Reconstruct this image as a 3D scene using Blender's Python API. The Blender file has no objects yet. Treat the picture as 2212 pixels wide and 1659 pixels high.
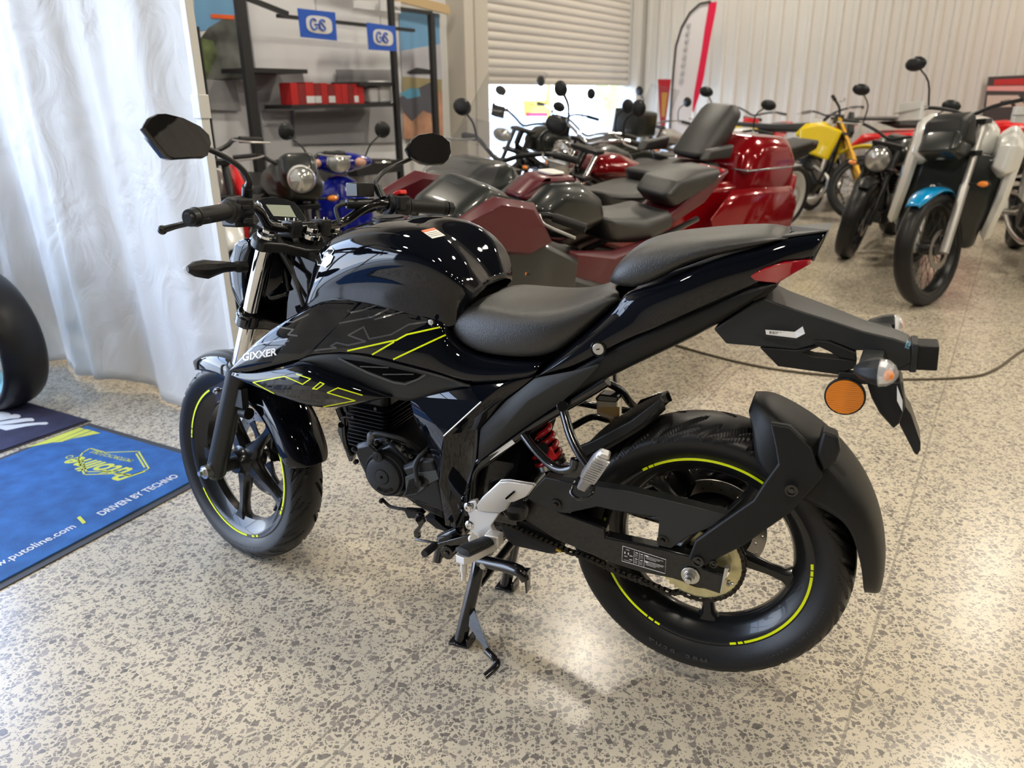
import bpy, math, random
import numpy as np
from mathutils import Vector, Matrix
random.seed(7)
D = bpy.data
S = bpy.context.scene
COL = S.collection
V3 = np.array
# ---------------------------------------------------------------- camera
IW, IH = 2212, 1659
FPX, PITCH, ROLL, CH = 1673.78, 0.354973, 0.011259, 1.28114
def rot(ax, a):
    ax = np.array(ax, float); ax /= np.linalg.norm(ax)
    K = np.array([[0, -ax[2], ax[1]], [ax[2], 0, -ax[0]], [-ax[1], ax[0], 0]])
    return np.eye(3) + math.sin(a) * K + (1 - math.cos(a)) * K @ K
_f = V3([0, math.cos(PITCH), -math.sin(PITCH)]); _r = V3([1., 0, 0]); _u = np.cross(_r, _f)
_R = rot(_f, ROLL); CR, CU, CF = _R @ _r, _R @ _u, _f
CP = V3([0, 0, CH])
cd = D.cameras.new('camera'); cam = D.objects.new('camera', cd); COL.objects.link(cam)
cd.sensor_fit = 'HORIZONTAL'; cd.sensor_width = 36; cd.lens = FPX * 36 / IW
cam.matrix_world = Matrix(((CR[0], CU[0], -CF[0], 0), (CR[1], CU[1], -CF[1], 0), (CR[2], CU[2], -CF[2], CH), (0, 0, 0, 1)))
cd.clip_start = 0.05; cd.clip_end = 200
cd.dof.use_dof = True; cd.dof.focus_distance = 1.78; cd.dof.aperture_fstop = 3.7
S.camera = cam
S.view_settings.view_transform = 'Standard'; S.view_settings.look = 'None'
S.view_settings.gamma = 1; S.view_settings.use_curve_mapping = False
S.view_settings.exposure = 0.15
S.cycles.use_denoising = True
S.cycles.max_bounces = 7; S.cycles.diffuse_bounces = 3; S.cycles.glossy_bounces = 3
S.cycles.transmission_bounces = 5; S.cycles.transparent_max_bounces = 6
S.cycles.caustics_reflective = False; S.cycles.caustics_refractive = False
S.cycles.sample_clamp_indirect = 6
# ---------------------------------------------------------------- sky
w = D.worlds.new('sky'); S.world = w; w.use_nodes = True
nt = w.node_tree; bg = nt.nodes['Background']
tc = nt.nodes.new('ShaderNodeTexCoord'); sx = nt.nodes.new('ShaderNodeSeparateXYZ'); cr = nt.nodes.new('ShaderNodeValToRGB')
nt.links.new(tc.outputs['Generated'], sx.inputs[0]); nt.links.new(sx.outputs['Z'], cr.inputs[0]); nt.links.new(cr.outputs[0], bg.inputs[0])
cr.color_ramp.elements[0].color = (0.80, 0.88, 1.0, 1); cr.color_ramp.elements[1].color = (0.35, 0.56, 1.0, 1)
cr.color_ramp.elements[1].position = 0.7
bg.inputs[1].default_value = 8.5
# ---------------------------------------------------------------- room frame: E1 along the door wall, E2 along the ribbed wall
GA = math.radians(32.5)
E1 = V3([math.sin(GA), math.cos(GA), 0]); E2 = V3([math.cos(GA), -math.sin(GA), 0]); EZ = V3([0, 0, 1.])
def RP(a, b, z=0): return E1 * a + E2 * b + EZ * z
CEIL = 5.6
# high-bay lamps
LAMPS = [(a, b) for a in (-1.2, 2.6, 6.4, 10.0) for b in (-3.2, 0.6, 4.4, 8.2)]
def lamp_light(p, power):
    l = D.lights.new('high_bay_light', 'AREA'); l.shape = 'DISK'; l.size = 0.42; l.energy = power; l.color = (1.0, 0.90, 0.74)
    o = D.objects.new('high_bay_light', l); COL.objects.link(o); o.location = p
    return o
for a, b in LAMPS:
    q = RP(a, b, 4.62); lamp_light(q, 56 if a < 9 else 60)
def portal(c, n, sx, sy):
    l = D.lights.new('daylight_portal', 'AREA'); l.shape = 'RECTANGLE'; l.size = sx; l.size_y = sy; l.cycles.is_portal = True
    o = D.objects.new('daylight_portal', l); COL.objects.link(o); o.location = c
    z = -V3(n) ; x = np.cross([0, 0, 1.], z); x /= np.linalg.norm(x); y = np.cross(z, x)
    o.matrix_world = Matrix(((x[0], y[0], z[0], c[0]), (x[1], y[1], z[1], c[1]), (x[2], y[2], z[2], c[2]), (0, 0, 0, 1)))
portal(RP(-1.6, -5.1, 1.55), E2, 6.4, 3.0)
portal(RP(9.5, -5.1, 0.8), E2, 4.2, 1.5)
# ---------------------------------------------------------------- materials
MATS = {}
def lin(c): return tuple((x / 12.92 if x <= 0.04045 else ((x + 0.055) / 1.055) ** 2.4) for x in c)
def mat(name, col=(0.5, 0.5, 0.5), rough=0.5, metal=0.0, coat=0.0, spec=0.5, emit=None, estr=1.0, trans=0.0, ior=1.45, alpha=1.0, noise=None, bump=None, aniso=0):
    if name in MATS: return MATS[name]
    m = D.materials.new(name); m.use_nodes = True; n = m.node_tree; b = n.nodes['Principled BSDF']
    b.inputs['Base Color'].default_value = (*col, 1); b.inputs['Roughness'].default_value = rough; b.inputs['Metallic'].default_value = metal
    b.inputs['Coat Weight'].default_value = coat; b.inputs['Coat Roughness'].default_value = 0.03; b.inputs['Specular IOR Level'].default_value = spec
    b.inputs['Transmission Weight'].default_value = trans; b.inputs['IOR'].default_value = ior; b.inputs['Alpha'].default_value = alpha
    if emit: b.inputs['Emission Color'].default_value = (*emit, 1); b.inputs['Emission Strength'].default_value = estr
    if noise or bump:
        t = n.nodes.new('ShaderNodeTexCoord'); x = n.nodes.new('ShaderNodeTexNoise'); n.links.new(t.outputs['Object'], x.inputs['Vector'])
    if noise:
        sc, amt = noise; x.inputs['Scale'].default_value = sc
        r = n.nodes.new('ShaderNodeMapRange'); r.inputs[1].default_value = 0.3; r.inputs[2].default_value = 0.7
        r.inputs[3].default_value = 1 - amt; r.inputs[4].default_value = 1 + amt
        mm = n.nodes.new('ShaderNodeVectorMath'); mm.operation = 'SCALE'; mm.inputs[0].default_value = col
        n.links.new(x.outputs[0], r.inputs[0]); n.links.new(r.outputs[0], mm.inputs['Scale']); n.links.new(mm.outputs[0], b.inputs['Base Color'])
    if bump:
        sc, st = bump; y = n.nodes.new('ShaderNodeTexNoise'); n.links.new(t.outputs['Object'], y.inputs['Vector']); y.inputs['Scale'].default_value = sc
        y.inputs['Detail'].default_value = 3
        bp = n.nodes.new('ShaderNodeBump'); bp.inputs['Strength'].default_value = st; bp.inputs['Distance'].default_value = 0.002
        n.links.new(y.outputs[0], bp.inputs['Height']); n.links.new(bp.outputs[0], b.inputs['Normal'])
    MATS[name] = m; return m
GLOSS = mat('gloss_black_paint', (0.003, 0.004, 0.007), 0.12, 0, 1.0, 0.0)
GRAPH = mat('graphite_decal', (0.030, 0.029, 0.027), 0.2, 0, 0.8, 0.0)
GRAPH2 = mat('grey_line_decal', (0.085, 0.083, 0.08), 0.2, 0, 0.8)
NEON = mat('neon_yellow_decal', (0.86, 1.0, 0.0), 0.4, 0, 0.3, emit=None)
NEONT = NEON
WHITED = mat('white_decal', (0.85, 0.85, 0.84), 0.3)
MATTE = mat('matte_grey_plastic', (0.024, 0.026, 0.027), 0.42, 0, 0, 0.4, bump=(900, 0.12))
MATTB = mat('matte_black_plastic', (0.008, 0.0085, 0.009), 0.45, 0, 0, 0.4, bump=(700, 0.15))
FRAMEB = mat('gloss_black_frame', (0.006, 0.006, 0.007), 0.2, 0, 0.7)
ENG = mat('engine_black', (0.009, 0.010, 0.011), 0.35, 0.2, 0.1, 0.4)
ENGB = mat('engine_cover_grey', (0.020, 0.022, 0.024), 0.40, 0.4)
RUB = mat('tyre_rubber', (0.015, 0.015, 0.0155), 0.38, 0, 0, 0.35, bump=(300, 0.1))
RUBG = mat('grip_rubber', (0.012, 0.012, 0.012), 0.55)
CHROME = mat('chrome', (0.78, 0.78, 0.78), 0.08, 1.0)
STEEL = mat('zinc_steel', (0.62, 0.62, 0.60), 0.28, 1.0)
ALU = mat('silver_painted_aluminium', (0.62, 0.60, 0.57), 0.36, 0.55)
ALUC = mat('cast_aluminium', (0.72, 0.72, 0.72), 0.35, 0.9, bump=(400, 0.1))
GOLDZ = mat('yellow_zinc', (0.72, 0.66, 0.38), 0.35, 0.8, noise=(40, 0.12))
DISC = mat('brake_disc_steel', (0.32, 0.30, 0.28), 0.3, 1.0)
VINYL = mat('seat_vinyl', (0.013, 0.0133, 0.0136), 0.42, 0, 0, 0.95, bump=(420, 0.45))
RIM = mat('satin_black_rim', (0.012, 0.013, 0.014), 0.27, 0.2, 0.3)
RED = mat('red_paint', (0.55, 0.01, 0.02), 0.2, 0, 0.8)
REDS = mat('red_spring', (0.60, 0.015, 0.02), 0.25, 0, 0.8)
REDL = mat('red_lens', (0.55, 0.004, 0.02), 0.08, 0, 1.0, trans=0.25)
AMBER = mat('amber_reflector', (0.80, 0.24, 0.005), 0.25, 0, 0.8)
AMBB = mat('amber_bulb', (0.95, 0.30, 0.05), 0.2, 0, 0.5)
CLEAR = mat('clear_lens', (0.9, 0.9, 0.92), 0.05, 0, 0.6, alpha=0.3); BOWL = mat('lens_reflector', (0.8, 0.8, 0.82), 0.25, 0.8)
GLASSM = mat('mirror_glass', (0.42, 0.44, 0.47), 0.01, 1.0)
FLUID = mat('translucent_reservoir', (0.88, 0.80, 0.62), 0.4, 0, 0.2)
LCD = mat('lcd_screen', (0.33, 0.37, 0.30), 0.18, 0, 0.7)
SATB = mat('satin_black_casting', (0.016, 0.017, 0.018), 0.33, 0.1)
TEXP = mat('sheen_lifted_plastic', (0.055, 0.054, 0.052), 0.5, 0, 0, 1.0, bump=(900, 0.2))  # dark plastic, its pale sheen partly put into the base colour
DARK = mat('dark_void', (0.002, 0.002, 0.002), 0.8, spec=0.05); LIPM = mat('satin_grey_trim', (0.075, 0.08, 0.082), 0.38)  # void black paints in the shade of slots, sockets and the vent
PAPER = mat('white_label', (0.80, 0.79, 0.76), 0.4)
PRINT = mat('label_print', (0.10, 0.10, 0.10), 0.5)
ORGP = mat('orange_label', (0.85, 0.13, 0.02), 0.4)
BUNG = mat('dark_crossed_bolt', (0.05, 0.05, 0.05), 0.3, 0.9)
# ---------------------------------------------------------------- mesh builder
class MB:
    def __init__(s): s.v = []; s.f = []; s.m = []; s.mi = 0
    def add(s, vs, fs):
        o = len(s.v); s.v.extend([tuple(map(float, x)) for x in vs])
        for f in fs: s.f.append(tuple(o + i for i in f)); s.m.append(s.mi)
        return s
    def use(s, i): s.mi = i; return s
    def box(s, c, sz, R=None):
        h = V3(sz) / 2; vs = []
        for x in (-1, 1):
            for y in (-1, 1):
                for z in (-1, 1):
                    p = V3([x, y, z]) * h
                    if R is not None: p = R @ p
                    vs.append(p + V3(c))
        return s.add(vs, [(0, 1, 3, 2), (4, 6, 7, 5), (0, 4, 5, 1), (2, 3, 7, 6), (0, 2, 6, 4), (1, 5, 7, 3)])
    def rings(s, rs, close=True, caps=True):
        n = len(rs[0]); vs = [p for r in rs for p in r]; fs = []
        for i in range(len(rs) - 1):
            for j in range(n if close else n - 1):
                k = (j + 1) % n; fs.append((i * n + j, i * n + k, (i + 1) * n + k, (i + 1) * n + j))
        if caps: fs.append(tuple(range(n - 1, -1, -1))); fs.append(tuple((len(rs) - 1) * n + j for j in range(n)))
        return s.add(vs, fs)
    def frame(s, ax):
        ax = V3(ax) / np.linalg.norm(ax); t = V3([0, 0, 1.]) if abs(ax[2]) < 0.9 else V3([1., 0, 0])
        a = np.cross(t, ax); a /= np.linalg.norm(a); return a, np.cross(ax, a), ax
    def cyl(s, a, b, r0, r1=None, n=20):
        r1 = r0 if r1 is None else r1; a = V3(a, ); b = V3(b)
        x, y, _ = s.frame(b - a); cs = [(math.cos(2 * math.pi * i / n), math.sin(2 * math.pi * i / n)) for i in range(n)]
        return s.rings([[a + r0 * (x * c + y * d) for c, d in cs], [b + r1 * (x * c + y * d) for c, d in cs]])
    def lathe(s, o, ax, prof, n=32, a0=0, a1=None):
        x, y, z = s.frame(ax); o = V3(o); full = a1 is None
        ns = n if full else n + 1; a1 = 2 * math.pi if full else a1
        rs = []
        for i in range(ns):
            t = a0 + (a1 - a0) * i / n; d = x * math.cos(t) + y * math.sin(t); rs.append([o + d * r + z * h for r, h in prof])
        if full: rs.append(rs[0])
        return s.rings(rs, close=False, caps=False)
    def tube(s, pts, r, n=10, sm=0):
        pts = [V3(p, ) for p in pts]; rr = r if isinstance(r, (list, tuple)) else [r] * len(pts)
        if sm:
            q = []; qr = []
            P = [2 * pts[0] - pts[1]] + pts + [2 * pts[-1] - pts[-2]]
            for i in range(len(pts) - 1):
                for k in range(sm):
                    t = k / sm; a, b, c, d = P[i:i + 4]
                    q.append(0.5 * (2 * b + (c - a) * t + (2 * a - 5 * b + 4 * c - d) * t * t + (3 * b - a - 3 * c + d) * t ** 3)); qr.append(rr[i] * (1 - t) + rr[i + 1] * t)
            q.append(pts[-1]); qr.append(rr[-1]); pts, rr = q, qr
        rs = []; x = None
        for i, p in enumerate(pts):
            t = pts[min(i + 1, len(pts) - 1)] - pts[max(i - 1, 0)]; t /= (np.linalg.norm(t) + 1e-12)
            if x is None: x, y, _ = s.frame(t)
            else:
                x = x - t * (x @ t); x /= (np.linalg.norm(x) + 1e-12)
            y = np.cross(t, x)
            rs.append([p + rr[i] * (x * math.cos(2 * math.pi * k / n) + y * math.sin(2 * math.pi * k / n)) for k in range(n)])
        return s.rings(rs)
    def prism(s, poly, d0, d1=None):
        # poly: 3D points; extruded from +d0 to +d1
        d0 = V3(d0)
        d1 = V3([0, 0, 0]) if d1 is None else V3(d1)
        return s.rings([[V3(p) + d0 for p in poly], [V3(p) + d1 for p in poly]])
    def slab(s, poly, y0, y1, bev=0.0):
        # poly of (x,z), thickness along local y, chamfered edges
        P = [V3([p[0], 0, p[1]]) for p in poly]; c = sum(P) / len(P)
        sh = [c + (p - c) * (1 - bev / max(np.linalg.norm(p - c), 1e-6)) for p in P]
        b = min(bev, abs(y1 - y0) * 0.45); sg = 1 if y1 > y0 else -1
        rs = []
        if bev > 0: rs.append([p + V3([0, y0, 0]) for p in sh])
        rs.append([p + V3([0, y0 + sg * (b if bev else 0), 0]) for p in P]); rs.append([p + V3([0, y1 - sg * (b if bev else 0), 0]) for p in P])
        if bev > 0: rs.append([p + V3([0, y1, 0]) for p in sh])
        return s.rings(rs)
    def ball(s, c, r, n=16):
        c = V3(c, ); r = V3(r) if hasattr(r, '__len__') else V3([r, r, r]); rs = []
        for i in range(n // 2 + 1):
            t = math.pi * i / (n // 2); k = max(math.sin(t), 1e-3)
            rs.append([c + r * V3([k * math.cos(2 * math.pi * j / n), k * math.sin(2 * math.pi * j / n), math.cos(t)]) for j in range(n)])
        return s.rings(rs, caps=False)
    def build(s, name, mats, parent=None, xf=None, smooth=38, bevel=0, sub=0, solid=0, label=None, seg=2):
        me = D.meshes.new(name); vs = s.v
        if xf: vs = [tuple(xf(V3(p))) for p in vs]
        me.from_pydata(vs, [], s.f)
        mats = mats if isinstance(mats, (list, tuple)) else [mats]
        for m in mats: me.materials.append(m)
        if len(mats) > 1: me.polygons.foreach_set('material_index', s.m)
        me.validate(); 
        if smooth:
            me.polygons.foreach_set('use_smooth', [True] * len(me.polygons)); me.update()
            if not sub: me.set_sharp_from_angle(angle=math.radians(smooth))
        me.update()
        o = D.objects.new(name, me); COL.objects.link(o)
        if parent: o.parent = parent
        if sub: md = o.modifiers.new('s', 'SUBSURF'); md.levels = sub; md.render_levels = sub; md.boundary_smooth = 'PRESERVE_CORNERS'
        if solid: md = o.modifiers.new('t', 'SOLIDIFY'); md.thickness = abs(solid); md.offset = -1 if solid > 0 else 1
        if bevel: md = o.modifiers.new('b', 'BEVEL'); md.width = bevel; md.segments = seg; md.limit_method = 'ANGLE'; md.angle_limit = math.radians(35)
        if label: o['label'] = label
        return o
def empty(name, loc, rz=0, label=None, cat=None, group=None, M=None):
    o = D.objects.new(name, None); COL.objects.link(o); o.location = tuple(map(float, loc)); o.rotation_euler = (0, 0, rz); o.empty_display_size = 0.1
    if M is not None: o.matrix_world = M
    tag(o, label, cat, group); return o
def tag(o, label=None, cat=None, group=None, kind=None):
    if label: o['label'] = label
    if cat: o['category'] = cat
    if group: o['group'] = group
    if kind: o['kind'] = kind
    return o
def text_geo(txt, size, extr=0.001, shear=0.0, bold=0.0, space=1.0, align='CENTER'):
    cu = D.curves.new('t', 'FONT'); cu.body = txt; cu.size = size; cu.extrude = extr; cu.shear = shear; cu.offset = bold; cu.space_character = space
    cu.align_x = align; cu.align_y = 'CENTER'; cu.resolution_u = 3
    o = D.objects.new('t', cu); COL.objects.link(o); bpy.context.view_layer.update()
    me = D.meshes.new_from_object(o.evaluated_get(bpy.context.evaluated_depsgraph_get()))
    vs = [V3(v.co) for v in me.vertices]; fs = [tuple(p.vertices) for p in me.polygons]
    D.objects.remove(o); D.curves.remove(cu); D.meshes.remove(me); return vs, fs
def put_text(mb, txt, size, o, x, y, **k):
    vs, fs = text_geo(txt, size, **k); x = V3(x, ) / np.linalg.norm(x); y = V3(y) / np.linalg.norm(y); z = np.cross(x, y)
    return mb.add([V3(o) + x * v[0] + y * v[1] + z * v[2] for v in vs], fs)
def ray(x, y): return CF + CR * (x - IW / 2) / FPX + CU * (IH / 2 - y) / FPX
def G(x, y, z=0.0):
    d = ray(x, y); return CP + d * ((z - CH) / d[2])
def WP(x, y, o, n):     # point on a world plane through o with normal n
    d = ray(x, y); return CP + d * (((V3(o) - CP) @ V3(n)) / (d @ V3(n)))
# ================================================================ setting
def floor_mat():
    m = D.materials.new('polished_terrazzo_concrete'); m.use_nodes = True; n = m.node_tree; b = n.nodes['Principled BSDF']; L = n.links.new
    N = lambda t, **k: [setattr(x := n.nodes.new(t), a, v) for a, v in k.items()] and x or n.nodes.new(t) if k else n.nodes.new(t)
    tc = n.nodes.new('ShaderNodeTexCoord')
    def math_(op, a, c=None, d=None):
        x = n.nodes.new('ShaderNodeMath'); x.operation = op
        for i, q in enumerate((a, c, d)):
            if q is None: continue
            if isinstance(q, (int, float)): x.inputs[i].default_value = q
            else: L(q, x.inputs[i])
        return x.outputs[0]
    def mix(f, a, c):
        x = n.nodes.new('ShaderNodeMix'); x.data_type = 'RGBA'
        for i, q in ((0, f), (6, a), (7, c)):
            if isinstance(q, (int, float)): x.inputs[i].default_value = q
            elif isinstance(q, tuple): x.inputs[i].default_value = (*q, 1)
            else: L(q, x.inputs[i])
        return x.outputs[2]
    wn = n.nodes.new('ShaderNodeTexNoise'); wn.inputs['Scale'].default_value = 38; L(tc.outputs['Object'], wn.inputs['Vector'])
    wa = n.nodes.new('ShaderNodeVectorMath'); wa.operation = 'MULTIPLY_ADD'; L(wn.outputs['Color'], wa.inputs[0]); wa.inputs[1].default_value = (0.003, 0.003, 0); L(tc.outputs['Object'], wa.inputs[2])
    cn = n.nodes.new('ShaderNodeTexNoise'); cn.inputs['Scale'].default_value = 1.3; cn.inputs['Detail'].default_value = 3; L(tc.outputs['Object'], cn.inputs['Vector'])
    cem = mix(cn.outputs[0], (0.56, 0.49, 0.37), (0.74, 0.66, 0.51))
    fn = n.nodes.new('ShaderNodeTexNoise'); fn.inputs['Scale'].default_value = 260; L(tc.outputs['Object'], fn.inputs['Vector'])
    cem = mix(math_('MULTIPLY', fn.outputs[0], 0.3), cem, (0.34, 0.29, 0.21))
    col = cem
    for sc, prob, thr in ((190, 0.32, 0.19), (92, 0.42, 0.16), (52, 0.33, 0.18)):
        v1 = n.nodes.new('ShaderNodeTexVoronoi'); v1.voronoi_dimensions = '2D'; v1.inputs['Scale'].default_value = sc; L(wa.outputs[0], v1.inputs['Vector'])
        v2 = n.nodes.new('ShaderNodeTexVoronoi'); v2.voronoi_dimensions = '2D'; v2.feature = 'DISTANCE_TO_EDGE'; v2.inputs['Scale'].default_value = sc; L(wa.outputs[0], v2.inputs['Vector'])
        sp = n.nodes.new('ShaderNodeSeparateColor'); L(v1.outputs['Color'], sp.inputs[0])
        on = math_('LESS_THAN', sp.outputs[0], prob)
        ed = math_('GREATER_THAN', v2.outputs['Distance'], math_('MULTIPLY_ADD', sp.outputs[1], 0.13, thr - 0.06))
        st = mix(sp.outputs[2], (0.125, 0.108, 0.098), (0.34, 0.295, 0.255))
        st = mix(math_('MULTIPLY', sp.outputs[1], 0.25), st, (0.16, 0.17, 0.165))
        col = mix(math_('MULTIPLY', math_('MULTIPLY', on, ed), 0.88), col, st)
    # saw-cut joints of the slab
    se = n.nodes.new('ShaderNodeSeparateXYZ'); L(tc.outputs['Object'], se.inputs[0])
    q = math_('SUBTRACT', math_('MULTIPLY', se.outputs[0], math.cos(JA)), math_('MULTIPLY', se.outputs[1], math.sin(JA)))
    jm = None
    for off in JOFF:
        t = math_('LESS_THAN', math_('ABSOLUTE', math_('SUBTRACT', q, off)), 0.0035)
        jm = t if jm is None else math_('MAXIMUM', jm, t)
    col = mix(math_('MULTIPLY', jm, 0.55), col, (0.20, 0.18, 0.15))
    L(col, b.inputs['Base Color'])
    rn = n.nodes.new('ShaderNodeTexNoise'); rn.inputs['Scale'].default_value = 2.5; L(tc.outputs['Object'], rn.inputs['Vector'])
    L(math_('MULTIPLY_ADD', rn.outputs[0], 0.14, 0.17), b.inputs['Roughness']); b.inputs['Specular IOR Level'].default_value = 0.5
    return m
JA = math.radians(32.2)
JOFF = [float(G(x, y) @ V3([math.cos(JA), -math.sin(JA), 0])) for x, y in ((970, 1396), (2050, 800), (1600, 766))]
mb = MB(); mb.box((2, 4, -0.06), (40, 40, 0.12)); tag(mb.build('floor', floor_mat(), smooth=0), kind='structure')
WALLW = mat('white_ribbed_steel', (0.66, 0.64, 0.60), 0.36, 0.0, 0.15)
WALLP = mat('painted_wall', (0.72, 0.72, 0.72), 0.6)
SLATM = mat('roller_shutter_cream', (0.70, 0.66, 0.61), 0.42)
TRIMM = mat('cream_door_frame', (0.60, 0.56, 0.49), 0.5)
CEILM = mat('dark_ceiling_lining', (0.05, 0.05, 0.052), 0.85); WALLD = mat('charcoal_wall', (0.045, 0.045, 0.047), 0.8)
DW = -5.1      # door wall
A_J, A_C, A_F, A_0, B_R = 7.45, 11.62, 1.95, -4.9, 12.0
def rbox(mb, a0, a1, b0, b1, z0, z1):
    P = [RP(a, b, z) for a in (a0, a1) for b in (b0, b1) for z in (z0, z1)]
    return mb.add(P, [(0, 1, 3, 2), (4, 6, 7, 5), (0, 4, 5, 1), (2, 3, 7, 6), (0, 2, 6, 4), (1, 5, 7, 3)])
# ribbed wall
mb = MB(); prof = []; b = DW; 
while b < B_R:
    prof += [(b, 0), (b + 0.105, 0), (b + 0.125, -0.03), (b + 0.165, -0.03), (b + 0.185, 0)]; b += 0.19
mb.rings([[RP(A_C + d, q, z) for q, d in prof] for z in (0, CEIL)], close=False, caps=False)
mb.rings([[RP(A_C + 0.06, DW - .2, z), RP(A_C + 0.06, B_R + .2, z), RP(A_C + 0.14, B_R + .2, z), RP(A_C + 0.14, DW - .2, z)] for z in (0, CEIL)])
tag(mb.build('wall_back', WALLW, smooth=0), kind='structure')
# door wall with openings
ZD = float(WP(1011, 171, RP(0, DW), E2)[2])
mb = MB(); T0, T1 = DW - 0.18, DW
rbox(mb, A_F, A_J, T0, T1, 0, CEIL); rbox(mb, A_J, 11.40, T0, T1, 3.6, CEIL); rbox(mb, 11.40, A_C + .1, T0, T1, 0, CEIL); rbox(mb, A_0, A_F, T0, T1, 3.1, CEIL)
tag(mb.build('wall_left', WALLP, smooth=0), kind='structure')
mb = MB(); rbox(mb, A_0 - .15, A_0, T0, B_R, 0, CEIL); tag(mb.build('wall_front', WALLD, smooth=0), kind='structure')
mb = MB(); rbox(mb, A_0 - .15, A_C + .1, B_R, B_R + .15, 0, CEIL); tag(mb.build('wall_right', WALLD, smooth=0), kind='structure')
mb = MB(); rbox(mb, A_0 - .2, A_C + .2, T0, B_R + .2, CEIL, CEIL + .12); tag(mb.build('ceiling', CEILM, smooth=0), kind='structure')
# roller shutter door
mb = MB(); pr = []; z = ZD; pr.append((z, 0.0)); pr.append((z, .03)); z += 0.04
while z < 3.6:
    pr += [(z, 0.012), (z + 0.02, 0.034), (z + 0.055, 0.038), (z + 0.085, 0.02)]; z += 0.092
mb.rings([[RP(a, DW + d - 0.09, z) for z, d in pr] for a in (A_J, 11.40)], close=False, caps=False)
rbox(mb, A_J, 11.40, DW - .125, DW - .10, ZD, 3.6)
d1 = tag(mb.build('door_1', SLATM, smooth=50), kind='structure')
mb = MB(); rbox(mb, A_J, 11.4, DW - .13, DW - .04, ZD - .05, ZD); mb.build('bottom_rail', TRIMM, d1)
for i, (a0, a1, b1, cm) in enumerate(((7.22, 7.46, .10, TRIMM), (6.86, 7.02, .22, TRIMM), (11.37, 11.50, .10, WALLW))):
    mb = MB(); rbox(mb, a0, a1, DW, DW + b1, 0, 3.7); tag(mb.build('trim_%d' % (i + 1), cm, bevel=.006, smooth=0), kind='structure')
# glazed shop front beside the camera
FR = mat('aluminium_window_frame', (0.5, 0.5, 0.5), 0.4, 0.7)
PANE = mat('clear_window_glass', (1, 1, 1), 0.0, trans=1.0, ior=1.01, alpha=0.12)
for i, (a0, a1) in enumerate(((-4.9, -2.62), (-2.62, -.34), (-.34, 1.95))):
    mb = MB(); Z1 = 3.1
    for aa, ab, za, zb in ((a0, a0 + .06, 0, Z1), (a1 - .06, a1, 0, Z1), (a0, a1, 0, .08), (a0, a1, Z1 - .06, Z1), (a0, a1, 2.2, 2.26)): rbox(mb, aa, ab, DW - .12, DW - .04, za, zb)
    wo = tag(mb.build('window_%d' % (i + 1), FR, smooth=0), kind='structure')
# outside: paving, hedge, road sign stand
mb = MB(); rbox(mb, -40, 60, -70, DW - .2, -.1, -.01); tag(mb.build('trim_4', mat('sunlit_concrete_paving', (0.72, 0.70, 0.66), 0.8), smooth=0), kind='structure')
# ---------------------------------------------------------------- ceiling lamps
LM = mat('lamp_diffuser', (1, 1, 1), 0.5, emit=(1.0, 0.93, 0.82), estr=16); LB = mat('lamp_housing', (0.08, 0.08, 0.085), 0.4, 0.5)
lamp0 = None
for a, b in LAMPS:
    q = RP(a, b, 4.72)
    if lamp0 is None:
        lamp0 = empty('ceiling_lamp', q, 0, 'round black high-bay lamp hanging under the showroom ceiling', 'lamp', 'high-bay lamps under the ceiling')
        h = MB(); h.lathe((0, 0, 0), (0, 0, 1), [(0.0, .18), (.08, .18), (.09, .10), (.26, .03), (.27, -.06), (.255, -.06), (.24, 0), (0, 0)], 32); h.build('housing', LB, lamp0)
        h = MB(); h.lathe((0, 0, 0), (0, 0, 1), [(0, -.035), (.2, -.035), (.235, -.02), (.235, -.005), (0, -.005)], 32); h.build('diffuser', LM, lamp0)
        h = MB(); h.cyl((0, 0, .17), (0, 0, CEIL - 4.72), .008, n=8); h.build('suspension_rod', STEEL, lamp0); lk = list(lamp0.children)
    else:
        r = lamp0.copy(); COL.objects.link(r); r.location = tuple(q)
        for c in lk: c2 = c.copy(); COL.objects.link(c2); c2.parent = r
# ---------------------------------------------------------------- white gazebo curtain
def cloth_mat():
    m = D.materials.new('white_gazebo_cloth'); m.use_nodes = True; n = m.node_tree; b = n.nodes['Principled BSDF']; L = n.links.new
    b.inputs['Base Color'].default_value = (0.90, 0.90, 0.89, 1); b.inputs['Roughness'].default_value = 0.45; b.inputs['Sheen Weight'].default_value = 0.2
    t = n.nodes.new('ShaderNodeBsdfTranslucent'); t.inputs[0].default_value = (0.80, 0.82, 0.84, 1); mx = n.nodes.new('ShaderNodeMixShader'); mx.inputs[0].default_value = 0.4
    L(b.outputs[0], mx.inputs[1]); L(t.outputs[0], mx.inputs[2]); L(mx.outputs[0], n.nodes['Material Output'].inputs[0])
    tc = n.nodes.new('ShaderNodeTexCoord'); mp = n.nodes.new('ShaderNodeMapping'); mp.inputs['Scale'].default_value = (3, 3, 2.2); x = n.nodes.new('ShaderNodeTexNoise'); x.inputs['Scale'].default_value = 1.6; x.inputs['Detail'].default_value = 5; x.inputs['Distortion'].default_value = 1.1
    L(tc.outputs['Object'], mp.inputs[0]); L(mp.outputs[0], x.inputs['Vector']); bp = n.nodes.new('ShaderNodeBump'); bp.inputs['Strength'].default_value = 0.5; bp.inputs['Distance'].default_value = 0.05
    L(x.outputs[0], bp.inputs['Height']); L(bp.outputs[0], b.inputs['Normal']); return m
A_K = 1.90; B_K0, B_K1 = -5.0, -2.50
mb = MB(); nx, nz = 150, 60; rs = []
def fold(b, z):
    h = 1 - 0.35 * z / 2.6
    return h * (0.050 * math.sin(7.3 * b + .9 * math.sin(2.1 * b)) + 0.022 * math.sin(17 * b + 1.4 * z) + 0.012 * math.sin(31 * b + 2 * z)) * (0.6 + 0.4 * math.sin(1.7 * b + 2))
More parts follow.
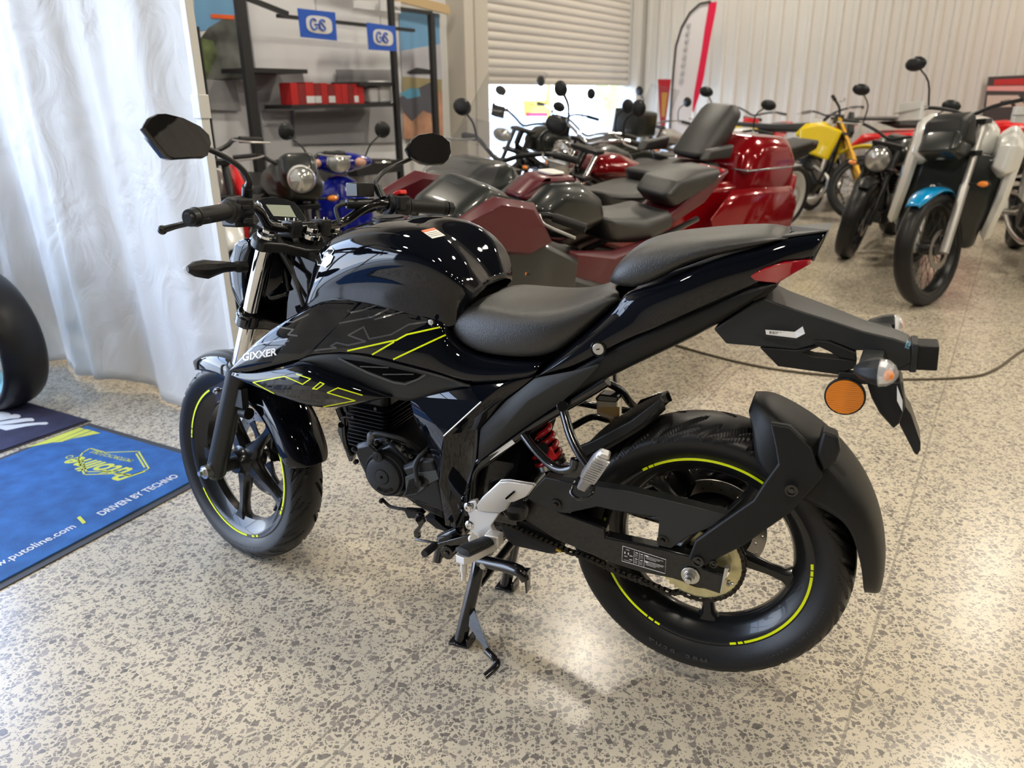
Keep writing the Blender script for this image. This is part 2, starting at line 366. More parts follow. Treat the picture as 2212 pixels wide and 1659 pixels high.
for j in range(nz + 1):
    z = 0.035 + 2.75 * j / nz; r = []
    for i in range(nx + 1):
        b = B_K0 + (B_K1 - B_K0) * i / nx
        hem = (0.018 * math.sin(5 * b) + 0.012 * math.sin(11 * b + 1)) * (1 - j / nz) ** 3
        r.append(RP(A_K + fold(b, z), b, z + hem))
    rs.append(r)
mb.rings(rs, close=False, caps=False)
cur = mb.build('curtain', cloth_mat(), smooth=80, solid=.0012)
tag(cur, 'long white cloth side wall of a gazebo hanging beside the blue mat', 'curtain')
cb = MB(); cb.rings([[RP(A_K + fold(b, z) - .002, b, z + .018 * math.sin(5 * b) + .012 * math.sin(11 * b + 1)) for b in np.linspace(B_K0, B_K1, 151)] for z in (.035, .05)], close=False, caps=False)
GP = mat('white_painted_steel', (0.78, 0.78, 0.75), 0.35)
g = empty('gazebo_pole', RP(A_K - .03, B_K1 + .02), 0, 'white square steel gazebo leg at the edge of the white curtain', 'pole')
def gl(a, b, z): return RP(a, b, z) - V3(g.location)
h = MB(); h.rings([[gl(A_K - .03 + i, B_K1 + .02 + j, z) for i, j in ((-.016, -.016), (.016, -.016), (.016, .016), (-.016, .016))] for z in (0.0, 2.9)]); h.build('leg', GP, g, bevel=.003)
h = MB(); h.rings([[gl(A_K - .03 + i, B_K1 + .02 + j, z) for i, j in ((-.022, -.022), (.022, -.022), (.022, .022), (-.022, .022))] for z in (1.22, 1.30)]); h.build('slide_bracket', GP, g, bevel=.003)
h = MB(); h.rings([[gl(A_K - .03 + i, B_K1 + .02 + j, z) for i, j in ((-.03, -.03), (.03, -.03), (.03, .03), (-.03, .03))] for z in (0.0, .012)]); h.build('foot_plate', GP, g)
# ---------------------------------------------------------------- floor mats
MU = V3([.454, .891, 0]); MV = V3([.873, -.487, 0]); MC = V3([-1.045, 2.612, 0])
MBLUE = mat('blue_carpet', (0.028, 0.12, 0.36), 0.9, noise=(14, 0.22), bump=(260, 1.0)); MDARK = mat('dark_purple_carpet', (0.030, 0.030, 0.075), 0.9, noise=(12, 0.25), bump=(260, 1.0))
MYEL = mat('yellow_carpet_print', (0.62, 0.66, 0.10), 0.9, bump=(260, 1.0)); MWHT = mat('white_carpet_print', (0.68, 0.70, 0.72), 0.9, bump=(260, 1.0)); MRUB = mat('black_mat_rubber', (0.05, 0.05, 0.055), 0.6)
def mat_thing(name, corner, u, v, lu, lv, m, label, border=.03):
    e = empty(name, corner, 0, label, 'mat')
    h = MB(); P = [V3([0, 0, 0]), -u * lu, -u * lu - v * lv, -v * lv]; h.rings([[p for p in P], [p * .999 + V3([0, 0, .004]) for p in P]]); h.build('rubber_border', MRUB, e)
    h = MB(); c = (-u * lu - v * lv) / 2; P2 = [p - (u * (1 if (p - c) @ u > 0 else -1) + v * (1 if (p - c) @ v > 0 else -1)) * border for p in P]
    h.rings([[p + V3([0, 0, .002]) for p in P2], [p + V3([0, 0, .009]) for p in P2]]); h.build('carpet', m, e, bevel=.002)
    return e
bm = mat_thing('entrance_mat', MC, MU, MV, 2.0, .86, MBLUE, 'blue rectangular mat with yellow oil emblem and white web address along its edge')
def fit_text(mb, txt, p0, p1, h, up, **k):
    vs, fs = text_geo(txt, 1.0, align='LEFT', extr=0, **k); xs = [v[0] for v in vs]; ys = [v[1] for v in vs if True]
    L = np.linalg.norm(V3(p1) - V3(p0)); x = (V3(p1) - V3(p0)) / L; sx_ = L / (max(xs) - min(xs)); sy = h / (max(ys) - min(ys)); y0 = min(ys)
    return mb.add([V3(p0) + x * (v[0] - min(xs)) * sx_ + V3(up) * (v[1] - y0) * sy + V3([0, 0, 0]) for v in vs], fs)
ZT = V3([0, 0, .0098])
def ML(x, y): return G(x, y, .009) - MC + V3([0, 0, .0006])
h = MB(); bx = lambda q, off: MU * (q @ MU) + MV * off + ZT
a0, a1 = ML(240, 1122), ML(425, 1041); off = -.095
fit_text(h, 'DRIVEN BY TECHNO', bx(a0, off), bx(a1, off), .036, -MV, bold=.02)
h.build('mat_lettering', MWHT, bm, smooth=0); h = MB(); fit_text(h, 'www.putoline.com', bx(ML(-20, 1262), off), bx(ML(192, 1150), off), .046, -MV, bold=.012)
h.build('mat_lettering', MWHT, bm, smooth=0)
h = MB(); sl = ML(213, 1140); s0 = bx(sl, off - .01) ; h.prism([s0 + MU * -.012, s0 + MU * .0, s0 - MV * .055 + MU * .016, s0 - MV * .055 + MU * .004], (0, 0, .0004))
h.build('mat_slash', MYEL, bm, smooth=0); h = MB()
def mJ(x, y): return ML(x / 2.676, 660 + y / 2.676)
lp, le = mJ(858, 962), mJ(452, 868); fit_text(h, 'Putoline', lp + (le - lp) * .03, le, .095, -MU, shear=.35, bold=.025)
h.build('emblem_lettering', MYEL, bm, smooth=0); h = MB()
def outline(mb, P, wd, cl=True):
    n = len(P)
    for i in range(n if cl else n - 1):
        a, b = P[i], P[(i + 1) % n]; d = (b - a) / np.linalg.norm(b - a); q = np.cross(V3([0, 0, 1]), d) * wd / 2
        mb.add([a - q - d * wd / 2, b - q + d * wd / 2, b + q + d * wd / 2, a + q - d * wd / 2], [(0, 1, 2, 3)])
dia = [mJ(520, 826), mJ(610, 850), mJ(800, 843), mJ(862, 945), mJ(745, 985), mJ(700, 972), mJ(487, 978), mJ(452, 888), mJ(480, 850)]
outline(h, dia, .006); outline(h, [mJ(475, 892), mJ(500, 962), mJ(690, 958)], .006, False); outline(h, [mJ(788, 858), mJ(835, 935)], .006, False)
h.build('emblem_outline', MYEL, bm, smooth=0); h = MB(); q0, q1 = mJ(775, 893), mJ(545, 838); fit_text(h, 'MOTORCYCLE OILS', q0, q1, .022, -MU, shear=.2, bold=.01)
h.build('emblem_lettering', MYEL, bm, smooth=0); h = MB(); e_ = mJ(402, 876); h.lathe(e_, (0, 0, 1), [(.010, 0), (.014, 0)], 16); h.build('registered_mark', MYEL, bm, smooth=0); h = MB()
for P in (((150, 822), (460, 706), (490, 714), (315, 790)), ((310, 793), (495, 715), (530, 722), (360, 788)), ((375, 785), (535, 724), (580, 738), (420, 770))):
    h.add([mJ(*p) for p in P], [(0, 1, 2, 3)])
h.build('mat_stripes', MYEL, bm, smooth=0)
dm = mat_thing('floor_mat', V3([-1.80, 3.055, 0]), V3([.53, .848, 0]), MV, 1.4, 1.1, MDARK, 'dark purple mat with thick white brush lettering left of the blue mat', .008)
h = MB(); dl = lambda x, y: G(x / 6.9125, 780 + y / 6.9125, .0098) - V3([-1.80, 3.055, 0])
for P in (((-60, 960), (0, 1010), (90, 1035), (380, 975), (560, 950), (690, 948), (725, 925), (690, 910), (420, 925), (250, 945)), ((-60, 960), (200, 930), (400, 900), (500, 895), (515, 875), (480, 850), (400, 850), (250, 865), (0, 905), (-80, 930)), ((0, 890), (150, 860), (280, 850), (315, 825), (290, 800), (220, 790), (170, 800), (60, 840), (-60, 860)), ((-80, 760), (40, 755), (140, 775), (165, 800), (130, 825), (20, 850), (-80, 850))):
    P = [dl(*p) for p in P]; h.add(P, [tuple(range(len(P)))])
h.build('mat_lettering', MWHT, dm, smooth=0)
# ---------------------------------------------------------------- cable on the floor
mb = MB(); cp = [(2330, 690), (2212, 757), (2150, 800), (2090, 817), (1950, 822), (1850, 818), (1720, 806), (1620, 790), (1500, 760), (1420, 735)]
o = MB().tube([G(x, y) + V3([0, 0, .006]) for x, y in cp], .006, 8, sm=8).build('power_cable', mat('dark_cable', (0.10, 0.08, 0.05), 0.5)); tag(o, 'thin dark cable snaking across the concrete floor behind the black motorcycle', 'cable')
# ---------------------------------------------------------------- display rack and wall posters
def PW(x, y, b=DW + .04): return WP(x, y, RP(0, b), E2)
def flat(mb, P, t=.004): mb.prism([p for p in P], -E2 * 0, E2 * t); return mb
RK = mat('black_rack_steel', (0.018, 0.018, 0.02), 0.45)
BLUE = mat('blue_sign', (0.015, 0.10, 0.55), 0.4); WH = mat('white_card', (0.72, 0.72, 0.74), 0.5); GREY = mat('grey_pegboard', (0.33, 0.33, 0.345), 0.6); LGREY = mat('light_grey_panel', (0.74, 0.75, 0.78), 0.6)
SKYB = mat('poster_sky', (0.16, 0.36, 0.60), 0.5); CLD = mat('poster_cloud', (0.55, 0.55, 0.62), 0.5, noise=(2, .2)); SAND = mat('poster_sand', (0.50, 0.27, 0.17), 0.5, noise=(6, .3)); ROCK = mat('poster_rock', (0.13, 0.14, 0.13), 0.6, noise=(5, .7)); BUSH = mat('poster_bush', (0.10, 0.13, 0.05), 0.6, noise=(9, .6)); GRASS = mat('poster_field', (0.33, 0.28, 0.15), 0.6); WOOD = mat('pine_batten', (0.55, 0.40, 0.22), 0.6)
def poster(name, quad, layers, label, cat='poster', b=DW + .05, back=WH):
    P = [PW(x, y, b) for x, y in quad]; e = empty(name, (P[3] + P[2]) / 2 * V3([1, 1, 1]), 0, label, cat); o0 = V3(e.location)
    h = MB(); flat(h, [p - o0 for p in P], .012); h.build('panel', back, e, smooth=0)
    for i, (nm, poly, m) in enumerate(layers):
        h = MB(); flat(h, [PW(x, y, b + .0135 + .0015 * i) - o0 for x, y in poly], .001); h.build(nm, m, e, smooth=0)
    return e
poster('wall_poster', ((418, -60), (512, -60), (542, 172), (425, 172)), (('sky_print', ((418, -60), (512, -60), (526, 50), (420, 70)), SKYB), ('mountain_print', ((420, 100), (450, 60), (480, 42), (522, 28), (542, 172), (425, 172)), ROCK), ('bush_print', ((424, 80), (460, 88), (470, 120), (445, 172), (426, 172)), BUSH), ('heading_print', ((455, 30), (506, 33), (506, 42), (456, 39)), ORGP)), 'tall mountain poster with red heading behind the black rack, beside the white curtain')
e = poster('wall_poster', ((862, 18), (948, 30), (958, 300), (872, 300)), (('sky_print', ((862, 18), (948, 30), (952, 130), (866, 120)), SKYB), ('cloud_print', ((866, 110), (951, 95), (955, 178), (869, 170)), CLD), ('field_print', ((869, 165), (954, 172), (955, 205), (870, 200)), GRASS), ('sand_print', ((870, 195), (955, 198), (958, 300), (872, 300)), SAND),
    ('buggy_roof_print', ((878, 156), (900, 146), (938, 152), (936, 160), (885, 160)), RK), ('buggy_body_print', ((863, 212), (880, 196), (905, 190), (935, 175), (945, 215), (942, 250), (915, 238), (890, 262), (870, 240)), mat('poster_buggy', (0.09, .09, .11), .5)), ('buggy_bonnet_print', ((864, 202), (885, 190), (905, 192), (908, 208), (880, 214)), mat('poster_cyan', (0.10, .33, .50), .5))), 'sandy beach poster with a small blue off-road buggy, left of the roller shutter')
mb = MB(); flat(mb, [PW(700, -60, DW + .12), PW(965, 12, DW + .12), PW(967, 32, DW + .12), PW(700, -35, DW + .12)], .03); tag(mb.build('timber_batten', WOOD), 'pale timber batten running along the top of the rack wall', 'batten')
# pale display boards behind the rack
def board(name, quad, m, label, b, cat='display board', t=.02):
    P = [PW(x, y, b) for x, y in quad]; c = (P[2] + P[3]) / 2; h = MB(); flat(h, P, t); o = h.build(name, m, smooth=0, bevel=.003); tag(o, label, cat); return o
board('backing_board', ((520, -80), (862, -60), (880, 560), (600, 560)), LGREY, 'large pale grey board behind the shelves of the black rack', DW + .03)
board('display_board', ((432, 172), (530, 176), (545, 560), (455, 560)), LGREY, 'narrow pale board below the mountain poster', DW + .03)
board('display_board', ((545, 150), (650, 152), (662, 238), (558, 240)), GREY, 'dark grey board panel left of the red cartons', DW + .07)
board('display_board', ((725, 150), (846, 150), (850, 200), (728, 200)), GREY, 'dark grey board panel above the red cartons', DW + .07)
board('display_board', ((630, 226), (858, 224), (862, 308), (636, 312)), GREY, 'wide dark grey board panel below the red carton shelf', DW + .07)
board('display_board', ((650, 375), (862, 350), (875, 560), (680, 560)), GREY, 'grey board panel low behind the blue scooter', DW + .07)
board('display_board', ((441, 172), (505, 176), (518, 240), (446, 238)), GREY, 'small grey board panel beside the white curtain pole', DW + .07)
board('price_card', ((762, 0), (862, 4), (862, 30), (762, 18)), WH, 'white card strip with blue bar above the second blue sign', DW + .30, 'card')
e = empty('display_rack', RP(4.6, DW + .42), 0, 'tall black steel display rack with shelves in front of the pale boards', 'rack'); o0 = V3(e.location)
def bar(P0, P1, wd=.05, dp=.04):
    h = MB(); d = P1 - P0; L = np.linalg.norm(d); d /= L; s = np.cross(d, E2); s /= np.linalg.norm(s)
    rs = [[P + s * i * wd / 2 + E2 * j * dp / 2 - o0 for i, j in ((-1, -1), (1, -1), (1, 1), (-1, 1))] for P in (P0, P1)]; h.rings(rs); return h
BR = DW + .42
def post(x, y, z1=3.0, wd=.05, b=BR):
    p = WP(x, y, RP(0, b), E2); return bar(V3([p[0], p[1], 0]), V3([p[0], p[1], z1]), wd)
post(538, 175, 3.1, .075).build('post', RK, e); post(852, 150, 2.15).build('post', RK, e); post(448, 300, 1.75, .09, DW + .2).build('post', RK, e)
a_, b_ = WP(524, -8, RP(0, BR), E2), WP(620, 30, RP(0, BR), E2); bar(a_, b_, .03).build('top_rail', RK, e)
a_, b_ = WP(600, 34, RP(0, BR - .1), E2), WP(893, 66, RP(0, BR - .1), E2); bar(a_, b_, .025).build('top_rail', RK, e)
def shelf(x0, y0, x1, y1, b0, b1, t=.03):
    p, q = WP(x0, y0, RP(0, b1), E2), WP(x1, y1, RP(0, b1), E2); z = (p[2] + q[2]) / 2
    h = MB(); c = [V3([p[0], p[1], z]), V3([q[0], q[1], z])]; dd = E2 * (b0 - b1); h.prism([c[0] - o0, c[1] - o0, c[1] + dd - o0, c[0] + dd - o0], (0, 0, 0), (0, 0, -t)); h.build('shelf', RK, e, smooth=0); return z
shelf(542, 146, 664, 150, DW + .1, BR); zs = shelf(630, 224, 862, 224, DW + .12, BR); shelf(776, 172, 852, 182, DW + .1, BR); shelf(768, 325, 868, 372, DW + .1, BR + .1, .1)
shelf(596, 376, 742, 380, DW + .1, BR + .08, .025)
e = empty('poster_stand', RP(6.3, DW + .3), 0, 'black steel frame standing around the buggy poster', 'frame'); o0 = V3(e.location)
for x, y in ((936, 150),):
    p = WP(x, y, RP(0, DW + .3), E2); t = float(WP(930, 28, RP(0, DW + .3), E2)[2]); bar(V3([p[0], p[1], 0]), V3([p[0], p[1], t]), .06).build('post', RK, e)
p2 = WP(850, 32, RP(0, DW + .3), E2); bar(V3([p2[0], p2[1], t]), V3([p[0], p[1], t]), .03).build('rail', RK, e)
# blue hanging signs
for i, (Q, lb) in enumerate((((( 642, 18), (722, 27), (726, 88), (649, 80)), 'larger blue hanging sign with white rounded logo above the rack'), (((791, 49), (852, 57), (855, 111), (796, 107)), 'smaller blue hanging sign with white rounded logo, right of the larger one'))):
    bb = DW + .62 - .1 * i; P = [PW(x, y, bb) for x, y in Q]; c = (P[2] + P[3]) / 2; e = empty('hanging_sign', c, 0, lb, 'sign', 'blue logo signs'); h = MB(); flat(h, [p - c for p in P], .01); h.build('sign_panel', BLUE, e, smooth=0)
    def bil(u, v, k=.013): return (P[0] * (1 - u) * (1 - v) + P[1] * u * (1 - v) + P[2] * u * v + P[3] * (1 - u) * v) - c + E2 * k
    h = MB(); n = 28; pts = [bil(.52 + .36 * abs(math.cos(t)) ** .6 * (1 if math.cos(t) > 0 else -1), .5 + .31 * abs(math.sin(t)) ** .6 * (1 if math.sin(t) > 0 else -1)) for t in [2 * math.pi * k / n for k in range(n)]]
    h.add(pts, [tuple(range(n))]); h.build('logo_plate', WH, e, smooth=0)
    h = MB()
    for u0 in (.36, .60):
        ring = [bil(u0 + .09 * math.cos(t), .5 + .19 * math.sin(t), .016) for t in np.linspace(.5, 5.6, 14)]
        h.tube(ring, .006, 6)
    h.tube([bil(.38, .5, .016), bil(.5, .5, .016), bil(.5, .66, .016)], .006, 6); h.tube([bil(.56, .42, .016), bil(.66, .58, .016)], .006, 6); h.build('logo_mark', BLUE, e)
    t0 = bil(.5, 0, 0); h = MB(); h.cyl(t0, t0 + V3([0, 0, .9]), .004, n=6); h.build('hanging_wire', STEEL, e)
# red cartons on the shelf
CR_ = [mat('red_carton', (0.50, 0.015, 0.015), .5), mat('dark_red_carton', (0.24, 0.015, 0.018), .5), WH]
labs = ['plain bright red carton at the left end of the shelf', 'plain dark red carton, second on the shelf', 'red carton with white foot, third on the shelf', 'dark carton with white foot, fourth on the shelf', 'narrow red carton in the middle of the shelf', 'dark red carton with white foot, sixth on the shelf', 'red carton, seventh on the shelf', 'red carton, eighth on the shelf', 'dark red carton, third from the right end', 'red carton with white foot near the right end', 'last red carton at the right end of the row', ]
xs = [631, 647, 663, 682, 696, 711, 726, 740, 754, 766, 776, 788]
for i in range(11):
    p, q = WP(xs[i], 222, RP(0, BR - .03), E2), WP(xs[i + 1] - 1, 222, RP(0, BR - .03), E2); hgt = (.155, .15, .16, .15, .155, .14, .15, .15, .14, .15, .15)[i]
    p = V3([p[0], p[1], zs]); q = V3([q[0], q[1], zs]); e = empty('carton', (p + q) / 2, 0, labs[i] + ' of the black rack' if 'shelf' in labs[i] else labs[i] + ' on the black rack', 'box', 'cartons on the rack shelf'); o1 = V3(e.location)
    h = MB(); h.prism([p - o1, q - o1, q - E2 * .12 - o1, p - E2 * .12 - o1], (0, 0, 0), (0, 0, hgt)); h.build('box_body', CR_[1] if i in (1, 3, 5, 8) else CR_[0], e, smooth=0)
    if i in (2, 3, 5, 9):
        h = MB(); h.prism([p - o1 + E2 * .002, q - o1 + E2 * .002, q - o1, p - o1], (0, 0, 0.01), (0, 0, .06)); h.build('box_label', WH, e, smooth=0)
for i, (x0, x1, y0) in enumerate(((800, 820, 192), (822, 850, 186))):
    p, q = WP(x0, 222, RP(0, BR - .05), E2), WP(x1, 222, RP(0, BR - .05), E2); p[2] = q[2] = zs; h = MB(); h.prism([p, q, q - E2 * .15, p - E2 * .15], (0, 0, 0), (0, 0, .13 + .05 * i)); tag(h.build('white_bundle', WH, bevel=.02), ('lower', 'taller')[i] + ' white packet right of the red cartons on the rack', 'packet')
# ---------------------------------------------------------------- flags near the corner
FB = V3([2.35, 11.2, 0])
def FP(x, y, o=FB, n=V3([0, -1., 0])): return WP(x, y, o, n)
e = empty('feather_flag', V3([FP(1470, 330)[0], 11.2, 0]), 0, 'tall white feather flag with bright red edge by the ribbed wall', 'flag'); o0 = V3(e.location)
FW = mat('white_flag_cloth', (0.70, 0.69, 0.72), 0.7); FRD = mat('crimson_flag_cloth', (0.70, 0.005, 0.06), 0.6)
L_ = [(1535, 3), (1512, 8), (1490, 28), (1472, 60), (1460, 100), (1455, 150), (1450, 220), (1446, 290)]; Rr = [(1538, 3), (1532, 10), (1527, 45), (1520, 90), (1512, 140), (1506, 180), (1496, 235), (1490, 290)]
h = MB(); h.rings([[FP(*a) - o0 + V3([0, .01, 0]), FP(*b) - o0 + V3([0, .01, 0]), FP(*b) - o0 + V3([0, .02, 0]), FP(*a) - o0 + V3([0, .02, 0])] for a, b in zip(L_, Rr)]); h.build('white_cloth', FW, e, smooth=0)
R1 = [(1532, 5), (1530, 20), (1523, 60), (1516, 110), (1509, 150), (1500, 200), (1496, 240)]; R2 = [(1549, 4), (1546, 25), (1537, 70), (1528, 120), (1520, 170), (1511, 205), (1498, 243)]
h = MB(); h.rings([[FP(*a) - o0, FP(*b) - o0, FP(*b) - o0 + V3([0, .012, 0]), FP(*a) - o0 + V3([0, .012, 0])] for a, b in zip(R1, R2)]); h.build('red_edge', FRD, e, smooth=0)
h = MB(); top = [FP(x, y) - o0 for x, y in L_]; h.tube(top + [V3([top[-1][0], 0, 0])], .014, 8); h.build('pole', RK, e)
h = MB()
for k, (x, y) in enumerate([(1488 - k * 2.2, 55 + k * 17) for k in range(8)]): h.box(FP(x, y) - o0 - V3([0, .004, 0]), (.05, .006, .045))
h.build('faded_lettering', mat('faded_grey_print', (0.45, .45, .47), .7), e)
e = empty('banner', V3([WP(1434, 280, (0, 10.9, 0), (0, -1, 0))[0], 10.9, 0]), 0, 'narrow red banner with yellow lettering left of the white feather flag', 'banner'); o0 = V3(e.location); FB2 = V3([0, 10.9, 0])
h = MB(); P = [FP(1421, 171, FB2) - o0, FP(1450, 171, FB2) - o0, FP(1437, 272, FB2) - o0, FP(1426, 272, FB2) - o0]; h.prism(P, (0, 0, 0), (0, .01, 0)); h.build('red_cloth', mat('dark_red_cloth', (0.42, .01, .02), .6), e, smooth=0)
h = MB(); h.prism([FP(1429, 200, FB2) - o0 - V3([0, .004, 0]), FP(1442, 200, FB2) - o0 - V3([0, .004, 0]), FP(1436, 252, FB2) - o0 - V3([0, .004, 0]), FP(1429, 252, FB2) - o0 - V3([0, .004, 0])], (0, 0, 0), (0, .003, 0)); h.build('yellow_lettering', mat('yellow_print', (0.62, .30, .03), .6), e, smooth=0)
h = MB(); h.cyl((-.0, .02, 0), (0.0, .02, FP(1434, 171, FB2)[2]), .012, n=8); h.build('pole', RK, e)
# wall poster far right
pc = lambda x, y: WP(x, y, RP(A_C - .06, 0), E1)
P = [pc(2135, 166), pc(2300, 158), pc(2300, 272), pc(2118, 275)]; e = empty('wall_poster', (P[2] + P[3]) / 2, 0, 'red and white product poster on the ribbed wall at the right', 'poster'); o0 = V3(e.location)
h = MB(); h.prism([p - o0 for p in P], (0, 0, 0), E1 * .02); h.build('panel', mat('poster_dark', (.06, .05, .05), .5), e, smooth=0)
for nm, q, m in (('heading_print', ((2148, 172), (2300, 165), (2300, 182), (2146, 184)), mat('poster_red', (.5, .03, .03), .5)), ('band_print', ((2133, 186), (2300, 184), (2300, 198), (2131, 196)), mat('poster_pink', (.75, .35, .33), .5)), ('photo_print', ((2133, 206), (2200, 206), (2215, 230), (2130, 232)), mat('poster_beige', (.6, .48, .42), .5))):
    h = MB(); h.prism([pc(*p) - o0 - E1 * .004 for p in q], (0, 0, 0), E1 * .002); h.build(nm, m, e, smooth=0)
# seen outside through the door
OB = DW - 5.0
def PO(x, y): return WP(x, y, RP(0, OB), E2)
e = empty('roadside_sign', V3([*PO(1140, 300)[:2], 0]), 0, 'yellow and red sign on a yellow post outside the open shutter', 'sign'); o0 = V3(e.location)
YS = mat('yellow_sign', (0.9, .55, .03), .5); h = MB(); h.prism([PO(x, y) - o0 for x, y in ((1130, 217), (1182, 216), (1182, 250), (1132, 250))], (0, 0, 0), E2 * .05); h.build('sign_panel', YS, e, smooth=0)
h = MB(); h.prism([PO(x, y) - o0 + E2 * .06 for x, y in ((1132, 243), (1178, 243), (1178, 252), (1132, 252))], (0, 0, 0), E2 * .01); h.build('red_strip', FRD, e, smooth=0)
pp = PO(1185, 200); h = MB(); h.cyl(V3([pp[0], pp[1], 0]) - o0, V3([pp[0], pp[1], PO(1185, 160)[2]]) - o0, .06, n=10); h.build('post', mat('yellow_post', (.85, .85, .1), .5), e)
h = MB(); rnd = random.Random(3)
for k in range(150):
    p = WP(rnd.uniform(1290, 1350), rnd.uniform(186, 228), RP(0, OB - 6), E2); h.ball(p, (.14, .14, .10), 6)
h.box(WP(1320, 207, RP(0, OB - 6), E2) * V3([1, 1, 0]) + V3([0, 0, .75]), (.5, .3, 1.5))
tag(h.build('hedge', mat('sunlit_foliage', (.45, .62, .12), .6)), 'sunlit yellow-green foliage outside at the right of the open shutter', 'hedge')
h = MB(); q = PO(1345, 200); h.prism([WP(x, y, RP(0, DW - 1.2), E2) for x, y in ((1350, 185), (1378, 186), (1382, 446), (1352, 440))], (0, 0, 0), -E2 * .1); tag(h.build('outside_panel', mat('blue_grey_panel', (.20, .23, .32), .6), smooth=0), 'blue-grey panel standing outside at the right of the open shutter', 'panel')
# ================================================================ black motorcycle
BXY, BYAW, BQ, BST, WB = (0.436874, 1.476023), 1.130987, 0.039922, -0.228596, 1.335
_F = V3([-math.sin(BYAW), math.cos(BYAW), 0]); _L = V3([-math.cos(BYAW), -math.sin(BYAW), 0]); _U = EZ
BM_ = np.stack([_F * math.cos(BQ) - _U * math.sin(BQ), _L, _U * math.cos(BQ) + _F * math.sin(BQ)], 1)
BO = V3([*BXY, 0.]); BO[2] = -(BM_ @ V3([WB, 0, 0]))[2]
BASE = V3([*BXY, 0.]); RB = np.stack([_F, _L, _U], 1)
SA = V3([WB + .105, 0, 0]); SAX = V3([-math.sin(math.radians(25)), 0, math.cos(math.radians(25))]); SR = rot(SAX, BST); SRI = SR.T
def STEER(X): return SA + SR @ (X - SA)
def HX(X): return RB.T @ (BO + BM_ @ X - BASE)
def HXS(X): return HX(STEER(X))
VW = {'A': (300, 220, 2.765), 'B': (380, 700, 2.765), 'C': (900, 780, 3.6867), 'D': (1250, 480, 2.765), 'E': (1200, 860, 2.7645), 'F': (860, 960, 3.19), 'H': (900, 150, 2.765), 'L': (400, 340, 4.424),
      'M': (460, 560, 3.6867), 'N': (820, 560, 3.6867), 'P': (1700, 640, 4.608), 'Q': (700, 840, 4.879), 'R': (1440, 1060, 6.379), 'O': (0, 0, 1)}
def PP(w, x, y, pt, n, st=False):
    a, b, s_ = VW[w]; d = BM_.T @ ray(a + x / s_, b + y / s_); o = BM_.T @ (CP - BO)
    if st: o = SA + SRI @ (o - SA); d = SRI @ d
    n = V3(n, ); return o + d * (((V3(pt) - o) @ n) / (d @ n))
def P(w, x, y, l, st=False): return PP(w, x, y, (0, l, 0), (0, 1, 0), st)
def PL(w, pts, l=None, st=False): return [P(w, p[0], p[1], p[2] if len(p) > 2 else l, st) for p in pts]
def MIR(X): return V3([X[0], -X[1], X[2]])
BIKE = empty('motorcycle', BASE, 0, 'glossy black naked motorcycle with neon yellow wheel tape on its centre stand in the foreground', 'motorcycle',
             M=Matrix([[*RB[i], BASE[i]] for i in range(3)] + [[0, 0, 0, 1]]))
def hb(mb, name, m, parent=None, st=False, **k): return mb.build(name, m, parent or BIKE, xf=HXS if st else HX, **k)
def grid(rows, name, m, sub=2, solid=.005, mirror=True, both=False, st=False, parent=None, label=None, sharp=None, **k):
    """rows of local points -> smooth panel; mirrored panel is a second part"""
    out = []
    for sd in ((1, -1) if mirror else (1,)):
        R_ = [[p if sd > 0 else MIR(p) for p in r] for r in rows]
        h = MB(); h.rings(R_, close=False, caps=False)
        # outward normals
        n = 0
        for f in h.f:
            a, b, c = (V3(h.v[f[i]]) for i in (0, 1, 2)); n += np.cross(b - a, c - a)[1]
        if n * sd < 0: h.f = [tuple(reversed(f)) for f in h.f]
        out.append(hb(h, name, m, parent=parent, st=st, sub=sub, solid=solid, label=label, **k))
    return out
def loftsym(rows, name, m, sub=2, cap=True, st=False, parent=None, **k):
    """rows: each centre -> left edge; mirrored into a full cross-section"""
    R_ = []
    for r in rows: R_.append([MIR(p) for p in reversed(r[1:])] + list(r))
    h = MB(); h.rings(R_, close=False, caps=False)
    if sum(np.cross(V3(h.v[f[1]]) - V3(h.v[f[0]]), V3(h.v[f[2]]) - V3(h.v[f[0]]))[2] for f in h.f) < 0: h.f = [tuple(reversed(f)) for f in h.f]
    return hb(h, name, m, sub=sub, st=st, parent=parent, solid=k.pop('solid', .004), **k)
def facet(V_, F_, name, m, t=.006, mirror=True, bevel=.0015, parent=None, **k):
    out = []
    for sd in ((1, -1) if mirror else (1,)):
        vs = [p if sd > 0 else MIR(p) for p in V_]; h = MB(); h.add(vs, F_)
        nf = []
        for f in h.f:
            a, b, c = (V3(h.v[f[i]]) for i in (0, 1, 2)); nf.append(f if np.cross(b - a, c - a)[1] * sd > 0 else tuple(reversed(f)))
        h.f = nf; out.append(hb(h, name, m, parent=parent, solid=t, bevel=bevel, smooth=k.get('smooth', 20)))
    return out
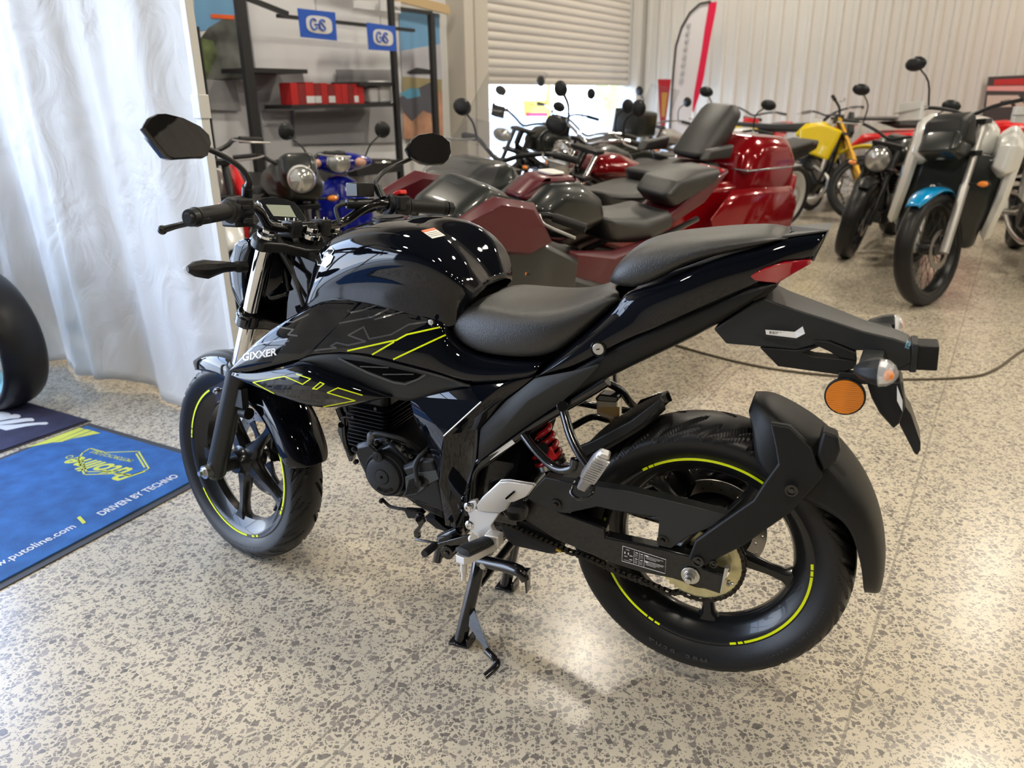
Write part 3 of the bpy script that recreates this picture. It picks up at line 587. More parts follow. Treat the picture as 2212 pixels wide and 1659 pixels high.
# ---------------------------------------------------------------- wheels
def tyre(R, W, rimR, front):
    """dense torus section with real cut grooves"""
    nA, nC = 1300, 64; prof = []
    for j in range(nC + 1):
        s_ = -1 + 2 * j / nC; a = s_ * math.pi * 0.60
        # crown ellipse then sidewall to bead
        y = W / 2 * math.sin(min(max(a, -math.pi / 2), math.pi / 2)) if abs(a) <= math.pi / 2 else W / 2 * math.copysign(1, a) * (1 - 0.55 * ((abs(a) - math.pi / 2) / (math.pi * .1)))
        hr = (R - rimR - .012)
        k = abs(s_)
        if k < 0.72: t = k / 0.72; y = math.copysign(W / 2 * math.sin(t * math.pi / 2), s_); r = R - (R - rimR) * 0.46 * (1 - math.cos(t * math.pi / 2))
        else: t = (k - .72) / .28; y = math.copysign(W / 2 * (1 - .30 * t ** 1.8), s_); r = R - (R - rimR) * (0.46 + 0.54 * t)
        prof.append((r, y, s_))
    vs = []; 
    A = np.arange(nA) * 2 * math.pi / nA
    for i in range(nA):
        th = A[i]; c, sn = math.cos(th), math.sin(th)
        for r, y, s_ in prof:
            k = abs(s_); g = 0.0
            if k < 0.70:
                sgn = 1 if s_ > 0 else -1
                ph = (th * 18 / (2 * math.pi) + (0.5 if sgn < 0 else 0)) - sgn * 0 
                u = k / .7
                for off, sl, u0, u1, wd in ((0.0, 1.15, .08, .97, .085), (0.36, 0.75, .30, .88, .07), (0.64, 1.4, .45, 1.0, .065)):
                    if u0 < u < u1:
                        q = (ph + off + sl * (u - .5) ** (1) * (1 if not front else -1)) % 1.0; q = min(q, 1 - q)
                        wdd = wd * min(1, (u - u0) * 9, (u1 - u) * 9)
                        if q < wdd: g = max(g, .0065 * min(1, (wdd - q) / .022))
            r2 = r - g
            vs.append((r2 * c, y, r2 * sn))
    fs = []; m = nC + 1
    for i in range(nA):
        i2 = (i + 1) % nA
        for j in range(nC): fs.append((i * m + j, i2 * m + j, i2 * m + j + 1, i * m + j + 1))
    h = MB(); h.add(vs, fs); return h
def at(mb, c, ang=0):
    ca, sa = math.cos(ang), math.sin(ang)
    mb.v = [(x * ca - z * sa + c[0], y + c[1], x * sa + z * ca + c[2]) for x, y, z in mb.v]; return mb
def rim(W, nsp, a0, hubw, hubr, front):
    h = MB(); o = W / 2; R0 = .2285
    h.lathe((0, 0, 0), (0, 1, 0), [(R0, -o), (R0 + .003, -o + .003), (.222, -o + .008), (.214, -o + .016), (.200, -o + .030), (.190, -.012), (.190, .012), (.200, o - .030), (.214, o - .016), (.222, o - .008), (R0 + .003, o - .003), (R0, o), (.221, o), (.209, o - .010), (.194, o - .022), (.183, .012), (.183, -.012), (.194, -o + .022), (.209, -o + .010), (.221, -o), (R0, -o)], 96)
    h.lathe((0, 0, 0), (0, 1, 0), [(.012, -hubw), (hubr * .7, -hubw), (hubr * .8, -hubw * .6), (hubr, -.02), (hubr, .02), (hubr * .8, hubw * .6), (hubr * .7, hubw), (.012, hubw)], 40)
    for i in range(nsp):
        a = a0 + i * 2 * math.pi / nsp; d = V3([math.cos(a), 0, math.sin(a)]); t = V3([-math.sin(a), 0, math.cos(a)]); rs = []
        for r, wd, dy in ((hubr * .8, .030, .020), (.085, .017, .017), (.14, .0125, .014), (.172, .015, .016), (.192, .034, .020)):
            rs.append([d * r + t * wd * q + V3([0, dy * e_, 0]) for q, e_ in ((1, .35), (.55, 1), (-.55, 1), (-1, .35), (-1, -.35), (-.55, -1), (.55, -1), (1, -.35))])
        h.rings(rs)
    return h
def tape(c, side_y, arcs, R0=.2225, wd=.0055):
    h = MB()
    for a0, a1 in arcs:
        n = max(2, int(abs(a1 - a0) / 2)); rs = []
        for k in range(n + 1):
            a = math.radians(a0 + (a1 - a0) * k / n); sg = 1 if side_y > 0 else -1
            rs.append([V3([(R0 + q) * math.cos(a), side_y + sg * e_, (R0 + q) * math.sin(a)]) for q, e_ in ((-wd / 2, .0002), (wd / 2, .0002), (wd / 2, .0012), (-wd / 2, .0012))])
        h.rings(rs)
    return at(h, c)
def disc_(c, y, R0, R1, nh, m_t=.004, phase=0):
    h = MB(); n = 90
    h.lathe((c[0], y, c[2]), (0, 1, 0), [(R1, -m_t / 2), (R0, -m_t / 2), (R0, m_t / 2), (R1, m_t / 2), (R1, -m_t / 2)], n); return h
def ang(w, x, y, l, c, st=False):
    p = P(w, x, y, l, st); return math.degrees(math.atan2(p[2] - c[2], p[0] - c[0]))
RC, FC = V3([0, 0, .30]), V3([WB, 0, .296])
# rear wheel
a_s = math.radians(ang('E', 1430, 1080, .0, RC))
rw = hb(at(rim(.100, 5, a_s, .055, .05, False), RC), 'rear_wheel', RIM, smooth=40)
hb(at(tyre(.304, .146, .2285, False), RC), 'tyre', RUB, rw, smooth=55)
ga = lambda pts, y, c, st=False: [(ang('E' if not st else 'B', *p[:2], y, c, st), ang('E' if not st else 'B', *p[2:], y, c, st)) for p in pts]
def arcs_fix(L_):
    o = []
    for a, b in L_:
        if a - b > 180: b += 360
        if b - a > 180: a += 360
        o.append((a, b))
    return o
tr = arcs_fix(ga([(583, 388, 1238, 512), (550, 402, 578, 392), (512, 416, 542, 405), (1520, 1070, 1130, 1462), (1522, 1033, 1520, 1062), (1524, 992, 1524, 1025), (1120, 1464, 1092, 1468), (1080, 1470, 1042, 1470), (335, 1040, 548, 1302), (555, 1308, 580, 1330), (590, 1337, 618, 1358), (290, 710, 286, 735), (287, 742, 286, 768), (305, 945, 318, 972)], .0505, RC))
for a_ in tr: hb(tape(RC, .0500, [a_]), 'wheel_tape', NEON, rw, label='neon yellow tape')
for a_ in [(20, 90), (140, 210), (260, 330)]: hb(tape(RC, -.0500, [a_]), 'wheel_tape', NEON, rw, label='neon yellow tape')
h = MB(); vs, fs = text_geo('MRF  REVZ', .024, extr=.0012, space=1.3, bold=.0006)
def arc_text(vs, c, R0, a_c, y, sgn=1):
    o = []
    for v in vs:
        a = a_c + v[0] / R0; r = R0 - v[1] * 1
        o.append(V3([c[0] + r * math.cos(a) * 1, y + v[2], c[2] + r * math.sin(a)]))
    return o
aT = math.radians(ang('E', 720, 1545, .066, RC)); 
h.add(arc_text([V3([v[0], -v[1] * -1, v[2]]) for v in vs], RC, .262, aT, .0705), fs)
TXTR = mat('moulded_tyre_lettering', (0.04, 0.04, 0.042), 0.35)
hb(h, 'sidewall_lettering', TXTR, rw, smooth=0)
h = MB(); vs, fs = text_geo('140/60 R17 M/C 63P RADIAL', .014, extr=.0012, space=1.2); aT = math.radians(ang('E', 1400, 1390, .066, RC)); h.add(arc_text([V3([v[0], v[1], v[2]]) for v in vs], RC, .262, aT, .0705), fs); hb(h, 'sidewall_lettering', TXTR, rw, smooth=0)
# sprocket carrier, sprocket, disc
SPY = .076
h = MB(); h.lathe((0, SPY, .30), (0, 1, 0), [(.088, -.003), (.066, -.003), (.066, .003), (.088, .003), (.088, -.003)], 80)
for i in range(44):
    a = 2 * math.pi * i / 44; d = V3([math.cos(a), 0, math.sin(a)]); t = V3([-d[2], 0, d[0]]); h.rings([[V3([0, SPY + e_, .30]) + d * .087 + t * .0045 * q for q, e_ in ((1, -.002), (1, .002), (-1, .002), (-1, -.002))], [V3([0, SPY + e_, .30]) + d * .0935 + t * .0022 * q for q, e_ in ((1, -.002), (1, .002), (-1, .002), (-1, -.002))]])
for i in range(5):
    a = 2 * math.pi * i / 5 + .3; d = V3([math.cos(a), 0, math.sin(a)]); t = V3([-d[2], 0, d[0]]); c0 = V3([0, SPY, .30]); h.rings([[c0 + d * r + t * wd * q + V3([0, .003 * e_, 0]) for q, e_ in ((1, -1), (1, 1), (-1, 1), (-1, -1))] for r, wd in ((.035, .02), (.068, .012))])
hb(h, 'rear_sprocket', GOLDZ, rw, bevel=0)
h = MB(); h.cyl((0, .045, .30), (0, .072, .30), .05, .045, 40); hb(h, 'sprocket_carrier', RIM, rw)
def disc_holes(c, y, Ro, Ri, n, ho=.0045):
    h = MB(); t = .002; N_ = 120
    # solid disc built as annuli with a ring of true holes: radial grid, hole cells left out
    rr = np.linspace(Ri, Ro, 9); cells = set()
    for i in range(n):
        for k, q in ((2, 0), (5, N_ // n // 2)): cells.add((int(i * N_ / n + q) % N_, k)); 
    for i in range(N_):
        a, b = 2 * math.pi * i / N_, 2 * math.pi * (i + 1) / N_
        for k in range(8):
            if (i, k) in cells: continue
            r0, r1 = rr[k], rr[k + 1]; q = [V3([c[0] + r * math.cos(w_), y, c[2] + r * math.sin(w_)]) for r, w_ in ((r0, a), (r1, a), (r1, b), (r0, b))]
            h.add([p - V3([0, t, 0]) for p in q] + [p + V3([0, t, 0]) for p in q], [(0, 1, 2, 3), (7, 6, 5, 4)])
    h.lathe((c[0], y, c[2]), (0, 1, 0), [(Ro, -t), (Ro, t)], 120); h.lathe((c[0], y, c[2]), (0, 1, 0), [(Ri, -t), (Ri, t)], 120); return h
hb(disc_holes(RC, -.075, .118, .088, 15), 'brake_disc', DISC, rw, smooth=0)
h = MB(); h.cyl((0, -.05, .30), (0, -.075, .30), .06, .09, 30); hb(h, 'disc_carrier', RIM, rw)
h = MB(); h.slab([(.055, .37), (.10, .365), (.115, .40), (.10, .44), (.06, .445), (.04, .41)], -.055, -.11, .008); h.tube([(.11, -.08, .41), (.16, -.09, .42), (.22, -.095, .41)], .006); hb(h, 'brake_caliper', FRAMEB, bevel=.002)
# front wheel
a_f = math.radians(ang('B', 410, 1140, 0, FC, True))
fw = hb(at(rim(.078, 5, a_f, .045, .045, True), FC), 'front_wheel', RIM, st=True, smooth=40)
hb(at(tyre(.297, .104, .2285, True), FC), 'tyre', RUB, fw, st=True, smooth=55)
tf = arcs_fix(ga([(95, 620, 205, 407), (93, 655, 95, 628), (92, 675, 93, 660), (172, 1000, 425, 1262), (165, 975, 180, 990), (455, 1268, 470, 1270), (480, 1270, 492, 1268), (585, 710, 630, 1085), (630, 1092, 626, 1105), (625, 1112, 618, 1130)], .0395, FC, True))
for a_ in tf: hb(tape(FC, .0390, [a_]), 'wheel_tape', NEON, fw, st=True, label='neon yellow tape')
hb(disc_holes(FC, -.062, .133, .098, 16), 'brake_disc', DISC, fw, st=True, smooth=0)
h = MB()
for i in range(6):
    a = 2 * math.pi * i / 6; d = V3([math.cos(a), 0, math.sin(a)]); t = V3([-d[2], 0, d[0]]); h.rings([[FC + V3([0, -.060, 0]) + d * r + t * wd * q + V3([0, .003 * e_, 0]) for q, e_ in ((1, -1), (1, 1), (-1, 1), (-1, -1))] for r, wd in ((.03, .02), (.07, .008), (.102, .014))])
hb(h, 'disc_carrier', RIM, fw, st=True)
h = MB(); vs, fs = text_geo('MRF ZAPPER', .022, extr=.0012, space=1.25, bold=.0005); aT = math.radians(ang('B', 420, 1290, .05, FC, True)); h.add(arc_text(vs, FC, .262, aT, .0495), fs); hb(h, 'sidewall_lettering', TXTR, fw, st=True, smooth=0)
h = MB(); p = P('B', 590, 1110, -.0, True); h.cyl(p, p + V3([-.02, 0, .03]), .005, .004); h.cyl(p + V3([-.02, 0, .03]), p + V3([-.027, 0, .04]), .006); hb(h, 'valve', RUBG, fw, st=True)
h = MB(); h.cyl(FC + V3([0, -.09, 0]), FC + V3([0, .09, 0]), .013, n=20); h.cyl(FC + V3([0, .044, 0]), FC + V3([0, .085, 0]), .019, n=24); hb(h, 'axle', SATB, fw, st=True)
h = MB(); h.cyl(RC + V3([0, -.12, 0]), RC + V3([0, .115, 0]), .012, n=20); h.cyl(RC + V3([0, .07, 0]), RC + V3([0, .092, 0]), .022, n=24); hb(h, 'axle', SATB, rw)
# ---------------------------------------------------------------- fork
top = V3([1.026, .1, .945]); axl = V3([WB, .1, .296]); FD = (top - axl) / np.linalg.norm(top - axl)
for sd in (1, -1):
    o_ = V3([0, (sd - 1) * .1, 0]); tt, aa = top + o_, axl + o_
    seal = aa + FD * .345
    h = MB(); h.cyl(aa - FD * .03, aa - FD * .012, .018, .026, 24); h.cyl(aa - FD * .012, seal, .028, .0285, 28); h.cyl(seal, seal + FD * .008, .031, .031, 28); h.cyl(seal + FD * .008, seal + FD * .016, .028, .024, 28)
    if sd > 0: q = aa + FD * .27; h.box(q + V3([-.03, 0, -.01]), (.04, .02, .05))
    fk = hb(h, 'fork_leg', mat('fork_slider_black', (0.016, 0.018, 0.019), 0.36, 0.1), st=True)
    h = MB(); h.cyl(seal, tt + FD * .01, .0205, n=28); hb(h, 'fork_tube', CHROME, fk, st=True, label='chrome')
    h = MB(); h.cyl(aa, aa + V3([0, sd * .040, 0]), .019, n=24); 
    h.cyl(aa + V3([0, sd * .028, 0]), aa + V3([0, sd * .046, 0]), .013, n=6); h.cyl(aa + V3([0, sd * .046, 0]), aa + V3([0, sd * .056, 0]), .007, n=12); hb(h, 'axle_nut', STEEL, fk, st=True)
    h = MB(); h.cyl(tt + FD * .012, tt + FD * .020, .024, n=24); h.cyl(tt + FD * .020, tt + FD * .032, .0155, n=6); hb(h, 'fork_cap_bolt', CHROME, fk, st=True, bevel=.0008)
def clampplate(z_off, th, name, m):
    c = top * V3([1, 0, 1]) + FD * z_off; h = MB(); X_ = np.cross(FD, V3([0, 1, 0])); X_ /= np.linalg.norm(X_); X_ = -X_ if X_[0] < 0 else X_
    prof = [(.034 * math.cos(a), .1 + .034 * math.sin(a)) for a in np.linspace(-.9, 2.3, 10)] + [(-.035, .075), (-.068, .035), (-.075, 0)]
    prof = prof + [(x, -y) for x, y in reversed(prof[:-1])]
    h.prism([c + X_ * x + V3([0, y, 0]) for x, y in prof], (0, 0, 0), FD * th); return hb(h, name, m, st=True, bevel=.004)
clampplate(-.018, .026, 'upper_fork_clamp', SATB); clampplate(-.235, .03, 'lower_fork_clamp', FRAMEB)
for sd in (1, -1):
    c = top + V3([0, (sd - 1) * .1, 0]) - FD * .22; h = MB(); h.cyl(c - FD * .01, c + FD * .024, .031, n=28); hb(h, 'clamp_collar', FRAMEB, st=True, bevel=.003)
h = MB(); h.cyl(top * V3([1, 0, 1]) + V3([-.028, 0, 0]) - FD * .24, top * V3([1, 0, 1]) + V3([-.028, 0, 0]) + FD * .012, .022, n=24); hb(h, 'steering_stem', FRAMEB, st=True)
h = MB(); c = top * V3([1, 0, 1]) + V3([-.035, 0, 0]); h.cyl(c + FD * .008, c + FD * .02, .026, n=24); h.cyl(c + FD * .02, c + FD * .034, .016, n=6); hb(h, 'stem_nut', CHROME, st=True, bevel=.001)
# ignition and fillers under the clamp
h = MB(); h.slab([(.93, .62), (1.10, .60), (1.06, .80), (1.00, .93), (.90, .90), (.88, .75)], -.05, .05, .015); hb(h, 'head_frame', FRAMEB)
rnd = random.Random(11); h = MB()
for k in range(9):
    a = V3([1.03 + rnd.uniform(-.03, .02), rnd.uniform(-.06, .08), .93]); c = V3([.98 + rnd.uniform(-.04, .05), rnd.uniform(-.05, .09), .66 + rnd.uniform(-.05, .05)]); h.tube([a, (a + c) / 2 + V3([-.03, rnd.uniform(.0, .05), 0]), c], rnd.choice((.003, .0045, .006)), 8, sm=6)
hb(h, 'wiring_harness', RUBG)
# ---------------------------------------------------------------- handlebar
BA = .29
hbp = [P('L', 110, 548, .375, True), P('L', 430, 500, .27, True), P('L', 640, 470, .215, True), P('L', 735, 465, .185, True), P('L', 800, 520, .155, True), P('L', 865, 625, .12, True), P('L', 950, 660, .085, True), P('L', 1040, 660, .055, True)]
cz = hbp[-1]; sym = [V3([p[0], p[1], p[2]]) for p in hbp]
# average with the mirrored right side traced from the photo
rp = [P('A', 1825, 645, -.375, True), P('A', 1600, 628, -.27, True), P('A', 1450, 612, -.215, True), P('A', 1370, 608, -.185, True), P('A', 1290, 640, -.155, True), P('A', 1190, 715, -.12, True), P('A', 1130, 740, -.085, True), P('A', 1080, 745, -.055, True)]
left = [V3([(a[0] + b[0]) / 2, a[1], (a[2] + b[2]) / 2]) for a, b in zip(sym, rp)]
bar_pts = left + [MIR(p) for p in reversed(left)]
h = MB(); h.tube(bar_pts, .0112, 14, sm=6); hb_o = hb(h, 'handlebar', FRAMEB, st=True)
print('BAR', [tuple(np.round(p, 3)) for p in left])
for sd in (1, -1):
    m_ = (lambda p: p) if sd > 0 else MIR
    e0, e1, e2, e3 = (m_(left[i]) for i in range(4)); d = (e0 - e1) / np.linalg.norm(e0 - e1)
    # grip
    h = MB(); n = 40; rs = []; L = np.linalg.norm(e0 - e1); x, y, _ = h.frame(d)
    h.lathe(e1, d, [(.0115, 0), (.021, 0), (.021, .004), (.0165, .008)] + [(.0165 + .0009 * (k % 2), .010 + (L - .026) * k / 26) for k in range(27)] + [(.0165, L - .014), (.019, L - .010), (.0195, L - .004), (.0115, L)], 32)
    gp = hb(h, 'grip', RUBG, st=True, smooth=30)
    h = MB(); h.cyl(e0, e0 + d * .014, .0185, .017, 28); h.cyl(e0 + d * .014, e0 + d * .02, .012, .009, 20); hb(h, 'bar_end', SATB, gp, st=True)
    # switch housing
    c = e1 * .6 + e2 * .4; h = MB(); h.lathe(e1 - d * .062, d, [(.013, 0), (.026, .003), (.029, .015), (.029, .045), (.026, .058), (.018, .062)], 24)
    dn = np.cross(d, V3([1, 0, 0])) * (1 if sd < 0 else 1); up = V3([0, 0, 1.]); 
    h.box(e1 - d * .035 + V3([.004, 0, -.016]), (.055, .046, .040)); h.box(e1 - d * .035 + V3([-.012, 0, .006]), (.040, .042, .036))
    sw = hb(h, 'switch_housing', MATTB, st=True, bevel=.005, seg=3)
    h = MB()
    if sd > 0:
        h.box(e1 - d * .03 + V3([-.034, 0, .006]), (.006, .018, .008)); h.box(e1 - d * .035 + V3([-.033, 0, -.022]), (.010, .020, .010)); hb(h, 'switch_button', SATB, sw, st=True, bevel=.001)
        h = MB(); h.box(e1 - d * .012 + V3([.034, 0, .010]), (.012, .012, .012)); hb(h, 'flash_switch', mat('orange_switch', (.9, .2, .01), .4), sw, st=True, bevel=.002)
    else:
        h.box(e1 - d * .035 + V3([-.014, 0, .030]), (.028, .026, .012), rot((0, 1, 0), .3)); hb(h, 'stop_switch', mat('red_switch', (.75, .02, .015), .35), sw, st=True, bevel=.003)
    # lever and perch
    pv = e2 + V3([.035, 0, -.012]); h = MB(); h.tube([e2, e2 + V3([.02, 0, -.004]), pv], [.017, .014, .013], 12); hb(h, 'lever_perch', SATB, sw, st=True)
    if sd > 0: lv = [pv, P('A', 560, 700, .30, True), P('A', 380, 705, .36, True), P('A', 230, 740, .395, True), P('A', 140, 765, .415, True)]; lv[1] = (pv * .5 + lv[2] * .5)
    else: lv = [pv, pv + V3([.05, -.05, -.01]), pv + V3([.055, -.11, -.015]), pv + V3([.05, -.17, -.02]), pv + V3([.05, -.19, -.02])]
    h = MB(); h.tube(lv, [.008, .008, .0065, .006, .0075], 12, sm=6); h.ball(lv[-1], .0095); hb(h, 'clutch_lever' if sd > 0 else 'brake_lever', SATB, st=True)
    # bar clamp riser
    c = left[-1] * V3([1, 0, 1]) + V3([0, sd * .045, 0]); base = top * V3([1, 0, 1]) + V3([-.01, sd * .045, .005])
    h = MB(); h.rings([[q + V3([x_, y_, 0]) for x_, y_ in ((-.026 * k, -.015), (.026 * k, -.015), (.026 * k, .015), (-.026 * k, .015))] for q, k in ((base + V3([0, 0, -.0]), 1.35), (base * .5 + c * .5, 1.0), (c + V3([0, 0, .002]), .9), (c + V3([0, 0, .016]), .85))])
    rz_ = hb(h, 'handlebar_clamp', SATB, st=True, bevel=.003)
    h = MB()
    for q in (-.016, .016): h.cyl(c + V3([q, 0, .016]), c + V3([q, 0, .022]), .0058, n=12)
    hb(h, 'clamp_bolt', CHROME, rz_, st=True)
# master cylinder (right)
q = MIR(left[2]); h = MB(); h.box(q + V3([.045, .055, .035]), (.045, .058, .036)); h.cyl(q + V3([.02, .03, 0]), q + V3([.05, .10, .0]), .013); hb(h, 'brake_reservoir', SATB, st=True, bevel=.003)
h = MB(); h.tube([q + V3([.05, .10, 0]), q + V3([.055, .13, -.01]), q + V3([.03, .14, -.05])], .005, sm=4); hb(h, 'brake_hose', RUBG, st=True)
h = MB(); h.tube([left[2] + V3([.03, 0, -.01]), left[4] + V3([.05, 0, -.02]), V3([1.05, .05, .93]), V3([1.02, .05, .82])], .0045, sm=6); h.tube([MIR(left[2]) + V3([.03, 0, -.01]), MIR(left[4]) + V3([.06, 0, -.03]), V3([1.06, -.05, .92])], .0045, sm=6); hb(h, 'control_cable', RUBG, st=True)
# mirrors
for sd, w_, poly, cpt, nn, root in ((1, 'A', [(30, 152), (62, 95), (110, 68), (160, 66), (265, 92), (372, 145), (425, 198), (437, 250), (418, 318), (390, 333), (340, 333), (210, 341), (168, 325), (85, 222)], (.84, .40, 1.163), (-1, -.30, .30), left[3] * .4 + left[2] * .6),
                              (-1, 'A', [(1598, 275), (1622, 232), (1670, 195), (1755, 182), (1815, 200), (1860, 240), (1868, 300), (1850, 345), (1822, 370), (1740, 375), (1690, 365), (1622, 318)], (.95, -.40, 1.166), (-1, .22, .30), MIR(left[3] * .4 + left[2] * .6))):
    nn = V3(nn) / np.linalg.norm(nn); pts = [PP(w_, x, y, cpt, nn, True) for x, y in poly]; c = sum(pts) / len(pts)
    print('MIRROR', np.round(c, 3), np.round(max(np.linalg.norm(p - c) for p in pts), 3))
    h = MB(); sc_ = lambda k, dpt: [c + (p - c) * k - nn * dpt for p in pts]
    h.rings([sc_(.965, 0.0), sc_(1.0, .003), sc_(1.0, .008), sc_(.93, .020), sc_(.7, .032), sc_(.3, .038)]); ms = hb(h, 'mirror', FRAMEB, st=True, smooth=50)
    h = MB(); h.add(sc_(.955, -.0006), [tuple(range(len(pts)))]); hb(h, 'mirror_glass', GLASSM, ms, st=True, smooth=0)
    h = MB(); r0 = root + V3([.005, 0, .012]); bend = (P('A', 655, 460, .215, True) if sd > 0 else P('A', 1412, 480, -.205, True)); inner = PP('A', *((432, 290) if sd > 0 else (1645, 330)), c - nn * .05, nn, True)
    mid = bend * .72 + inner * .28 + V3([0, 0, .012])
    h.tube([r0, r0 * .35 + bend * .65], [.0115, .0125], 14); h.tube([r0 * .35 + bend * .65, bend, mid, inner, c - nn * .02], [.0085, .0062, .006, .006, .007], 12, sm=6); hb(h, 'mirror_stem', SATB, ms, st=True)
# instrument cluster
ic = PP('L', 900, 490, (1.085, 0, 1.02), (-.55, 0, .84), True); nn = V3([-.55, 0, .84]); up = V3([.84, 0, .55])
pl = [PP('L', x, y, ic, nn, True) for x, y in ((690, 400), (760, 378), (850, 372), (960, 395), (1050, 430), (1110, 500), (1165, 590), (1130, 625), (900, 612), (780, 560))]
c = sum(pl) / len(pl); h = MB(); h.rings([[c + (p - c) * k - nn * d for p in pl] for k, d in ((.96, 0), (1, .004), (1, .012), (.85, .03), (.5, .04))]); ins = hb(h, 'instrument_cluster', mat('cluster_gloss', (.008, .01, .012), .12, coat=1), st=True, bevel=.001)
h = MB(); h.add([PP('L', x, y, ic + nn * .0008, nn, True) for x, y in ((770, 450), (1000, 458), (1062, 572), (845, 560))], [(0, 1, 2, 3)]); hb(h, 'lcd_display', LCD, ins, st=True, smooth=0)
h = MB(); h.slab([(1.06, .90), (1.13, .90), (1.14, .98), (1.10, 1.0), (1.05, .97)], -.05, .05, .01); hb(h, 'cluster_bracket', MATTB, st=True)
# headlight
h = MB(); rs = []
for x_, z_, hw, hh in ((1.035, .86, .05, .06), (1.07, .87, .085, .09), (1.12, .865, .10, .105), (1.17, .85, .09, .095), (1.195, .84, .07, .075), (1.20, .835, .03, .03)):
    rs.append([V3([x_, hw * math.copysign(abs(math.cos(a)) ** .7, math.cos(a)), z_ + hh * math.copysign(abs(math.sin(a)) ** .7, math.sin(a))]) for a in [2 * math.pi * k / 24 for k in range(24)]])
h.rings(rs); hl = hb(h, 'headlight', GLOSS, st=True, smooth=50)
h = MB(); h.rings([[V3([p[0] + .004, p[1] * 1.01, p[2]]) for p in r] for r in rs[3:]]); hb(h, 'headlight_lens', CLEAR, hl, st=True)
lp_ = [P('A', x, y, .105, True) for x, y in ((640, 810), (690, 830), (660, 900), (640, 960), (640, 1080), (660, 1180), (620, 1250), (585, 1200), (550, 1120), (535, 1020), (540, 930), (570, 880))]
grid([[p for p in lp_[:6]], [(a + b) / 2 + V3([.01, .012, 0]) for a, b in zip(lp_[:6], reversed(lp_[6:]))], [p for p in reversed(lp_[6:])]], 'headlight_cowl', GLOSS, st=True, sub=2, solid=.004)
# front indicators
for sd in (1, -1):
    m_ = (lambda p: p) if sd > 0 else MIR
    c0 = P('A', 640, 985, .13, True); c1 = P('A', 500, 985, .19, True); c2 = P('A', 400, 1000, .235, True); c3 = P('A', 290, 1000, .285, True)
    h = MB(); ax = (c3 - c0) / np.linalg.norm(c3 - c0); rs = []
    for q, hy, hz in ((c0, .012, .014), (c0 * .6 + c1 * .4, .012, .014), (c0 * .5 + c1 * .5, .009, .011), (c1, .013, .014), (c1 * .5 + c2 * .5, .018, .018), (c2, .021, .023), (c2 * .4 + c3 * .6, .018, .018), (c3, .006, .007)):
        rs.append([m_(q + V3([hy * math.cos(a), 0, hz * math.sin(a)])) for a in [2 * math.pi * k / 10 for k in range(10)]])
    h.rings(rs); io = hb(h, 'front_indicator', MATTB, st=True, smooth=30)
    h = MB(); h.ball(m_(c2 * .6 + c3 * .4 + V3([.012, 0, 0])), (.016, .03, .017)); hb(h, 'indicator_lens', CLEAR, io, st=True)
# front fender
rows = []
def pol(c, r, deg, y): a = math.radians(deg); return V3([c[0] + r * math.cos(a), y, c[2] + r * math.sin(a)])
for deg, hw, rr, dr in ((170, .050, .330, .02), (168, .060, .328, .035), (163, .066, .326, .05), (152, .066, .327, .055), (138, .066, .328, .06), (115, .066, .328, .062), (92, .062, .330, .055), (72, .054, .334, .045), (58, .036, .342, .025), (49, .012, .352, .008)):
    rows.append([pol(FC, rr, deg, 0), pol(FC, rr - .004, deg, hw * .45), pol(FC, rr - .014, deg, hw * .85), pol(FC, rr - .03, deg, hw), pol(FC, rr - .03 - dr * .6, deg, hw + .004)])
ff = loftsym(rows, 'front_fender', GLOSS, st=True, sub=2, solid=.003)
for sd in (1, -1):
    h = MB(); q = aa_ = V3([WB, .1, .296]) + FD * .30; m_ = (lambda p: p) if sd > 0 else MIR
    pts = [P('B', 235, 370, .075, True), P('B', 300, 330, .08, True), P('B', 300, 420, .08, True), P('B', 250, 470, .075, True)]
    h.prism([m_(p) for p in pts], m_(V3([0, .004, 0])), m_(V3([0, -.002, 0]))); hb(h, 'fender_bracket', FRAMEB, ff, st=True)
    b = P('B', 247, 398, .08, True); h = MB(); h.cyl(m_(b), m_(b + V3([0, .006, 0])), .009, n=20); h.cyl(m_(b), m_(b + V3([0, .012, 0])), .005, n=6); hb(h, 'fender_bolt', CHROME, ff, st=True)
h = MB(); b = P('M', 235, 1215, .09, True); h.cyl(b, b + V3([-.03, 0, 0]), .016); hb(h, 'hose_clip', MATTB, st=True)
# ================================================================ black motorcycle: bodywork, seat, engine, running gear
# fuel tank: columns from centre line to lower left edge
c0 = PL('A', [(1130, 815), (1210, 762), (1340, 712), (1500, 681), (1690, 690), (1870, 775), (2015, 930), (2105, 1085)], 0)
c1 = PL('A', [(1085, 850, .05), (1165, 805, .065), (1300, 752, .075), (1470, 722, .08), (1660, 735, .085), (1840, 820, .08), (1975, 960, .07), (2075, 1105, .05)])
c2 = PL('A', [(1045, 905, .085), (1120, 870, .105), (1270, 820, .12), (1430, 795, .135), (1630, 815, .14), (1790, 895, .13), (1920, 1025, .11), (2030, 1145, .08)])
c3 = PL('A', [(985, 1120, .10), (1110, 1060, .125), (1290, 985, .148), (1470, 945, .16), (1670, 948, .165), (1820, 1000, .155), (1930, 1100, .135), (2000, 1180, .10)])
c4 = PL('A', [(965, 1180, .10), (1085, 1120, .118), (1255, 1055, .132), (1460, 1045, .138), (1660, 1070, .143), (1820, 1120, .138), (1915, 1175, .12), (1970, 1205, .10)])
c5 = PL('A', [(945, 1240, .10), (1075, 1190, .118), (1240, 1180, .132), (1460, 1215, .140), (1660, 1248, .142), (1830, 1280, .138), (1900, 1260, .12), (1950, 1235, .10)])
c6 = [V3([p[0], p[1] - .004, p[2] - .03]) for p in c5]
rows = [list(r) for r in zip(c0, c1, c2, c3, c4, c5, c6)]
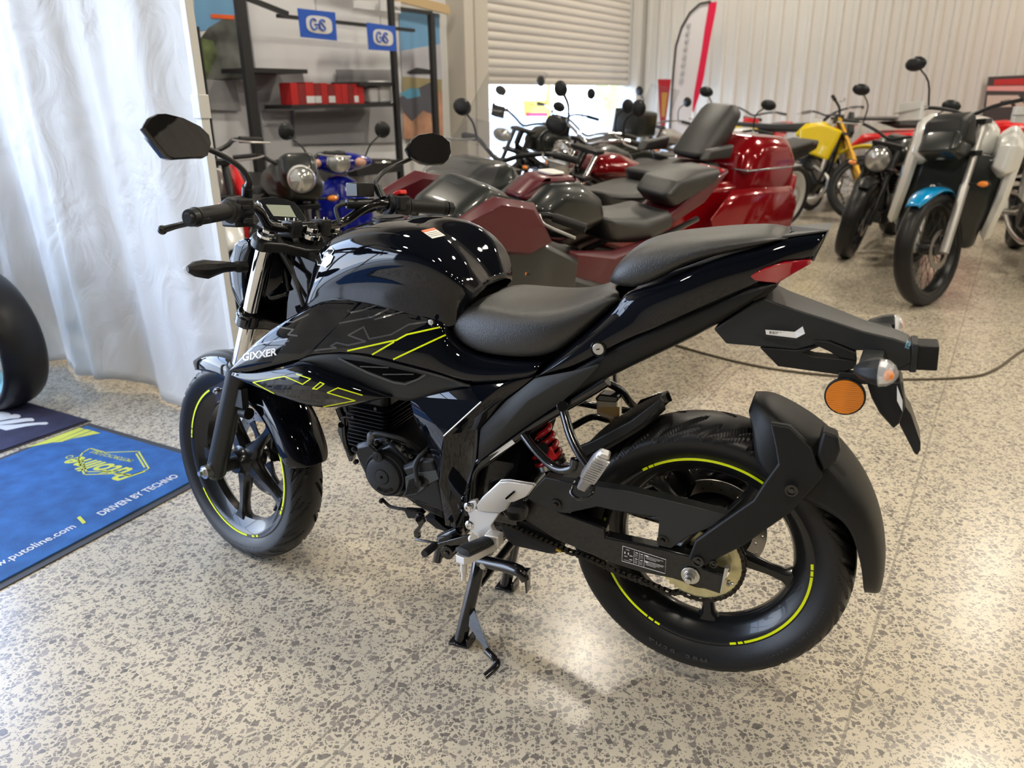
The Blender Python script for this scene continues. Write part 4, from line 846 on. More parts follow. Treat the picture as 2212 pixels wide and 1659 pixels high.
r_f = [V3([rows[0][0][0] + .004, p[1] * .6, p[2] * .5 + rows[0][3][2] * .5]) for p in rows[0]]
tank = loftsym([r_f] + rows, 'fuel_tank', GLOSS, sub=2)
cpos = P('A', 1500, 700, 0); h = MB(); h.cyl(cpos + V3([0, 0, -.01]), cpos + V3([0, 0, .004]), .042, n=36); h.cyl(cpos + V3([0, 0, .004]), cpos + V3([0, 0, .007]), .032, n=36); hb(h, 'filler_cap', SATB, tank, bevel=.001)
from mathutils.bvhtree import BVHTree
bpy.context.view_layer.update()
def surf(objs):
    """ray-cast onto evaluated surfaces of the bike (root coordinates)"""
    dg = bpy.context.evaluated_depsgraph_get(); tr = []
    for o in objs:
        me = o.evaluated_get(dg).to_mesh(); tr.append(BVHTree.FromPolygons([v.co.copy() for v in me.vertices], [tuple(p.vertices) for p in me.polygons])); o.evaluated_get(dg).to_mesh_clear()
    def f(w, x, y, lift=.0006):
        a, b, s_ = VW[w]; d = RB.T @ ray(a + x / s_, b + y / s_); o = RB.T @ (CP - BASE); best = None
        for t in tr:
            q = t.ray_cast(Vector(o), Vector(d / np.linalg.norm(d)))
            if q[0] is not None and (best is None or q[3] < best[1]): best = (q[0], q[3], q[1])
        if best is None: return None
        n = best[2]; n = -n if n.dot(Vector(d)) > 0 else n
        return V3(best[0] + n * lift)
    return f
def decal_line(sf, w, pts, wd, name, m, parent, close=False, step=14, lift=.0006):
    """strip laid on the surface; wd in view pixels"""
    P2 = [V3([*p, 0.]) for p in pts] + ([V3([*pts[0], 0.])] if close else []); h = MB()
    for i in range(len(P2) - 1):
        a, b = P2[i], P2[i + 1]; d = b - a; L = np.linalg.norm(d); d /= L; q = V3([-d[1], d[0], 0]) * wd / 2; a = a - d * wd * .4; b = b + d * wd * .4; n = max(1, int(L / step)); rs = []
        for k in range(n + 1):
            c = a + (b - a) * k / n; u, v = sf(w, *(c + q)[:2], lift), sf(w, *(c - q)[:2], lift)
            if u is None or v is None: continue
            rs.append([u, v])
        if len(rs) > 1: h.rings(rs, close=False, caps=False)
    if h.v: return h.build(name, m, parent, smooth=0)
def decal_poly(sf, w, poly, name, m, parent, lift=.0005, n=16):
    """filled decal: grid clipped to the polygon, laid on the surface"""
    xs = [p[0] for p in poly]; ys = [p[1] for p in poly]; import mathutils
    from mathutils.geometry import tessellate_polygon, delaunay_2d_cdt
    edge = []
    st_ = max(max(xs) - min(xs), max(ys) - min(ys)) / n
    for i in range(len(poly)):
        a, b = V3(poly[i], ), V3(poly[(i + 1) % len(poly)]); k = max(1, int(np.linalg.norm(b - a) / st_)); edge += [a + (b - a) * j / k for j in range(k)]
    ne = len(edge); pts = [Vector(e) for e in edge]
    x = min(xs) + st_ / 2
    def inside(px_, py_):
        c = False; j = len(poly) - 1
        for i in range(len(poly)):
            if (poly[i][1] > py_) != (poly[j][1] > py_) and px_ < (poly[j][0] - poly[i][0]) * (py_ - poly[i][1]) / (poly[j][1] - poly[i][1]) + poly[i][0]: c = not c
            j = i
        return c
    while x < max(xs):
        y = min(ys) + st_ / 2
        while y < max(ys):
            if inside(x, y) and min((q[0] - x) ** 2 + (q[1] - y) ** 2 for q in edge) > (st_ * .35) ** 2: pts.append(Vector((x, y)))
            y += st_
        x += st_
    vs, es, fs, _, _, _ = delaunay_2d_cdt(pts, [(i, (i + 1) % ne) for i in range(ne)], [list(range(ne))], 1, 1e-4)
    out = []; keep = []
    for v in vs:
        q = sf(w, v[0], v[1], lift); out.append(q)
    h = MB(); fs = [f for f in fs if all(out[i] is not None for i in f)]
    h.add([q if q is not None else (0, 0, 0) for q in out], fs); return h.build(name, m, parent, smooth=0)
sfT = surf([tank])
# tank badge (chrome S-shaped emblem) and warning label
bd = ((1050, 930), (1075, 905), (1088, 905), (1098, 948), (1112, 930), (1112, 905), (1150, 868), (1170, 890), (1152, 915), (1165, 925), (1148, 962), (1118, 988), (1105, 978), (1075, 975), (1072, 955))
decal_poly(sfT, 'A', bd, 'tank_badge', CHROME, tank, lift=.0022, n=12)
decal_line(sfT, 'A', bd, 4, 'badge_outline', STEEL, tank, close=True, lift=.0028)
lbw = ((1685, 772), (1762, 754), (1830, 800), (1752, 818)); decal_poly(sfT, 'A', lbw, 'warning_label', PAPER, tank, lift=.0008, n=6, label='white') if False else decal_poly(sfT, 'A', lbw, 'warning_label', PAPER, tank, lift=.0008, n=6)
decal_poly(sfT, 'A', ((1685, 772), (1762, 754), (1776, 764), (1700, 783)), 'label_heading', ORGP, tank, lift=.0012, n=6)
for k in range(3): decal_line(sfT, 'A', ((1716 + k * 12, 790 + k * 8), (1780 + k * 14, 776 + k * 8)), 2, 'label_text', PRINT, tank, lift=.0013)
# ---- upper side panel below the tank (window M)
tp = PL('M', [(165, 850, .203), (205, 780, .202), (330, 640, .197), (490, 517, .186), (650, 427, .170), (800, 345, .155), (905, 314, .142), (1180, 330, .142), (1400, 372, .142), (1650, 428, .14), (1850, 458, .138), (1860, 600, .135), (1960, 700, .132), (2090, 770, .13), (2330, 795, .125), (2635, 805, .12)])
bt = PL('M', [(155, 895, .205), (200, 905, .21), (300, 912, .215), (430, 880, .215), (570, 845, .215), (700, 805, .21), (760, 772, .205), (1010, 748, .195), (1200, 768, .19), (1440, 830, .18), (1640, 880, .17), (1800, 920, .16), (1920, 958, .152), (2050, 1000, .147), (2330, 985, .14), (2560, 935, .132)])
m1 = [a * .62 + b * .38 + V3([0, .012, 0]) for a, b in zip(tp, bt)]; m2 = [a * .3 + b * .7 + V3([0, .012, 0]) for a, b in zip(tp, bt)]
t0 = [V3([p[0], p[1] - .03, p[2] - .004]) for p in tp]
sp = grid([t0, tp, m1, m2, bt, [V3([p[0], p[1] - .012, p[2] - .004]) for p in bt]], 'side_panel', GLOSS, sub=2, solid=.004)
# ---- lower wing
wt = PL('M', [(152, 900, .205), (310, 912, .218), (450, 890, .225), (610, 862, .225), (740, 815, .215), (900, 880, .205), (1050, 930, .20), (1230, 1010, .19), (1420, 1088, .175)])
wm = PL('M', [(153, 912, .207), (300, 940, .222), (440, 935, .232), (600, 915, .238), (760, 905, .240), (920, 960, .236), (1060, 1010, .226), (1230, 1065, .206), (1422, 1092, .177)])
wl = PL('M', [(160, 935, .207), (290, 1010, .218), (400, 1060, .224), (560, 1130, .226), (720, 1185, .225), (880, 1203, .220), (1040, 1190, .212), (1220, 1145, .20), (1424, 1097, .176)])
wmm = [a * .5 + b * .5 + V3([0, .006, 0]) for a, b in zip(wm, wl)]
wb = [V3([p[0], p[1] - .04, p[2] - .006]) for p in wl]
wing = grid([wt, wm, wmm, wl, wb], 'shroud_wing', GLOSS, sub=2, solid=.004)
# ---- matte trim with vent
mt = PL('M', [(700, 800, .208), (760, 765, .205), (1010, 745, .197), (1210, 768, .192), (1440, 828, .182), (1640, 880, .172), (1800, 921, .162), (1930, 962, .153), (2055, 1002, .147)])
mbm = PL('M', [(705, 812, .208), (800, 840, .20), (960, 905, .195), (1120, 975, .188), (1260, 1045, .18), (1420, 1100, .172), (1560, 1150, .162), (1790, 1048, .155), (2050, 1006, .147)])
mid = [a * .55 + b * .45 + V3([0, .010, 0]) for a, b in zip(mt, mbm)]
trim = grid([mt, mid, mbm], 'side_trim', MATTE, sub=2, solid=.004)
bpy.context.view_layer.update()
sfS = surf([sp[0]]); sfW = surf([wing[0]]); sfM = surf([trim[0]])
vent = decal_poly(sfM, 'M', ((1040, 795), (1190, 815), (1450, 870), (1620, 905), (1665, 918), (1620, 955), (1520, 975), (1440, 962), (1250, 890)), 'vent_shade_decal', DARK, trim[0], lift=.0008)  # flat near-black decal stands in for the shade inside the vent
decal_line(sfM, 'M', ((1010, 790), (1240, 900), (1440, 975), (1535, 990), (1640, 950), (1690, 920)), 15, 'vent_lip', LIPM, trim[0], lift=.0035)
for q in (((1180, 850), (1400, 860)), ((1360, 912), (1600, 912))): decal_line(sfM, 'M', q, 9, 'vent_fin', LIPM, trim[0], lift=.004)
def dl_(sf, w, par, wd, m, *L_):
    for q in L_: decal_line(sf, w, q, wd, 'decal_stripe', m, par)
decal_poly(sfS, 'M', ((880, 322), (1170, 332), (1040, 480), (720, 790), (480, 830), (470, 820), (560, 690), (700, 480)), 'graphite_decal', GRAPH, sp[0], n=22)
decal_poly(sfS, 'M', ((1190, 345), (1390, 385), (1640, 445), (1720, 480), (1690, 520), (1540, 590), (1440, 650), (1260, 750), (1010, 738), (780, 755), (1000, 520)), 'graphite_decal', GRAPH, sp[0], n=22)
dl_(sfS, 'M', sp[0], 13, GRAPH2, ((815, 725), (980, 705), (940, 690), (985, 665), (1075, 685), (1215, 655), (1080, 605), (1200, 540), (1245, 635), (1420, 600), (1560, 520), (1700, 500)), ((1010, 510), (1270, 460), (1400, 395)), ((1100, 425), (1180, 410), (1300, 370)), ((1290, 480), (1560, 405)), ((300, 700), (420, 665), (500, 650), (590, 635)), ((520, 540), (640, 560), (600, 600), (670, 610)), ((560, 500), (640, 500), (760, 440)))
dl_(sfS, 'M', sp[0], 13, NEON, ((1075, 728), (1420, 652), (1460, 645), (1545, 600), (1805, 542)), ((1272, 757), (1440, 660)), ((1440, 795), (1848, 604)))
dl_(sfW, 'M', wing[0], 9, NEON, ((540, 1118), (550, 1102), (322, 980), (572, 932), (715, 995), (778, 952), (668, 916)), ((795, 1030), (855, 980), (885, 992), (828, 1034), (795, 1030)), ((1188, 1082), (995, 1024), (912, 1062), (1132, 1125), (765, 1195), (695, 1178)), ((588, 1160), (612, 1135), (632, 1142), (618, 1168)), ((690, 1190), (698, 1172), (722, 1182)))
decal_poly(sfW, 'M', ((335, 982), (570, 940), (712, 1003), (800, 1010), (850, 1045), (905, 1065), (1115, 1125), (760, 1187), (600, 1140), (560, 1105)), 'graphite_decal', GRAPH, wing[0], n=20)
# model name lettering laid on the panel
def decal_text(sf, w, txt, p0, p1, hgt, name, m, par, shear=0, bold=0, lift=.0009, space=1.0, flip=1):
    vs, fs = text_geo(txt, 1.0, extr=0, align='LEFT', shear=shear, bold=bold, space=space); xs = [v[0] for v in vs]; ys = [v[1] for v in vs]; p0, p1 = V3(p0), V3(p1); d = p1 - p0; q = V3([d[1], -d[0]]) / np.linalg.norm(d) * hgt; out = []
    for v in vs:
        c = p0 + d * (v[0] - min(xs)) / (max(xs) - min(xs)) + q * (v[1] - min(ys)) / (max(ys) - min(ys)) * flip; out.append(sf(w, c[0], c[1], lift))
    h = MB(); h.add([o if o is not None else (0, 0, 0) for o in out], [f for f in fs if all(out[i] is not None for i in f)]); return h.build(name, m, par, smooth=0)
decal_text(sfS, 'M', 'GIXXER', (243, 812), (510, 764), 60, 'model_lettering', WHITED, sp[0], shear=.25, bold=.035)
b = P('M', 1745, 497, .150); h = MB(); h.cyl(b, b + V3([0, .007, 0]), .0062, n=20); h.cyl(b + V3([0, .007, 0]), b + V3([0, .0085, 0]), .003, n=6); hb(h, 'panel_screw', STEEL, sp[0], bevel=.0008)
# ---- knee facet panel
K = [P('O', *q) for q in ((883.4, 855, .158), (1015, 833, .147), (1091, 827, .142), (1156, 813, .132), (1041, 866.5, .166), (960.3, 940.4, .178), (949, 1049, .168), (917, 942, .152), (895, 905, .150), (944, 1010, .155), (962, 1135, .15), (985, 1141, .15),
                         (1091, 867, .135), (1037, 926, .135), (1029, 994, .135), (1008, 1079, .138), (1000, 1138, .14), (975, 1096, .162))]
facet(K, [(0, 1, 4), (1, 2, 4), (2, 3, 12, 4), (0, 4, 5), (0, 5, 8), (8, 5, 7), (7, 5, 9), (9, 5, 6), (4, 12, 13, 5), (5, 13, 14), (5, 14, 6), (6, 14, 15, 17), (6, 17, 10), (10, 17, 11), (17, 15, 16, 11)], 'knee_panel', GLOSS)
h = MB(); h.tube([K[4] + V3([0, .003, 0]), K[5] + V3([0, .003, 0])], .0018, 8); hb(h, 'panel_ridge_highlight', mat('edge_highlight', (.5, .5, .5), .2, .9))  # bright strip modelled as the highlight along the gloss panel's ridge
b = P('F', 352, 522, .155); h = MB(); h.cyl(b, b + V3([0, .008, 0]), .0075, n=20); hb(h, 'panel_screw', FRAMEB)
# ---- matte frame cover
fc_ = PL('N', [(1240, 942, .134), (1535, 888, .134), (1748, 838, .13), (1740, 862, .13), (1600, 1010, .128), (1440, 1150, .126), (1250, 1275, .128), (1000, 1450, .13), (780, 1620, .132), (785, 1500, .135), (800, 1350, .137), (1000, 1130, .14)])
fcc = PL('N', [(1000, 1330, .145), (1180, 1130, .148), (1380, 1010, .143), (1560, 920, .137)])
facet(fc_ + fcc, [(11, 10, 12), (10, 9, 8, 12), (8, 7, 12), (11, 12, 13), (12, 7, 6, 13), (0, 11, 13), (0, 13, 14), (13, 6, 5, 14), (0, 14, 1), (14, 5, 4, 15), (14, 15, 1), (15, 4, 3, 2), (15, 2, 1)], 'frame_cover', MATTE, t=.008, smooth=60)
# frame rail and id tag
h = MB(); rail = [P('N', 1810, 960, .095), P('N', 1600, 1090, .1), P('N', 1250, 1300, .105), P('N', 900, 1560, .11), P('N', 760, 1660, .11), P('C', 440, 1000, .10), P('C', 420, 1150, .1)]
h.tube(rail, .014, 12, sm=4); h.tube([MIR(p) for p in rail], .014, 12, sm=4); h.box(P('C', 700, 900, 0), (.14, .18, .16)); h.tube([P('C', 1000, 700, .09), P('C', 1000, 700, -.09)], .015)
hb(h, 'frame', FRAMEB)
a_, b_ = P('N', 1068, 1450, .122), P('N', 872, 1585, .122); h = MB(); d = b_ - a_; q = V3([-d[2], 0, d[0]]) / np.linalg.norm(d) * .0052; h.prism([a_ - q, b_ - q, b_ + q, a_ + q], (0, .001, 0), (0, 0, 0)); hb(h, 'frame_plate', PAPER, bevel=.0005)
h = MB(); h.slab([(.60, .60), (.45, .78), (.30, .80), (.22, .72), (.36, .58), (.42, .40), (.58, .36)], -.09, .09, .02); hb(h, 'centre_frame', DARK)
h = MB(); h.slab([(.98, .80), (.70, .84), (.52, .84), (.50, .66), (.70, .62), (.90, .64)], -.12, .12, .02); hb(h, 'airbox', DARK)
# ---- tail cowl (gloss) over (matte) subframe cover
tu = [P('N', 1240, 930, .128), P('N', 1400, 790, .124), P('N', 1560, 650, .118), P('N', 1760, 490, .112), P('N', 1885, 375, .108), P('D', 260, 430, .108), P('D', 385, 405, .115), P('D', 560, 360, .118), P('D', 720, 270, .112), P('D', 900, 205, .10), P('D', 1100, 160, .085), P('D', 1210, 112, .072), P('D', 1300, 90, .062), P('D', 1480, 58, .045)]
tl = [P('N', 1242, 940, .130), P('N', 1480, 880, .130), P('N', 1640, 810, .128), P('N', 1860, 690, .124), P('N', 2080, 590, .12), P('D', 430, 650, .118), P('D', 560, 590, .114), P('D', 720, 520, .108), P('D', 850, 465, .10), P('D', 960, 415, .094), P('D', 1060, 375, .088), P('D', 1180, 300, .078), P('D', 1300, 240, .066), P('D', 1392, 225, .055)]
t1 = [a * .66 + b * .34 + V3([0, .008, 0]) for a, b in zip(tu, tl)]; t2 = [a * .33 + b * .67 + V3([0, .008, 0]) for a, b in zip(tu, tl)]
tuu = [V3([p[0], p[1] - .022, p[2] + .002]) for p in tu]
tc_ = grid([tuu, tu, t1, t2, tl], 'tail_cowl', GLOSS, sub=2, solid=.004)
h = MB(); tp_ = [P('D', 1215, 95, .062), P('D', 1485, 55, .045)]; z_ = tp_[1]
h.add([tp_[0], P('D', 1290, 70, .03), P('D', 1290, 70, -.03) , MIR(tp_[0]), MIR(z_), z_, P('D', 1392, 228, .055), MIR(P('D', 1392, 228, .055))], [(0, 1, 2, 3, 4, 5), (5, 4, 7, 6)]); hb(h, 'tail_top', TEXP, solid=.004, smooth=0)
st_ = PL('N', [(1550, 885, .122), (1760, 750, .118), (1960, 650, .114), (2150, 560, .11)]) + PL('D', [(600, 560, .104), (800, 480, .096), (1000, 395, .088), (1180, 370, .08)])
sb_ = PL('N', [(1440, 1160, .112), (1600, 1060, .11), (1740, 985, .108), (1960, 880, .106)]) + PL('D', [(300, 870, .102), (560, 750, .096), (805, 632, .088), (1100, 430, .075)])
sc2 = grid([st_, [a * .5 + b * .5 + V3([0, .006, 0]) for a, b in zip(st_, sb_)], sb_, [V3([p[0], p[1] - .03, p[2] - .004]) for p in sb_]], 'subframe_cover', MATTB, sub=1, solid=.004)
# fill between the two sides, seat pan
h = MB(); h.slab([(q[0], q[2] - .008) for q in (tu[5], tu[8], tu[11], tl[12], tl[10])] + [(q[0], q[2] + .012) for q in (sb_[6], sb_[4], sb_[2], sb_[0])] + [(tl[0][0], tl[0][2])], -.07, .07, .01); hb(h, 'seat_pan', MATTB)
lk_ = P('N', 1745, 712, .127); h = MB(); h.lathe(lk_ + V3([0, .0, 0]), (0, 1, 0), [(.0165, -.004), (.0165, .003), (.015, .005), (.013, .002), (0, .002)], 28); hb(h, 'lock_surround', FRAMEB)
h = MB(); h.cyl(lk_, lk_ + V3([0, .0045, 0]), .0118, n=28); lo = hb(h, 'seat_lock', STEEL, bevel=.0008); h = MB(); h.box(lk_ + V3([0, .005, 0]), (.007, .001, .0018), rot((0, 1, 0), .3)); hb(h, 'key_slot', DARK, lo)
# tail light and undertail
tlq = PL('D', [(1015, 325, .097), (1110, 275, .095), (1230, 240, .086), (1392, 222, .060), (1388, 250, .056), (1300, 298, .064), (1185, 366, .076), (1050, 350, .092)])
h = MB(); T = tlq; h.add(T + [MIR(p) for p in T], [(0, 1, 2, 7), (7, 2, 5, 6), (2, 3, 4, 5), (8, 15, 10, 9), (15, 14, 13, 10), (10, 13, 12, 11), (3, 11, 12, 4), (4, 12, 13, 5), (5, 13, 14, 6), (1, 9, 10, 2), (2, 10, 11, 3), (0, 8, 9, 1), (0, 7, 15, 8), (7, 6, 14, 15)]); hb(h, 'tail_light', REDL, bevel=.002, smooth=20)
h = MB(); q = PL('D', [(1000, 370, .085), (1180, 368, .07), (1185, 385, .07), (1120, 440, .072), (1050, 470, .075), (960, 440, .085)]); h.prism([p for p in q], (0, 0, 0), (0, -.12, 0)); hb(h, 'tail_lower', MATTB)
# ---- seats
def seatrows(top, mid, low, name, ey, **k):
    rows = []
    for a, b, c in zip(top, mid, low): rows.append([V3([a[0], 0, a[2]]), V3([a[0] * .6 + b[0] * .4, b[1] * .55, a[2] - .001]), b, b * .5 + c * .5 + V3([0, .012, 0]), c, V3([c[0], c[1] - .03, c[2] - .004])])
    f = rows[0]; rows = [[V3([p[0] + .012, p[1] * .8, p[2] * .75 + f[4][2] * .25]) for p in f]] + rows; l = rows[-1]; rows.append([V3([p[0] - .012, p[1] * .85, p[2] * .7 + l[4][2] * .3]) for p in l]); return loftsym(rows, name, VINYL, sub=2)
rt = PL('N', [(960, 240), (1010, 265), (1100, 300), (1230, 312), (1400, 310), (1560, 280), (1720, 225), (1835, 185)], 0)
rm = PL('N', [(650, 400, .105), (780, 350, .115), (930, 370, .125), (1120, 415, .135), (1330, 425, .135), (1530, 380, .122), (1700, 300, .10), (1850, 240, .085)])
rl = PL('N', [(515, 545, .112), (600, 660, .125), (740, 750, .138), (960, 785, .142), (1250, 798, .140), (1450, 720, .13), (1700, 500, .112), (1860, 350, .10)])
seatrows(rt, rm, rl, 'rider_seat', 0)
pt_ = PL('D', [(330, 160), (400, 92), (600, 68), (800, 55), (1000, 38), (1120, 28), (1170, 35), (1205, 70)], 0)
pm = PL('D', [(245, 235, .095), (370, 150, .10), (560, 120, .10), (780, 95, .095), (950, 85, .088), (1070, 80, .08), (1150, 80, .072), (1200, 85, .06)])
pl_ = PL('D', [(195, 375, .102), (300, 400, .112), (420, 370, .115), (620, 250, .112), (850, 190, .10), (1050, 150, .088), (1150, 125, .078), (1210, 105, .066)])
seatrows(pt_, pm, pl_, 'pillion_seat', 0)
# ---- number plate hanger
Uh = PL('D', [(1040, 480, .070), (1110, 455, .068), (1210, 495, .062), (1500, 585, .050), (1700, 652, .042), (1880, 695, .036), (1980, 730, .032), (1985, 840, .032), (1905, 872, .034), (1850, 845, .04), (1820, 770, .045), (1640, 768, .05), (1500, 712, .055), (1300, 765, .062), (880, 727, .074), (805, 640, .080)])
h = MB(); h.rings([[p - V3([0, .004, 0]) for p in Uh], Uh, ] ); 
h = MB(); cU = sum(Uh) / len(Uh); h.rings([[p for p in Uh], [V3([p[0], .0, p[2] + .004]) for p in Uh], [MIR(p) for p in Uh]]); pl_h = hb(h, 'plate_hanger', MATTE, bevel=.003, smooth=30)
low = PL('D', [(1080, 750, .072), (1300, 765, .064), (1400, 745, .060), (1490, 705, .056), (1500, 720, .058), (1400, 760, .062), (1345, 782, .064), (1400, 800, .064), (1550, 816, .062), (1660, 830, .058), (1655, 870, .056), (1550, 912, .058), (1190, 862, .068)])
h = MB(); h.rings([low, [V3([p[0], p[1] - .03, p[2]]) for p in low]]); hb(h, 'hanger_wing', MATTB, pl_h, bevel=.002)
bd2 = PL('D', [(1400, 705, .062), (1500, 715, .060), (1655, 780, .056), (1660, 832, .055), (1560, 812, .058), (1490, 770, .06), (1410, 735, .062)]); h = MB(); h.rings([bd2, [V3([p[0], p[1] - .02, p[2]]) for p in bd2]]); hb(h, 'hanger_brace', MATTB, pl_h, bevel=.002)
lb = PL('D', [(1115, 642, .080), (1290, 655, .076), (1338, 622, .084), (1352, 665, .082), (1300, 692, .077), (1120, 670, .080)]); h = MB(); h.add(lb, [(0, 1, 4, 5), (1, 2, 3, 4)]); hb(h, 'barcode_label', PAPER, pl_h, solid=.0005, smooth=0)
h = MB()
for k in range(22):
    x = 1140 + k * 7; a_, b_ = P('D', x, 650 + k * .6, .0806 - k * .0002), P('D', x, 667 + k * .6, .0806 - k * .0002); h.add([a_, a_ + V3([-.0008 - .0006 * (k % 3 == 0), 0, 0]), b_ + V3([-.0008 - .0006 * (k % 3 == 0), 0, 0]), b_], [(0, 1, 2, 3)])
hb(h, 'barcode_print', PRINT, pl_h, smooth=0)
# box light at the very back
a_ = P('D', 1985, 785, 0); b_ = P('D', 2145, 792, 0); d = b_ - a_; L = np.linalg.norm(d); d /= L; ang_ = math.atan2(d[2], d[0])
h = MB(); h.box((a_ + b_) / 2, (L, .052, .046), rot((0, 1, 0), -ang_ + math.pi if False else -ang_)); hb(h, 'plate_light', MATTB, pl_h, bevel=.003)
h = MB(); h.box(a_ + d * .004, (.012, .060, .054), rot((0, 1, 0), -ang_)); h.box(a_ - d * .02, (.05, .056, .05), rot((0, 1, 0), -ang_)); hb(h, 'light_mount', MATTE, pl_h, bevel=.003)
h = MB(); bpy.context.view_layer.update(); sfP = surf([pl_h] + list(pl_h.children))
decal_text(sfP, 'P', 'SUZUKI', (1170, 512), (1192, 438), 42, 'maker_sticker', mat('blue_white_sticker', (.25, .60, .85), .3), pl_h, bold=.01, lift=.001, flip=-1)
# rear indicators
for sd in (1, -1):
    if sd > 0: q0, q1, q2, q3 = P('P', 860, 590, .045), P('P', 740, 730, .12), P('P', 930, 760, .13), P('P', 1110, 760, .13)
    else: q0, q1, q2, q3 = P('P', 950, 380, -.045), P('P', 830, 300, -.12), P('P', 1060, 300, -.125), P('P', 1170, 300, -.125)
    h = MB(); ax = (q3 - q1); ax /= np.linalg.norm(ax); x, y, _ = h.frame(ax)
    L1 = np.linalg.norm(q2 - q1); L2 = np.linalg.norm(q3 - q2)
    h.rings([[q1 + ax * t + x * r * 1.15 * math.cos(a) + y * r * math.sin(a) for a in [2 * math.pi * k / 8 + .3 for k in range(8)]] for t, r in ((-.012, .006), (0, .016), (L1 * .5, .023), (L1, .025))]); io = hb(h, 'rear_indicator', MATTE, bevel=.002, smooth=25)
    h = MB(); h.rings([[q2 + ax * t + x * r * 1.15 * math.cos(a) + y * r * math.sin(a) for a in [2 * math.pi * k / 16 for k in range(16)]] for t, r in ((0, .0245), (L2 * .45, .0225), (L2 * .8, .015), (L2, .005))]); hb(h, 'indicator_lens', CLEAR, io)
    h = MB(); h.lathe(q2, ax, [(.0225, .001), (.014, -.006), (0, -.008)], 20); h.rings([[q2 + ax * t + x * r * math.cos(a) + y * r * math.sin(a) for a in [2 * math.pi * k / 8 for k in range(8)]] for t, r in ((0, .022), (L2 * .4, .0195), (L2 * .75, .012))], caps=False); hb(h, 'lens_reflector', BOWL, io, smooth=10)
    h = MB(); h.ball(q2 + ax * L2 * .45 + V3([0, sd * .012, 0]), .010, 12); hb(h, 'amber_bulb', AMBB, io)
    h = MB(); h.rings([[q0 * (1 - t) + (q1 * .6 + q2 * .4) * t + V3([x_, 0, z_]) for x_, z_ in ((-.018, -.012), (.018, -.012), (.018, .012), (-.018, .012))] for t in (0, 1)]); hb(h, 'indicator_stalk', MATTE, io, bevel=.003)
# side reflector
rc_ = P('D', 1590, 1040, .062); h = MB(); h.cyl(rc_ + V3([0, -.006, 0]), rc_ + V3([0, .004, 0]), .0355, n=48); rf = hb(h, 'side_reflector', MATTB, bevel=.001)
h = MB(); h.lathe(rc_, (0, 1, 0), [(.0325, .004), (.032, .0055), (0, .006)], 48)
for k in range(16):
    z_ = -.03 + .004 * k; w_ = math.sqrt(max(.0315 ** 2 - z_ ** 2, 0)); h.box(rc_ + V3([0, .006, z_]), (2 * w_, .0012, .0022))
hb(h, 'amber_lens', AMBER, rf, label='amber'); h = MB(); h.box(rc_ + V3([-.01, -.01, .036]), (.05, .02, .02)); hb(h, 'reflector_bracket', MATTB, rf, bevel=.002)
# rear mudflap
F1 = PL('P', [(790, 850, .055), (1130, 850, .045), (1160, 1000, .045), (1170, 1120, .05), (1120, 1270, .055), (1060, 1322, .06), (920, 1165, .062), (840, 1015, .06)])
h = MB(); h.rings([F1, [V3([p[0], 0, p[2]]) for p in F1], [MIR(p) for p in F1]]); mf = hb(h, 'mud_flap', SATB, bevel=.003)
F2 = PL('P', [(1120, 830, .03), (1150, 870, .03), (1180, 1100, .03), (1235, 1180, .03), (1330, 1460, .035), (1330, 1530, .035), (1300, 1585, .035), (1270, 1570, .035), (1125, 1290, .035), (1110, 1150, .03)])
h = MB(); h.rings([F2, [V3([p[0], -.035, p[2]]) for p in F2]]); hb(h, 'plate_bracket', SATB, mf, bevel=.002)
q = PL('P', [(1095, 890, .058), (1150, 1040, .058), (1150, 1150, .058), (1095, 1040, .058)]); h = MB(); h.rings([q, [p + V3([0, -.001, 0]) for p in q]]); hb(h, 'white_sticker', PAPER, mf, smooth=0)
# ---- engine
CY = .02
h = MB(); ctop = P('Q', 620, 90, .06); cbot = P('Q', 640, 500, .06); cd_ = (ctop - cbot); cd_ /= np.linalg.norm(cd_); X_ = V3([cd_[2], 0, -cd_[0]])
c_b = P('Q', 640, 500, .0); print('CYL', ctop, cbot)
def cylbox(mb, t0, t1, hw, hd, x_off=0): 
    for sgn in (1,): 
        a_, b_ = c_b + cd_ * t0 + X_ * x_off, c_b + cd_ * t1 + X_ * x_off
        mb.rings([[q + X_ * hw * i + V3([0, hd * j, 0]) for i, j in ((-1, -.8), (-.8, -1), (.8, -1), (1, -.8), (1, .8), (.8, 1), (-.8, 1), (-1, .8))] for q in (a_, b_)])
cylbox(h, -.02, .14, .045, .05); eng = hb(h, 'engine_cylinder', ENG, bevel=.003)
h = MB()
for k in range(11): cylbox(h, .0 + k * .0105, .0 + k * .0105 + .0028, .066 + .004 * math.sin(k), .082)
hb(h, 'cooling_fins', ENG, eng, bevel=.0008)
h = MB(); cylbox(h, .115, .19, .06, .072); h.cyl(c_b + cd_ * .15 + V3([0, .07, 0]), c_b + cd_ * .15 + V3([0, .085, 0]), .028, n=28); hb(h, 'cylinder_head', ENG, eng, bevel=.005)
h = MB(); rnd = random.Random(5)
for k in range(6): 
    q = c_b + cd_ * rnd.uniform(0, .13) + X_ * rnd.uniform(-.05, .06) + V3([0, .083, 0]); h = MB(); h.cyl(q, q + V3([0, .006, 0]), .005, n=6); hb(h, 'engine_bolt', BUNG, eng)
def slabpx(w, poly, l0, l1, bev=.006):
    h = MB(); pts = PL(w, poly, l1); h.slab([(p[0], p[2]) for p in pts], l0, l1, bev); return h
cc = hb(slabpx('Q', [(330, 680), (430, 560), (600, 520), (720, 560), (860, 600), (1000, 660), (1250, 760), (1290, 1400), (1150, 1340), (960, 1240), (860, 1180), (560, 1130), (430, 960), (350, 800)], -.13, .105, .012), 'crankcase', ENG, bevel=.003)
